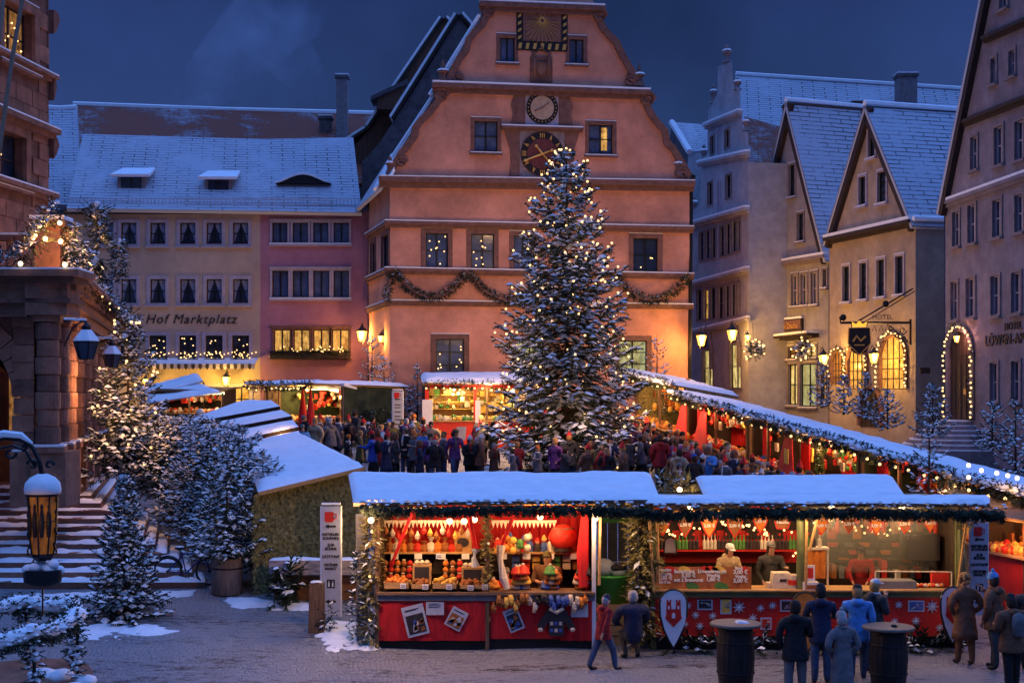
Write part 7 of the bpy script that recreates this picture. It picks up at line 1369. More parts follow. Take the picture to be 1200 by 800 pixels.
# ------------------------------------------------------------------ people
def person_mesh(name, pose='stand', coat=.82, fingers=False, bulk=1.0, seed=0, H=1.72):
    """one continuous skinned body; slots: skin, coat, trousers, shoes"""
    q = random.Random(seed); vs = []; es = []; rad = []; typ = []
    def v(p, r, t, par=None):
        vs.append(V(p)); rad.append(r if isinstance(r, tuple) else (r, r)); typ.append(t)
        if par is not None: es.append((par, len(vs) - 1))
        return len(vs) - 1
    lean = {'bend': .55, 'walk': .10, 'lean': .25}.get(pose, .03); crouch = pose == 'crouch'
    hz_ = .50 if crouch else .93
    def up(z, y=0, x=0):     # a point of the trunk, leaning towards +Y (forward)
        h = z - .93; return (x, y + math.sin(lean) * h, hz_ + math.cos(lean) * h)
    pel = v((0, 0, hz_), (.155 * bulk, .125 * bulk), 1); wst = v(up(1.08), (.15 * bulk, .12 * bulk), 1, pel); chs = v(up(1.27), (.18 * bulk, .135 * bulk), 1, wst); shd = v(up(1.40), (.135 * bulk, .105), 1, chs)
    nk = v(up(1.485, .01), .058, 0, shd); h0 = v(up(1.555, .025), (.072, .082), 0, nk); h1 = v(up(1.64, .025), (.078, .092), 0, h0); v(up(1.70, .015), (.052, .06), 0, h1)
    for s in (-1, 1):
        sx = .19 * bulk; a = v(up(1.395, 0, s * sx), .082 * bulk, 1, shd)
        arm = {'stand': ((s * (sx + .055), .0, 1.13), (s * (sx + .05), .07, .88)), 'walk': ((s * (sx + .06), -.10 * s, 1.15), (s * (sx + .06), .02 - .2 * s, .93)), 'hold': ((s * (sx + .06), .05, 1.13), (s * .12, .30, 1.18)),
               'reach': ((s * (sx + .07), .12, 1.18), (s * (sx - .02), .38, 1.15)), 'lean': ((s * (sx + .06), .1, 1.15), (s * .16, .33, 1.02)), 'bend': ((s * (sx + .05), .14, 1.14), (s * .15, .32, .95)), 'crouch': ((s * (sx + .06), .16, 1.15), (s * .16, .36, 1.06)),
               'drink': ((s * (sx + .05), .06, 1.12), (.05, .24, 1.42)) if s > 0 else ((s * (sx + .07), -.03, 1.14), (s * (sx + .01), .10, .92)), 'pocket': ((s * (sx + .11), -.07, 1.15), (s * (sx - .02), .09, .98)),
               'point': ((s * (sx + .05), .12, 1.2), (s * (sx + .02), .36, 1.26)) if s < 0 else ((s * (sx + .07), -.04, 1.13), (s * (sx - .01), .10, .97))}[pose]
        if pose == 'mixed': pass
        el = v(up(arm[0][2], arm[0][1], arm[0][0]), .064 * bulk, 1, a); wr = v(up(arm[1][2], arm[1][1], arm[1][0]), .038, 1, el)
        d = (vs[wr] - vs[el]).normalized(); hd = v(vs[wr] + d * .055, (.034, .026), 0, wr)
        if fingers:
            pm = v(vs[hd] + d * .045, (.036, .018), 0, hd); sd = d.cross(V((0, 0, 1))); sd = sd.normalized() if sd.length > .2 else V((0, 1, 0)); dn = sd.cross(d).normalized() * (-1)
            for k in range(4):
                o = sd * (.024 - .016 * k); L = (.07, .08, .075, .058)[k]; f1 = v(vs[pm] + o + d * L * .45, .0095, 0, pm); f2 = v(vs[f1] + d * L * .35 + dn * .018, .0085, 0, f1); v(vs[f2] + d * L * .12 + dn * .03, .007, 0, f2)
            t1 = v(vs[hd] + sd * .04 + d * .015, .0115, 0, hd); v(vs[t1] + sd * .012 + d * .035 + dn * .01, .009, 0, t1)
        else: v(vs[hd] + d * .07, (.030, .018), 0, hd)
        shift = .035 if pose in ('drink', 'pocket', 'point') else 0
        hip = v((s * .09, 0, hz_ - .06 + shift * s * .5), .112 * bulk, 2, pel); st = {'walk': .26 * s, 'stand': .03 * s, 'drink': .09 * s, 'pocket': -.07 * s, 'point': .12 * s}.get(pose, .04 * s)
        if crouch: kn = v((s * .14, .36, .50), .07, 2, hip); an = v((s * .12, .08, .10), .045, 2, kn); ft = v((s * .13, .12, .045), .045, 3, an); v((s * .15, .27, .04), .04, 3, ft)
        else:
            kn = v((s * .108, st * .6 + (.05 if st > 0.1 else 0), .50), .084, 2, hip); an = v((s * .11, st - (.06 if st < -.1 else 0), .10 + (.05 if st < -.1 else 0)), .064, 2, kn)
            ft = v((s * .115, st + .02, .045), .045, 3, an); v((s * .13, st + .17, .04), (.042, .035), 3, ft)
    me = bpy.data.meshes.new(name); me.from_pydata(vs, es, []); o = bpy.data.objects.new(name, me); COL.objects.link(o)
    md = o.modifiers.new('s', 'SKIN'); md.use_smooth_shade = True
    for i, sv in enumerate(me.skin_vertices[0].data): sv.radius = rad[i]; sv.use_root = i == 0
    m2 = o.modifiers.new('d', 'SUBSURF'); m2.levels = 1; m2.render_levels = 1
    dg = bpy.context.evaluated_depsgraph_get(); out = bpy.data.meshes.new_from_object(o.evaluated_get(dg)); bpy.data.objects.remove(o); out.name = name
    for m in (M_SKIN, G_BLK, G_BLK, M_BLACK): out.materials.append(m)
    segs = [(vs[a], vs[b], typ[b], max(rad[b])) for a, b in es]
    for p in out.polygons:
        c = p.center; best = 9; bt = 1
        for a, b, t, r in segs:
            ab = b - a; k = max(0, min(1, (c - a).dot(ab) / max(ab.length_squared, 1e-6))); dd = (c - a - ab * k).length / max(r, .03)
            if dd < best: best = dd; bt = t
        if bt == 2 and c.z > coat and not crouch: bt = 1
        p.material_index = bt; p.use_smooth = True
    head = V(up(1.62, .02)); return out, head, lean, (vs[chs], vs[shd])
PM = {}
def get_pm(pose, fingers=False, bulk=1.0, coat=.82):
    k = (pose, fingers, bulk, coat)
    if k not in PM: PM[k] = person_mesh('person', pose, coat, fingers, bulk)
    return PM[k]
def head_lathe(prof, h, n=12): return MB().lathe(prof, h, n)
CLOTH = {n: mat(n + '_wool', c, .85, .30, 5, 1.0, 7) for n, c in {'black': (.015, .014, .017), 'navy': (.02, .025, .06), 'dark red': (.25, .015, .02), 'sky blue': (.08, .24, .55), 'grey': (.13, .12, .13), 'brown': (.13, .06, .035), 'olive': (.09, .08, .035), 'white': (.55, .53, .55), 'beige': (.36, .27, .17), 'blue': (.03, .07, .35), 'red': (.5, .02, .02), 'purple': (.14, .04, .16), 'orange': (.5, .13, .02), 'pink': (.45, .12, .2), 'jeans': (.05, .075, .14), 'charcoal': (.04, .04, .045), 'green': (.04, .12, .06), 'blond': (.36, .19, .07), 'silver': (.32, .30, .30), 'dark hair': (.03, .018, .013)}.items()}
HOODM = mesh_of('hood_down', MB().ell((0, -.085, 0), .115, .075, .075, 10, 6).ell((0, -.02, .02), .10, .10, .045, 10, 5), G_BLK)
HAT = {}
def hat_mesh(kind):
    if kind in HAT: return HAT[kind]
    h = V((0, 0, 0)); b = MB()
    if kind == 'beanie': b.lathe([(.086, -.01), (.094, .0), (.094, .035), (.086, .04), (.078, .085), (.045, .115), (.01, .123)], h, 12, 0, 1, 1.12)
    elif kind == 'bobble': b.lathe([(.088, -.02), (.096, .0), (.094, .04), (.08, .09), (.045, .12), (.01, .13)], h, 12, 0, 1, 1.12); b.ell(h + V((0, 0, .15)), .035, .035, .035, 7, 5)
    elif kind == 'hair': b.lathe([(.07, -.11), (.092, -.07), (.097, .0), (.092, .06), (.06, .105), (.01, .118)], V((0, -.022, 0)), 12, 0, 1, 1.02)
    elif kind == 'curls':
        q = random.Random(5)
        for k in range(46): a, e = q.uniform(0, 6.28), q.uniform(-.9, 1.5); r = .10; p = V((r * math.cos(a) * math.cos(e), -.03 + r * 1.1 * math.sin(a) * math.cos(e), .02 + r * 1.1 * math.sin(e))); 
        for k in range(60):
            a, e = q.uniform(0, 6.28), q.uniform(-.9, 1.5); p = V((.10 * math.cos(a) * math.cos(e), -.03 + .11 * math.sin(a) * math.cos(e), .02 + .11 * math.sin(e)))
            if p.y < .05 or p.z > .06: b.ell(p, .035, .035, .035, 6, 4)
    elif kind == 'cap': b.lathe([(.088, 0), (.094, .02), (.088, .07), (.05, .10), (.01, .106)], h, 12, 0, 1, 1.12); b.prism([(-.07, .08), (.07, .08), (.05, .18), (-.05, .18)], .005, .018, lambda a, b_, c: V((a, b_, c)))
    elif kind == 'hood': b.lathe([(.11, -.13), (.125, -.06), (.12, .04), (.085, .11), (.02, .135)], V((0, -.03, 0)), 12, 0, 1, 1.05)
    elif kind == 'santa': b.lathe([(.095, -.01), (.102, .0), (.102, .03), (.09, .04), (.07, .1), (.035, .17), (.012, .2)], h, 12, 0, 1, 1.1); b.ell(V((0, -.02, .21)), .03, .03, .03, 7, 5)
    HAT[kind] = mesh_of('headwear', b, G_BLK); return HAT[kind]
SC_MESH = mesh_of('scarf', MB().tube([V((.075 * math.cos(t * .785), .02 + .085 * math.sin(t * .785), 0)) for t in range(8)], .034, 7, closed=True).tube([V((.03, .10, -.02)), V((.035, .145, -.16)), V((.04, .15, -.34))], [.03, .035, .03], 6), G_BLK)
NOSE = mesh_of('nose', MB().ell((0, 0, 0), .013, .018, .018, 6, 5), M_SKIN); EYE_M = mesh_of('eye', MB().ell((0, 0, 0), .009, .006, .007, 6, 4), M_BLACK)
BACKP = mesh_of('backpack', MB().lathe([(.10, 0), (.145, .04), (.15, .25), (.12, .38), (.04, .42)], (0, 0, 0), 10, 0, 1, .62), G_BLK)
SKIRT = {}
APRON = mesh_of('apron', MB().prism([(-.19, 0), (.19, 0), (.17, .42), (.10, .66), (-.10, .66), (-.17, .42)], 0, .015, lambda a, b, c: V((a, .02 - abs(a) * .25 + c, b))), G_WHT)
def person(loc, rz, label, pose='stand', H=1.72, coat='black', trousers='black', hat=('beanie', 'black'), scarf=None, bag=None, bulk=1.0, fingers=False, long=0, group=None, skin=None):
    me, head, lean, (chs, shd) = get_pm(pose, fingers, bulk); o = bpy.data.objects.new('person', me); COL.objects.link(o); o.location = loc; o.rotation_euler = (0, 0, rz); s = H / 1.72; o.scale = (s, s, s); tag(o, label, 'person', group)
    for i, m in ((1, CLOTH[coat]), (2, CLOTH[trousers])): o.material_slots[i].link = 'OBJECT'; o.material_slots[i].material = m
    def child(m_, name, p, mt, rot=(0, 0, 0), scale=(1, 1, 1)):
        c = bpy.data.objects.new(name, m_); COL.objects.link(c); c.parent = o; c.location = p; c.rotation_euler = rot; c.scale = scale
        if mt: c.material_slots[0].link = 'OBJECT'; c.material_slots[0].material = mt
        return c
    rx = (-lean, 0, 0)
    if hat: child(hat_mesh(hat[0]), 'hair' if hat[0] in ('hair', 'curls') else 'hood' if hat[0] == 'hood' else 'hat', head + V((0, 0, .045 if hat[0] not in ('hair', 'curls', 'hood') else .02)), CLOTH[hat[1]], rx)
    if hat and hat[0] in ('beanie', 'bobble', 'cap', 'santa'): child(hat_mesh('hair'), 'hair', head + V((0, -.004, .012)), CLOTH[rnd.choice(('dark hair', 'dark hair', 'blond', 'silver'))], rx, (.96, .96, .93))
    child(NOSE, 'nose', head + V((0, .098, -.015)), None)
    for sx in (-1, 1): child(EYE_M, 'eye', head + V((sx * .030, .088, .012)), None)
    if scarf: child(SC_MESH, 'scarf', head + V((0, -.03, -.135)), CLOTH[scarf], rx)
    if (fingers or bulk > 1.1) and pose != 'crouch' and not long and hat and hat[0] != 'hood': child(HOODM, 'hood_down', shd + V((0, -.01, .05)), CLOTH[coat], rx)
    if fingers and coat in ('brown', 'beige', 'charcoal') and bulk < 1.1: child(APRON, 'apron', V((0, .145, .62)), CLOTH['white' if coat != 'charcoal' else 'black'])
    if bag: child(BACKP, 'backpack', shd + V((0, -.20, -.36)), CLOTH[bag], rx)
    if not long and pose not in ('crouch', 'bend', 'lean') : long = .74
    if long:
        k = (long, bulk)
        if k not in SKIRT:
            b = MB(); n = 20; pr = [(.165, 1.16), (.175, 1.02), (.19, .9), (.20, .82), (.205, long + .02), (.20, long), (.15, long + .02)] if long > .7 else [(.165, 1.12), (.175, .95), (.195, .75), (.215, long + .15), (.225, long), (.19, long + .01)]
            for r, z in pr:
                for j in range(n): a = 6.283 * j / n; rr = r * bulk * (1 + .05 * math.sin(a * 5) * (1.12 - z)); b.v.append((rr * math.cos(a), rr * .82 * math.sin(a), z))
            for i in range(len(pr) - 1):
                for j in range(n): b.f.append((i * n + j, i * n + (j + 1) % n, (i + 1) * n + (j + 1) % n, (i + 1) * n + j)); b.m.append(0)
            SKIRT[k] = mesh_of('coat_skirt', b, G_BLK)
        child(SKIRT[k], 'long_coat' if long < .7 else 'jacket_hem', V((0, 0, 0)), CLOTH[coat])
    return o
def at_px(px, Y, dz=0): return V(((px - 600) / FPX * Y, Y, gz(Y) + dz))
# the people by the front stalls (facing +Y when rz = 0)
person(at_px(707, 26.2), R(-60), 'child in a red padded jacket and dark cap walking past the gap between the stalls', 'walk', 1.42, 'dark red', 'jeans', ('beanie', 'navy'), fingers=True, bulk=1.08)
person(at_px(742, 26.9), R(12), 'grey haired person in a dark jacket crouching at the foot of the fir clad corner', 'crouch', 1.78, 'navy', 'charcoal', ('hair', 'silver'), bulk=1.35, fingers=True)
person(at_px(932, 24.3), R(-15), 'man in a black jacket and grey trousers seen from behind, left of the group', 'drink', 1.80, 'black', 'grey', ('hair', 'dark hair'), 'black', bulk=1.12, fingers=True)
person(at_px(962, 25.4), R(-8), 'man in a dark navy jacket, black woolly hat and jeans at the counter', 'reach', 1.80, 'navy', 'jeans', ('beanie', 'black'), 'charcoal', bulk=1.05, fingers=True)
person(at_px(987, 24.0), R(10), 'woman in a long grey coat and grey knitted hat seen from behind', 'pocket', 1.66, 'grey', 'grey', ('bobble', 'silver'), 'grey', bulk=1.06, long=.28, fingers=True)
person(at_px(1005, 25.6), R(-12), 'person in a bright sky blue hooded jacket and jeans in the middle of the group', 'point', 1.74, 'sky blue', 'jeans', ('beanie', 'black'), bulk=1.12, scarf='sky blue', fingers=True)
person(at_px(1024, 26.1), R(-60), 'person with a white cap, pale scarf and black rucksack looking to the right', 'drink', 1.74, 'charcoal', 'jeans', ('cap', 'white'), 'white', 'black', 1.15, fingers=True)
person(at_px(1131, 26.6), R(8), 'woman with curly blond hair in a brown coat before the right shield', 'pocket', 1.72, 'brown', 'brown', ('curls', 'blond'), bulk=1.15, long=.5, fingers=True)
person(at_px(1166, 26.3), R(40), 'person in a blue woolly hat and brown scarf at the right edge', 'drink', 1.80, 'brown', 'charcoal', ('bobble', 'sky blue'), 'brown', bulk=1.15, fingers=True)
person(at_px(1186, 24.9), R(20), 'person in a brown jacket and dark cap and pale bag cut by the right edge', 'hold', 1.74, 'brown', 'black', ('beanie', 'black'), bulk=1.25, bag='grey', fingers=True)
person(at_px(1208, 26.2), R(-30), 'person with an orange hat half outside the right edge', 'hold', 1.70, 'charcoal', 'black', ('beanie', 'orange'), bulk=1.15)
person(V((fx(642, 28.6), 28.6, .10)), R(180 - 25), 'stall keeper in a brown quilted jacket among the knitted caps', 'hold', 1.72, 'brown', 'black', ('beanie', 'olive'), bulk=1.25, fingers=True)
person(V((fx(851, 28.7), 28.7, .30)), R(180 + 15), 'food seller in a pale jumper with a white cap leaning over the menu banner', 'lean', 1.72, 'beige', 'black', ('cap', 'white'), bulk=1.02, fingers=True)
person(V((fx(903, 28.6), 28.6, .28)), R(180 + 5), 'food seller in a dark checked shirt and grey cap beside the cash register', 'point', 1.76, 'charcoal', 'black', ('cap', 'grey'), bulk=1.05, fingers=True)
person(V((fx(593, 28.5), 28.5, .0)), R(190), 'small figure in a red jacket at the left of the knitted caps', 'hold', 1.5, 'red', 'black', ('beanie', 'grey'), bulk=1.1)
person(V((fx(1010, 29.0), 29.0, .2)), R(180 - 20), 'cook in a red shirt in the steam of the right bay', 'lean', 1.74, 'dark red', 'black', ('cap', 'charcoal'), bulk=1.0)
# the crowd between the stalls
q = random.Random(99); used = {}
zones = [('before the left toy stall', 402, 500, 46.0, 54, 26), ('before the red glassware stall', 500, 585, 46.5, 53.5, 14), ('right of the big tree foot', 735, 800, 46, 56, 20), ('along the far right stalls', 790, 900, 42, 50, 28), ('at the middle right stalls', 870, 960, 38.5, 42.5, 18), ('under the big tree front', 600, 740, 44, 46.5, 12), ('near the slatted roof hut', 300, 400, 50, 54, 10)]
coats = ['black', 'navy', 'brown', 'charcoal', 'dark red', 'olive', 'navy', 'grey', 'beige', 'purple', 'black', 'brown', 'charcoal', 'black', 'brown', 'charcoal', 'grey', 'blue', 'sky blue']; hats = [('beanie', 'black'), ('bobble', 'red'), ('hair', 'dark hair'), ('hair', 'blond'), ('beanie', 'grey'), ('hood', 'brown'), ('bobble', 'white'), ('beanie', 'blue'), ('cap', 'olive'), ('santa', 'red'), ('beanie', 'orange'), ('hair', 'silver')]
hn = {'beanie': '%s woolly hat', 'bobble': '%s bobble hat', 'hair': '%s hair', 'hood': '%s fur hood', 'cap': '%s cap', 'santa': '%s pointed hat'}
pts = []
for zn, x0, x1, ya, yb, n in zones:
    k = tries = 0
    while k < n and tries < 400:
        tries += 1; Y = q.uniform(ya, yb); p = at_px(q.uniform(x0, x1), Y)
        if any((p - r).length < .55 for r in pts) or (V((p.x - BT.x, p.y - 49)).length < 2.6 and zn.find('tree front') < 0): continue
        if p.x > row_pt(Y).x - 1.1: continue
        pts.append(p)
        for _ in range(30):
            c = q.choice(coats); h = q.choice(hats)
            if (c, h, zn) not in used: break
        used[(c, h, zn)] = 1; pose = q.choice(('stand', 'hold', 'walk', 'drink', 'pocket', 'point')); bg = q.choice((None, None, None, 'navy', 'brown', 'black')); sf = q.choice((None, None, 'white', 'grey', 'dark red'))
        person(p, q.uniform(-3.1, 3.1), f"person in a {c} coat with {(hn[h[0]] % h[1]).replace('dark hair hair', 'dark hair').replace('blond hair', 'blond hair')} {zn}".replace('pointed hat', 'hat'), pose, q.uniform(1.45, 1.86), c, q.choice(('black', 'jeans', 'charcoal')), h, sf, bg, q.choice((1.0, 1.2)), group='people in the market crowd', long=q.choice((0, 0, .5)))
        k += 1
# ------------------------------------------------------------------ shields, barrels, signs and small things in front
def kite(px, py0, py1, Y, w, face, label, tilt=0, castle=True):
    F = Frame.pts(((px - 600) / FPX * Y - 1, Y + math.tan(tilt)), ((px - 600) / FPX * Y + 1, Y - math.tan(tilt))); s = Y / FPX; zt = EYE - (py0 - HZ) * s; zb = EYE - (py1 - HZ) * s; h = zt - zb; w *= s; c0 = F.L / 2
    pts = []
    for k in range(13): a = math.pi * k / 12; pts.append((c0 + w * math.cos(a), zt - w * 1.05 + w * 1.05 * math.sin(a)))
    pts += [(c0 - w * .97, zt - h * .45), (c0 - w * .72, zt - h * .68), (c0 - w * .35, zt - h * .87), (c0, zb), (c0 + w * .35, zt - h * .87), (c0 + w * .72, zt - h * .68), (c0 + w * .97, zt - h * .45)]
    rt = root('kite_shield', F.T(c0, zb), label, 'shield', 'kite shields leaning on the food stall'); new_obj('shield_board', MB().prism(pts, 0, .04, F.T), face, rt)
    new_obj('shield_rim', MB().tube([F.T(a, z, .03) for a, z in pts], .022, 5, closed=True), M_BLACK, rt)
    if castle:
        m = MB(); u = w; z = zt - h * .42
        m.prism([(c0 - .55 * u, z - .15 * u), (c0 - .5 * u, z + .9 * u), (c0 - .2 * u, z + .9 * u), (c0 - .16 * u, z + .35 * u), (c0 + .16 * u, z + .35 * u), (c0 + .2 * u, z + .9 * u), (c0 + .5 * u, z + .9 * u), (c0 + .55 * u, z - .15 * u), (c0 + .62 * u, z - .3 * u), (c0, z - .95 * u), (c0 - .62 * u, z - .3 * u)], .04, .055, F.T)
        for s_ in (-.5, -.27, .18, .40): m.box(c0 + s_ * u, c0 + (s_ + .1) * u, z + .9 * u, z + 1.05 * u, .04, .055, F.T)
        new_obj('red_castle_emblem', m, M_REDP, rt)
        d = MB()
        for s_ in (-.35, .35): d.box(c0 + (s_ - .06) * u, c0 + (s_ + .06) * u, z + .35 * u, z + .6 * u, .055, .06, F.T)
        d.prism([(c0 - .12 * u, z - .3 * u), (c0 + .12 * u, z - .3 * u), (c0 + .12 * u, z), (c0, z + .12 * u), (c0 - .12 * u, z)], .055, .06, F.T); new_obj('castle_openings', d, M_WHITE, rt)
    return rt
kite(789, 690, 758, 27.2, 16, M_WHITE, 'white kite shield with a red castle at the left end of the food stall'); kite(1115, 687, 753, 27.1, 16, M_WHITE, 'white kite shield with a red castle at the right end behind the brown coat', -.3)
kite(944, 693, 768, 27.0, 15, G_ORG, 'orange kite shield behind the people at the counter', .25, castle=False)
M_BARREL = mat('barrel_staves', (.020, .014, .014), .45, .5, 3, .4, 14, aniso=(7, 7, .6))
def barrel(px, py, Y, label):
    c = V(((px - 600) / FPX * Y, Y, gz(Y))); zt = EYE - (py - HZ) / FPX * Y - c.z; rt = root('barrel_table', c, label, 'standing table'); n = 18
    for k in range(n):      # staves
        a0 = 6.283 * k / n + .012; a1 = 6.283 * (k + 1) / n - .012; b = MB(); pr = [(.29, 0), (.335, zt * .28), (.352, zt * .5), (.335, zt * .72), (.30, zt - .06)]
        for r, z in pr:
            for a in (a0, a1): b.v.append((c.x + r * math.cos(a), c.y + r * math.sin(a), c.z + z))
        for i in range(len(pr) - 1): b.f.append((2 * i, 2 * i + 1, 2 * i + 3, 2 * i + 2)); b.m.append(0)
        b.uv = [(0, 0)] * 4 * len(b.f); new_obj('stave', b, M_BARREL, rt)
    new_obj('inner', MB().lathe([(.28, 0.01), (.325, zt * .28), (.342, zt * .5), (.325, zt * .72), (.29, zt - .06)], c, 18), M_BLACK, rt)
    for z, r in ((.10, .312), (.28, .344), (.72, .344), (.9, .318)): new_obj('hoop', MB().lathe([(r, z * zt - .02), (r + .006, z * zt), (r, z * zt + .02)], c, 24), M_IRON, rt)
    t = new_obj('table_top', MB().lathe([(.455, zt - .055), (.47, zt - .04), (.47, zt - .015), (.455, zt)], c, 36), mat('worn_table_top', (.15, .115, .09), .6, .3, 3, .3, 14, aniso=(1, 8, 1)) if 'worn_table_top' not in MATS else MATS['worn_table_top'], rt)
    return c, zt
c, zt = barrel(862, 729, 25.0, 'barrel table with a round top and a crumpled napkin, left one before the food stall')
nk = new_obj('napkin', snow_sheet([c + V((.02, -.12, zt + .0)), c + V((.25, -.1, zt)), c + V((.22, .12, zt)), c + V((-.02, .08, zt))], .02, 8, 8, 4, .05), M_WHITE); tag(nk, 'crumpled white napkin on the left barrel table', 'napkin')
c, zt = barrel(1041, 733, 25.0, 'barrel table with a bare round top, right one before the food stall')
ab = new_obj('ashtray', MB().lathe([(.05, zt), (.06, zt + .02), (.055, zt + .035), (.03, zt + .012)], c + V((.08, -.1, .001)), 12), M_BLACK); tag(ab, 'small dark ashtray on the right barrel table', 'ashtray')
def cup_icon(T, cx, cz, s, par):
    m = MB().prism([(cx - s * .5, cz + s * .5), (cx + s * .35, cz + s * .5), (cx + s * .35, cz - s * .4), (cx + s * .2, cz - s * .5), (cx - s * .38, cz - s * .5), (cx - s * .5, cz - s * .4)], .045, .055, T); new_obj('red_cup', m, M_REDP, par)
    new_obj('cup_handle', MB().tube([T(cx + s * .35, cz + s * .3, .05), T(cx + s * .62, cz + s * .25, .05), T(cx + s * .62, cz - s * .15, .05), T(cx + s * .35, cz - s * .2, .05)], s * .06, 5), M_REDP, par)
def signpost(px, py0, py1, Y, w, label, detail=True):
    F = Frame.pts(((px - 600) / FPX * Y - 2, Y), ((px - 600) / FPX * Y + 2, Y)); s = Y / FPX; zt = EYE - (py0 - HZ) * s; zb = EYE - (py1 - HZ) * s; w = w * s / 2; c0 = 2; rt = root('guide_sign', F.T(c0, zb), label, 'sign post'); H = zt - zb; T = F.T
    new_obj('panel', MB().box(c0 - w, c0 + w, zb, zt, -.04, .04, T), M_PAPER, rt); new_obj('panel_edge', MB().tube([T(c0 - w, zb, 0), T(c0 - w, zt, 0), T(c0 + w, zt, 0), T(c0 + w, zb, 0)], .035, 5), M_WHITE, rt); new_obj('snow_cap', MB().box(c0 - w, c0 + w, zt + .035, zt + .08, -.04, .04, T), M_SNOW, rt)
    P = lambda f: zt - H * f; cup_icon(T, c0 - .02, P(.095), w * 1.1, rt)
    def arrow(f):
        z = P(f); new_obj('arrow', MB().prism([(c0 - w * .62, z), (c0 - w * .2, z + w * .24), (c0 - w * .2, z + w * .1), (c0 + w * .55, z + w * .1), (c0 + w * .55, z - w * .1), (c0 - w * .2, z - w * .1), (c0 - w * .2, z - w * .24)], .041, .05, T), M_BLACK, rt)
    arrow(.18)
    if detail:
        arrow(.86)
        for f, t in ((.255, 'REITERLES-'), (.29, 'SCHÄNKE'), (.35, 'ZUR'), (.385, 'BÜHNE'), (.455, 'LICHTHOF'), (.53, 'GRÜNER'), (.565, 'MARKT')):
            a = c0; letters(t, F, rt, 600 + (F.T(a, 0).x) / Y * FPX, HZ + (EYE - P(f) + .02) / s / 1, 3.0, M_BLACK, c=.045, align='CENTER', ext=.003, bold=.004)
        z = P(.70); b = new_obj('toilet_sign', MB().box(c0 - w * .42, c0 + w * .42, z - w * .45, z + w * .45, .041, .048, T), M_BLACK, rt)
        for sx in (-.2, .2): m = MB(); m.box(c0 + (sx - .09) * w, c0 + (sx + .09) * w, z - .32 * w, z + .12 * w, .048, .053, T); m.ell(T(c0 + sx * w, z + .24 * w, .05), .07 * w, .01, .08 * w, 7, 5); new_obj('figure', m, M_WHITE, b)
    else:
        for f in (.3, .36, .45, .55, .62, .72): new_obj('printed_line', MB().box(c0 - w * .6, c0 + w * .6, P(f) - .02, P(f) + .02, .041, .046, T), M_BLACK, rt)
    return rt
signpost(388, 593, 722, 29.8, 22, 'tall pale guide sign with a red cup and arrows left of the gift stall')
signpost(1147, 612, 720, 28.3, 20, 'pale guide sign with a red cup right of the food stall')
signpost(466, 458, 512, 55.0, 12, 'narrow pale guide sign with a red cup beside the dark stall at the back', False)
# weathered post with a twig, timber troughs with snow
c = at_px(371, 28.9); pt = new_obj('square_post', (lambda b: (b.prism([(c.x - .16, c.z - .1), (c.x + .17, c.z - .1), (c.x + .15, c.z + 1.02), (c.x + .05, c.z + 1.06), (c.x - .13, c.z + 1.04)], c.y - .15, c.y + .15, lambda a, z, y: V((a, y, z))), b)[1])(MB()), M_WOODV); tag(pt, 'weathered square wooden post in front of the guide sign', 'post'); new_obj('snow_cap', MB().ell(c + V((0, 0, 1.05)), .14, .13, .035, 8, 4), M_SNOW, pt)
g = garland(None, [c + V((.22, -.1, .02)), c + V((.25, -.05, .35)), c + V((.2, 0, .6))], .15, 70, .6, M_NEEDLE2, 'fir_twigs', 301); tag(g, 'fir twigs standing against the square wooden post', 'fir branches')
tr = root('timber_trough', at_px(385, 31.6), 'long low brown timber trough in front of the fir clad hut', 'trough'); x0, x1 = fx(322, 31.6), fx(437, 31.6); g0 = gz(31.6)
for k in range(3): new_obj('plank', MB().box(x0, x1, g0 + .19 * k, g0 + .19 * k + .18, 31.5, 31.56, lambda a, b, c: V((a, c, b))), M_WOODW if False else mat('red_brown_plank%s' % k, (.20, .085, .04), .7, .35, 3, .4, 18, aniso=(1, 8, 8)), tr)
new_obj('body', MB().box(x0 + .02, x1 - .02, g0, g0 + .56, 31.57, 32.0, lambda a, b, c: V((a, c, b))), M_DKWOOD, tr)
bl = new_obj('snowy_beam', MB().box(fx(316, 31.3), fx(437, 31.3), g0 + .62, g0 + .95, 31.2, 31.5, lambda a, b, c: V((a, c, b))), mat('frosted_beam', (.36, .29, .30), .8, .5, 3, .4, 12, aniso=(1, 5, 5))); tag(bl, 'frosted grey beam lying above the timber trough', 'beam'); new_obj('snow_cover', snow_sheet([V((fx(316, 31.3), 31.2, g0 + .95)), V((fx(437, 31.3), 31.2, g0 + .95)), V((fx(437, 31.3), 31.5, g0 + .95)), V((fx(316, 31.3), 31.5, g0 + .95))], .05, 40, 5, 5, .05), M_SNOW, bl, smooth=True)
for x in (330, 385, 432): new_obj('stay', MB().box(fx(x, 31.5) - .04, fx(x, 31.5) + .04, g0 + .5, g0 + .64, 31.42, 31.5, lambda a, b, c: V((a, c, b))), M_DKWOOD, bl)
g = garland(None, [V((fx(322, 31.1), 31.0, g0 + .05)), V((fx(345, 31.1), 31.0, g0 + .35)), V((fx(330, 31.1), 31.1, g0 + .9))], .3, 90, .35, M_NEEDLE2, 'fir_branches', 303, L=.3); tag(g, 'dark fir branches heaped against the left end of the trough', 'fir branches')
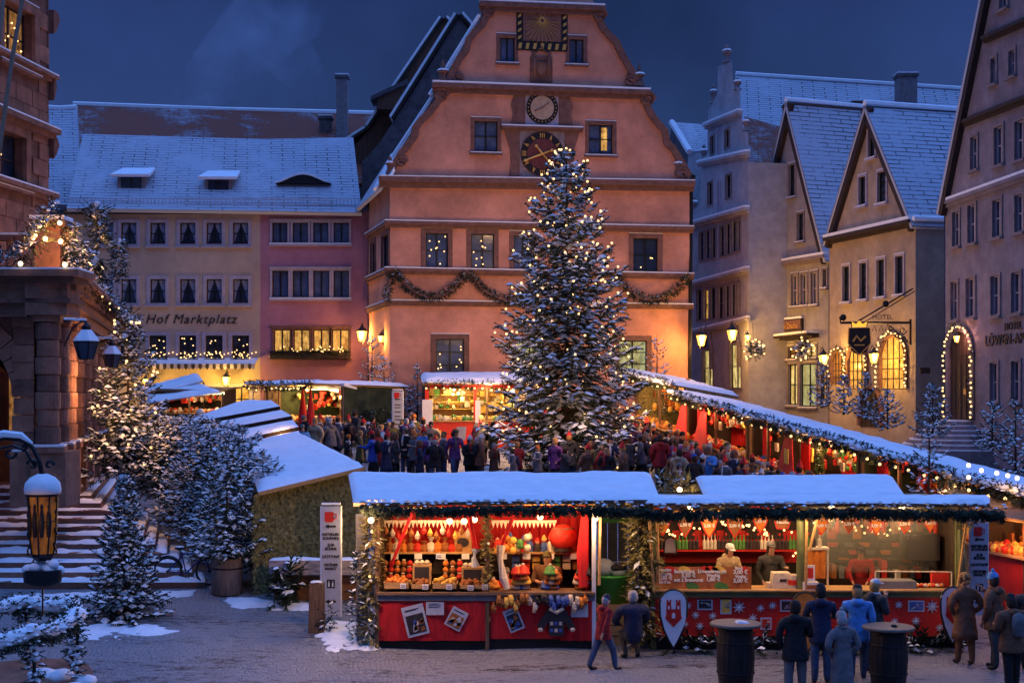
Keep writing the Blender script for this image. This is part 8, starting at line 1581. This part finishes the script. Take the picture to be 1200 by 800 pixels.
# planter with its fir, bicycle
pl = new_obj('round_planter', MB().lathe([(.33, 0), (.36, .02), (.365, .84), (.35, .86), (.33, .84), (.32, .7)], at_px(266, 32.1), 22), mat('planter_wood', (.20, .14, .12), .8, .4, 3, .4, 12, aniso=(8, 8, .7)), smooth=True); tag(pl, 'round grey brown planter tub at the foot of the firs', 'planter'); new_obj('hoop', MB().lathe([(.368, .6), (.375, .62), (.368, .64)], at_px(266, 32.1), 22), M_IRON, pl)
conifer('potted_fir', at_px(266, 32.1, .75), 2.7, 1.0, 'bushy fir with warm lit tips growing in the round planter', lev=12, per=9, seed=61, snow=1.0, tw=.075, droop=.05, mg=M_NEEDLE, pw=.45)
def bicycle():
    c = at_px(219, 32.9); rt = root('bicycle', c, 'dark bicycle leaning by the steps beside the round planter', 'bicycle'); T = lambda x, z, y=0: V((c.x + x, c.y + y, c.z + z))
    for x, nm in ((-.46, 'rear'), (.55, 'front')):
        w = new_obj('wheel', MB().tube([T(x + .33 * math.cos(t * .393), .35 + .33 * math.sin(t * .393)) for t in range(16)], .030, 6, closed=True), M_RUBBER, rt)
        new_obj('rim', MB().tube([T(x + .305 * math.cos(t * .393), .35 + .305 * math.sin(t * .393)) for t in range(16)], .010, 4, closed=True), M_GREYP, w)
        s = MB()
        for t in range(14): a = t * .449; s.tube([T(x, .35), T(x + .3 * math.cos(a), .35 + .3 * math.sin(a))], .003, 3)
        new_obj('spokes', s, M_GREYP, w); new_obj('hub', MB().tube([T(x, .35, -.05), T(x, .35, .05)], .03, 8), M_IRON, w)
        new_obj('mudguard', MB().tube([T(x + .37 * math.cos(t * .3 + .2), .35 + .37 * math.sin(t * .3 + .2)) for t in range(9)], .014, 4), M_BLACK, rt); new_obj('mudguard_snow', MB().tube([T(x + .385 * math.cos(t * .25 + .9), .36 + .385 * math.sin(t * .25 + .9)) for t in range(6)], .016, 4), M_SNOW, rt)
    f = MB(); bl = mat('blue_frame_paint', (.02, .04, .20), .35, .1, 5, 0)
    for a, b in (((-.46, .35), (-.02, .30)), ((-.02, .30), (-.14, .82)), ((-.46, .35), (-.12, .72)), ((-.02, .30), (.40, .72)), ((-.13, .76), (.38, .80)), ((.38, .84), (.55, .35))): f.tube([T(*a), T(*b)], .018, 6)
    new_obj('frame', f, bl, rt); new_obj('saddle', MB().ell(T(-.17, .90), .14, .07, .04, 8, 5), M_BLACK, rt); new_obj('saddle_snow', MB().ell(T(-.17, .935), .12, .06, .03, 8, 5), M_SNOW, rt); new_obj('seat_post', MB().tube([T(-.14, .78), T(-.16, .89)], .014, 5), M_GREYP, rt)
    new_obj('handlebar', MB().tube([T(.30, 1.0, -.25), T(.40, .98, -.1), T(.38, .84), T(.40, .98, .1), T(.30, 1.0, .25)], .013, 5), M_IRON, rt); new_obj('chainring', MB().tube([T(-.02 + .09 * math.cos(t * .785), .30 + .09 * math.sin(t * .785), -.03) for t in range(8)], .012, 4, closed=True), M_IRON, rt); new_obj('chain', MB().tube([T(-.46, .38, -.03), T(-.02, .39, -.03)], .008, 4).tube([T(-.46, .32, -.03), T(-.02, .21, -.03)], .008, 4), M_IRON, rt)
    new_obj('crank', MB().tube([T(-.02, .30, -.05), T(.08, .17, -.06)], .012, 4), M_GREYP, rt); new_obj('pedal', MB().box(.04, .13, .155, .18, -.13, -.06, lambda a, b, cc: T(a, b, cc)), M_BLACK, rt); new_obj('front_basket_lamp', MB().ell(T(.46, .86), .04, .03, .04, 7, 5), M_GREYP, rt)
bicycle()
# ------------------------------------------------------------------ amber lantern on a scrolled arm, foreground left
def lantern():
    Y = 16.0; P = lambda px, py, dy=0: PX(px, py, Y) + V((0, dy, 0)); rt = root('scroll_arm_lantern', P(50, 690), 'glowing amber lantern with a snow cap hanging from a scrolled iron arm, left', 'lantern')
    arm = [P(-60, 530), P(-20, 520), P(5, 513), P(25, 515), P(38, 524), P(46, 540), P(49, 556)]; new_obj('arm', MB().tube(arm, .028, 6), M_IRON, rt); new_obj('arm_snow', MB().tube([p + V((0, 0, .045)) for p in arm[:5]], [.035, .045, .05, .045, .015], 6), M_SNOW, rt)
    def curl(cx, cy, r, d, st): return [P(cx + r * (1 - t / 12) * math.cos(st + d * t * .6), cy + r * (1 - t / 12) * math.sin(st + d * t * .6)) for t in range(10)]
    for cx, cy, r, d, st in ((38, 545, 7, 1, 3.4), (58, 545, 6, -1, 0), (12, 530, 8, 1, 0), (28, 524, 4, -1, 2)): new_obj('scroll', MB().tube(curl(cx, cy, r, d, st), [.02] * 7 + [.015] * 3, 5), M_IRON, rt)
    new_obj('scroll', MB().tube([P(0, 525), P(14, 522), P(30, 528), P(40, 545)], .018, 5), M_IRON, rt)
    c = P(50, 640); s = Y / FPX
    new_obj('lantern_glass', MB().lathe([(12.5 * s, -8 * s), (15 * s, 10 * s), (16 * s, 40 * s), (16.5 * s, 60 * s)], c, 8), M_AMBER, rt)
    fr_ = MB()
    for k in range(8): a = k * math.pi / 4; fr_.tube([c + V((12.9 * s * math.cos(a), 12.9 * s * math.sin(a), -9 * s)), c + V((15.4 * s * math.cos(a), 15.4 * s * math.sin(a), 10 * s)), c + V((16.4 * s * math.cos(a), 16.4 * s * math.sin(a), 40 * s)), c + V((17.4 * s * math.cos(a), 17.4 * s * math.sin(a), 60 * s))], .012, 4)
    fr_.lathe([(9 * s, -16 * s), (13 * s, -12 * s), (12 * s, -8 * s)], c, 8); fr_.lathe([(15.0 * s, 28 * s), (16 * s, 30 * s), (15.0 * s, 32 * s)], c, 8); new_obj('lantern_frame', fr_, M_IRON, rt)
    for k in range(4): a = -2.35 + k * .52; new_obj('silhouette_figure', MB().lathe([(2.2 * s, 12 * s), (3.4 * s, 26 * s), (2.6 * s, 38 * s), (1.3 * s, 44 * s), (2.0 * s, 48 * s), (.4 * s, 51 * s)], c + V((15.5 * s * math.cos(a), 15.5 * s * math.sin(a), 0)), 5), M_BLACK, rt)
    for sx in (-1, 1):
        m = MB()
        for z0 in (-10, 10, 32, 52): m.tube([c + V((sx * (15 + 2 * math.sin(t)) * s, -.02, (z0 + t * 3) * s)) for t in range(6)], .014, 4)
        new_obj('side_scrolls', m, M_IRON, rt)
    new_obj('lantern_hood', MB().lathe([(19 * s, 59 * s), (20 * s, 63 * s), (14 * s, 72 * s), (4 * s, 80 * s), (2 * s, 86 * s)], c, 14), M_IRON, rt); new_obj('snow_cap', MB().lathe([(20.5 * s, 62 * s), (21 * s, 67 * s), (19.5 * s, 75 * s), (14 * s, 81 * s), (6 * s, 85 * s)], c, 18), M_SNOW, rt, smooth=True)
    lamp_light(c + V((0, -.35, .3)), 1.2, (1, .45, .06), .05)
    # boxed snow laden flower tray below
    t = root('snowy_flower_tray', P(50, 690), 'dark oval tray heaped with snow under the amber lantern', 'flower tray'); cc = P(50, 685); new_obj('tray', MB().lathe([(15 * s, 0), (22 * s, 4 * s), (23 * s, 18 * s)], cc, 16, 0, 1, .7), M_BLACK, t)
    b = MB(); q2 = random.Random(4)
    for k in range(9): b.ell(cc + V(((-16 + k * 4.2) * s, q2.uniform(-.06, .06), (21 + q2.uniform(-3, 4) - (7 if k > 7 else 0)) * s)), 7 * s, 8 * s, 6 * s, 9, 6)
    new_obj('snow_heap', b, M_SNOW, t, smooth=True); new_obj('hanger', MB().tube([P(40, 655), P(32, 668)], .01, 4).tube([P(60, 655), P(68, 668)], .01, 4).tube([P(50, 690), P(50, 720)], .012, 4), M_IRON, t)
    po = root('lamp_post', V((PX(-58, 0, Y).x, Y, gz(Y))), 'iron post carrying the scrolled arm just outside the left edge', 'post'); new_obj('shaft', MB().lathe([(.12, 0), (.07, .6), (.055, 3.0), (.05, 5.2)], V((PX(-58, 0, Y).x, Y, gz(Y))), 12), M_IRON, po)
lantern()
# ------------------------------------------------------------------ fountain railing wrapped in snowy garlands, bottom left
def fountain():
    Y = 22.0; cx = PX(-4, 0, Y).x; zr = 1.50; rt = root('fountain_railing', V((cx, Y, gz(Y))), 'round fountain railing wrapped in heavily snowed garlands in the lower left corner', 'railing'); n = 8; Rr = 1.2; ring = [V((cx + Rr * math.cos(k * math.pi / 4 + .2), Y + Rr * 1.7 * math.sin(k * math.pi / 4 + .2), 0)) for k in range(n)]
    new_obj('top_rail', MB().tube([p + V((0, 0, zr)) for p in ring], .03, 6, closed=True), M_IRON, rt)
    for p in ring: new_obj('post', MB().tube([p + V((0, 0, gz(Y) - .2)), p + V((0, 0, zr))], .03, 6), M_IRON, rt)
    basin = MB(); basin.lathe([(1.25, -1.5), (1.3, -.25), (1.38, -.2), (1.38, -.1), (1.2, -.1)], V((cx, Y, .55)), 24, 0, 1, 1.7); new_obj('basin', basin, M_STONE, rt)
    ns = 64; sp = []
    for k in range(ns):
        u = k / ns * n; i = int(u); a, b = ring[i], ring[(i + 1) % n]; p = a.lerp(b, u - i) + V((0, 0, zr + .03 - .09 * math.sin(math.pi * (u - i)))); sp.append(p)
    new_obj('rail_snow', MB().tube(sp, [.115 + .05 * noise.noise(p * 4) for p in sp], 8, closed=True), M_SNOW, rt, smooth=True)
    for i in range(n):
        a, b = ring[i] + V((0, 0, zr)), ring[(i + 1) % n] + V((0, 0, zr)); garland(rt, [a, a.lerp(b, .33) - V((0, 0, .10)), a.lerp(b, .66) - V((0, 0, .10)), b], .13, 90, .95, M_NEEDLE2, 'rail_garland', 310 + i, snowcap=.15, L=.22)
        o = garland(rt, [ring[i] + V((0, 0, zr - .1)), ring[i] + V((0, 0, zr - .6)), ring[i] + V((0, 0, .3))], .11, 60, .6, M_NEEDLE2, 'post_garland', 320 + i, snowcap=.08, L=.2)
    b = MB(); q2 = random.Random(8)
    for k in range(26): a = q2.uniform(-1.7, 1.2); r = q2.uniform(1.0, 1.6); b.ell(V((cx + r * math.cos(a) , Y - .2 + r * 1.2 * math.sin(a) * .9, .42 + q2.uniform(-.05, .08))), q2.uniform(.18, .32), q2.uniform(.18, .32), q2.uniform(.07, .13), 9, 6)
    new_obj('rim_snow', b, M_SNOW, rt, smooth=True)
    m = new_obj('mossy_stone', MB().ell(V((PX(88, 0, 23).x, 23.2, gz(23) + .2)), .30, .5, .42, 12, 8), mat('mossy_stone', (.10, .10, .04), .9, .6, 5, .8, 12), smooth=True); tag(m, 'mossy rounded kerb stone right of the fountain railing', 'stone')
    s = new_obj('snow_mound', MB().ell(V((PX(75, 0, 21.5).x, 21.4, gz(22) + .1)), .55, .7, .35, 14, 8).ell(V((PX(30, 0, 21).x, 20.9, gz(22) + .15)), .8, .7, .38, 14, 8), M_SNOW, smooth=True); tag(s, 'mound of snow on the ground at the fountain edge', 'snow mound'); s['kind'] = 'stuff'
fountain()
# ------------------------------------------------------------------ hanging hotel sign and lit stars on the right houses
def hotel_sign():
    F = Frame(962, 55.6, 1070, 54.9); T = F.T; A = lambda px, py: T(*F.at(px, py)); rt = root('hotel_bracket_sign', A(1068, 420), 'wrought iron bracket with letters and a crowned lion sign on the ochre house', 'sign')
    new_obj('arm', MB().tube([A(985, 378), A(1068, 378)], .05, 6).tube([A(1067, 374), A(1067, 404)], .045, 6), M_IRON, rt); new_obj('stay_bar', MB().tube([A(1006, 376), A(1070, 338)], .035, 5).tube([A(1012, 378), A(1072, 341)], .02, 5), M_IRON, rt)
    m = MB()
    for cx, cy, r in ((1058, 387, 5), (1050, 391, 4), (1060, 397, 4), (1044, 384, 3.5)): m.tube([A(cx + r * (1 - t / 14) * math.cos(t * .7), cy + r * (1 - t / 14) * math.sin(t * .7)) for t in range(11)], .025, 4)
    m.tube([A(1040, 380), A(1066, 402)], .025, 4); new_obj('scrolls', m, M_IRON, rt); new_obj('finial', MB().tube([A(985, 378), A(984, 371)], .03, 5).ell(A(988, 372), .14, .08, .14, 7, 5).ell(A(1038, 356), .14, .08, .14, 7, 5), M_IRON, rt)
    letters('HOTEL', F, rt, 1022, 374, 5.5, M_IRON, c=0); letters('LAMM', F, rt, 1020, 388, 6, M_IRON, c=0) if False else None
    for px in (1022, 1030, 1037): new_obj('pierced_letter_strip', MB().tube([A(px, 388), A(px + 3, 381), A(px + 5, 388)], .02, 4), M_IRON, rt)
    a, z = F.at(1007, 397); s = root('crowned_sign', T(a, z), 'black crest shaped sign with gold crown hanging from the bracket', 'sign'); new_obj('crest', MB().prism([(a - .42, z + .45), (a + .42, z + .45), (a + .44, z - .2), (a + .25, z - .55), (a, z - .65), (a - .25, z - .55), (a - .44, z - .2)], -.05, .05, T), M_BLACK, s)
    new_obj('crown', MB().prism([(a - .25, z + .48), (a + .25, z + .48), (a + .3, z + .7), (a + .13, z + .6), (a, z + .74), (a - .13, z + .6), (a - .3, z + .7)], -.06, .07, T), glow('gold_crown_light', (1, .55, .05), .9), s)  # gilt crown is no lamp, its material is given a glow
    new_obj('gilt_scroll', MB().tube([T(a - .25, z - .1, .07), T(a - .1, z + .12, .07), T(a + .05, z - .08, .07), T(a + .25, z + .1, .07)], .05, 5).tube([T(a - .2, z - .25, .07), T(a + .2, z - .25, .07)], .03, 4), M_GOLD, s); new_obj('rim', MB().tube([T(a - .42, z + .45, .05), T(a - .44, z - .2, .05), T(a, z - .65, .05), T(a + .44, z - .2, .05), T(a + .42, z + .45, .05)], .03, 4), M_GOLD, s)
    for x in (-.3, .3): new_obj('chain', MB().tube([T(a + x, z + .45), T(a + x, F.at(1007, 378)[1])], .015, 4), M_IRON, s)
hotel_sign()
for i, (px, py, Y) in enumerate(((883, 410, 60), (940, 409, 58.6))):
    c = PX(px, py, Y); rt = root('lit_fir_star', c, ['lit fir star hanging above the farther lane stalls', 'lit fir star hanging before the bright shop windows'][i], 'star lamp'); g = MB(); s = MB(); q2 = random.Random(i)
    for k in range(70): d = V((q2.gauss(0, 1), q2.gauss(0, 1), q2.gauss(0, .8))).normalized(); twig(g, s, c + d * .1, d, .42, .07, segs=3, snow=.6, r=q2)
    new_obj('fir_twigs', g, M_NEEDLE2, rt); new_obj('snow_cover', s, M_SNOW, rt); new_obj('wire', MB().tube([c, c + V((0, .2, 1.2))], .012, 4), M_IRON, rt)
    for k in range(16): d = V((q2.gauss(0, 1), q2.gauss(0, 1) - .5, q2.gauss(0, .8))).normalized(); inst(BULB_S, 'bulb', c + d * .5, rt, scale=(1.4,) * 3)
dp = new_obj('drainpipe', MB().tube([PX(434, 240, 65.2), PX(433, 300, 65.1), PX(433, 470, 65.0)], .09, 7), M_IRON); tag(dp, 'dark drainpipe in the corner of the pink and orange houses', 'drainpipe'); new_obj('pipe_head', MB().lathe([(.1, 0), (.22, .3), (.22, .45)], PX(434, 248, 65.0), 8), M_IRON, dp)
dp = new_obj('drainpipe', MB().tube([PX(810, 212, 62.2), PX(809, 330, 62.0), PX(808, 490, 62.0)], .09, 7), M_IRON); tag(dp, 'dark drainpipe at the right corner of the orange house', 'drainpipe'); new_obj('pipe_head', MB().lathe([(.1, 0), (.2, .3), (.2, .4)], PX(810, 216, 62.0), 8), M_IRON, dp)
hy = new_obj('house_sign', MB().box(-.2, .2, -.12, .12, -.02, .02, lambda a, b, c: PX(1084, 434, 54.6) + V((a, c, b))), M_DKWOOD); tag(hy, 'small dark plate on the shaded side wall of the ochre house', 'plate')
def smoke(pts, r0, r1, dens, label, seed):
    b = MB(); rr = [r0 + (r1 - r0) * i / (len(pts) - 1) for i in range(len(pts))]; b.tube(pts, rr, 12); m = bpy.data.materials.new('smoke_volume'); m.use_nodes = True; t = m.node_tree; t.nodes.clear(); v = t.nodes.new('ShaderNodeVolumePrincipled'); v.inputs['Color'].default_value = (.75, .8, .95, 1)
    tc = t.nodes.new('ShaderNodeTexCoord'); n = t.nodes.new('ShaderNodeTexNoise'); n.inputs['Scale'].default_value = .35; n.inputs['Detail'].default_value = 4; t.links.new(tc.outputs['Object'], n.inputs['Vector'])
    mr = t.nodes.new('ShaderNodeMapRange'); mr.inputs[1].default_value = .46; mr.inputs[2].default_value = .72; mr.inputs[4].default_value = dens; t.links.new(n.outputs['Fac'], mr.inputs[0]); t.links.new(mr.outputs[0], v.inputs['Density']); o = t.nodes.new('ShaderNodeOutputMaterial'); t.links.new(v.outputs[0], o.inputs['Volume'])
    s = new_obj('chimney_smoke', b, m); s['kind'] = 'stuff'; s['label'] = label
smoke([PX(180, 160, 73), PX(195, 135, 73), PX(230, 110, 74), PX(260, 80, 75), PX(300, 40, 76), PX(340, 0, 78)], .5, 2.6, .22, 'pale smoke drifting from behind the cream hotel roof', 1)
smoke([PX(380, 134, 79.5), PX(372, 115, 79.5), PX(355, 85, 79), PX(330, 55, 79), PX(300, 20, 79)], .4, 2.2, .16, 'smoke drifting from the short chimney behind the pink house', 2)

# trodden snow banks left along edges and posts
def bank(pts, w, h, label, seed):
    P = [V(at_px(px, Y)) for px, Y in pts]; b = MB(); rows = []; m = 14
    for i in range(len(P) - 1):
        L = (P[i + 1] - P[i]).length; n = max(3, int(L / .07)); d = (P[i + 1] - P[i]).normalized(); sd = d.cross(V((0, 0, 1)))
        for k in range(n + (i == len(P) - 2)): rows.append((P[i].lerp(P[i + 1], k / n), sd))
    N = len(rows)
    for r, (c, sd) in enumerate(rows):
        e = min(1, min(r, N - 1 - r) / 6)
        for j in range(m + 1):
            u = j / m * 2 - 1; p = c + sd * u * w * 1.5; f = (1 - u * u) * e * 1.25 - .55; nz = noise.noise(V((p.x * 1.6, p.y * 1.6, seed))) * .9 + noise.noise(V((p.x * 6, p.y * 6, seed + 5))) * .55
            b.v.append((p.x, p.y, gz(p.y) + max(-.12, h * (f + nz) * 1.1)))
    for r in range(N - 1):
        for j in range(m): a = r * (m + 1) + j; b.f.append((a, a + 1, a + m + 2, a + m + 1)); b.m.append(0)
    b.uv = [(0, 0)] * 4 * len(b.f); o = new_obj('snow_bank', b, M_SNOW, smooth=True); tag(o, label, kind='stuff'); return o
bank([(416, 27.2), (404, 28.4), (398, 29.4), (378, 29.2)], .5, .10, 'trodden snow heaped round the left corner of the gift stall and the guide sign', 1)
bank([(100, 29.6), (130, 28.6), (165, 28.5), (196, 29.4)], .55, .07, 'snow lying round the foot of the small fir', 2)
bank([(250, 31.6), (300, 31.2), (350, 31.0), (390, 31.0)], .3, .06, 'line of snow before the planter and trough', 3)
bank([(20, 31.9), (110, 31.9), (200, 32.0), (245, 32.3)], .3, .05, 'broken snow along the foot of the steps', 6)
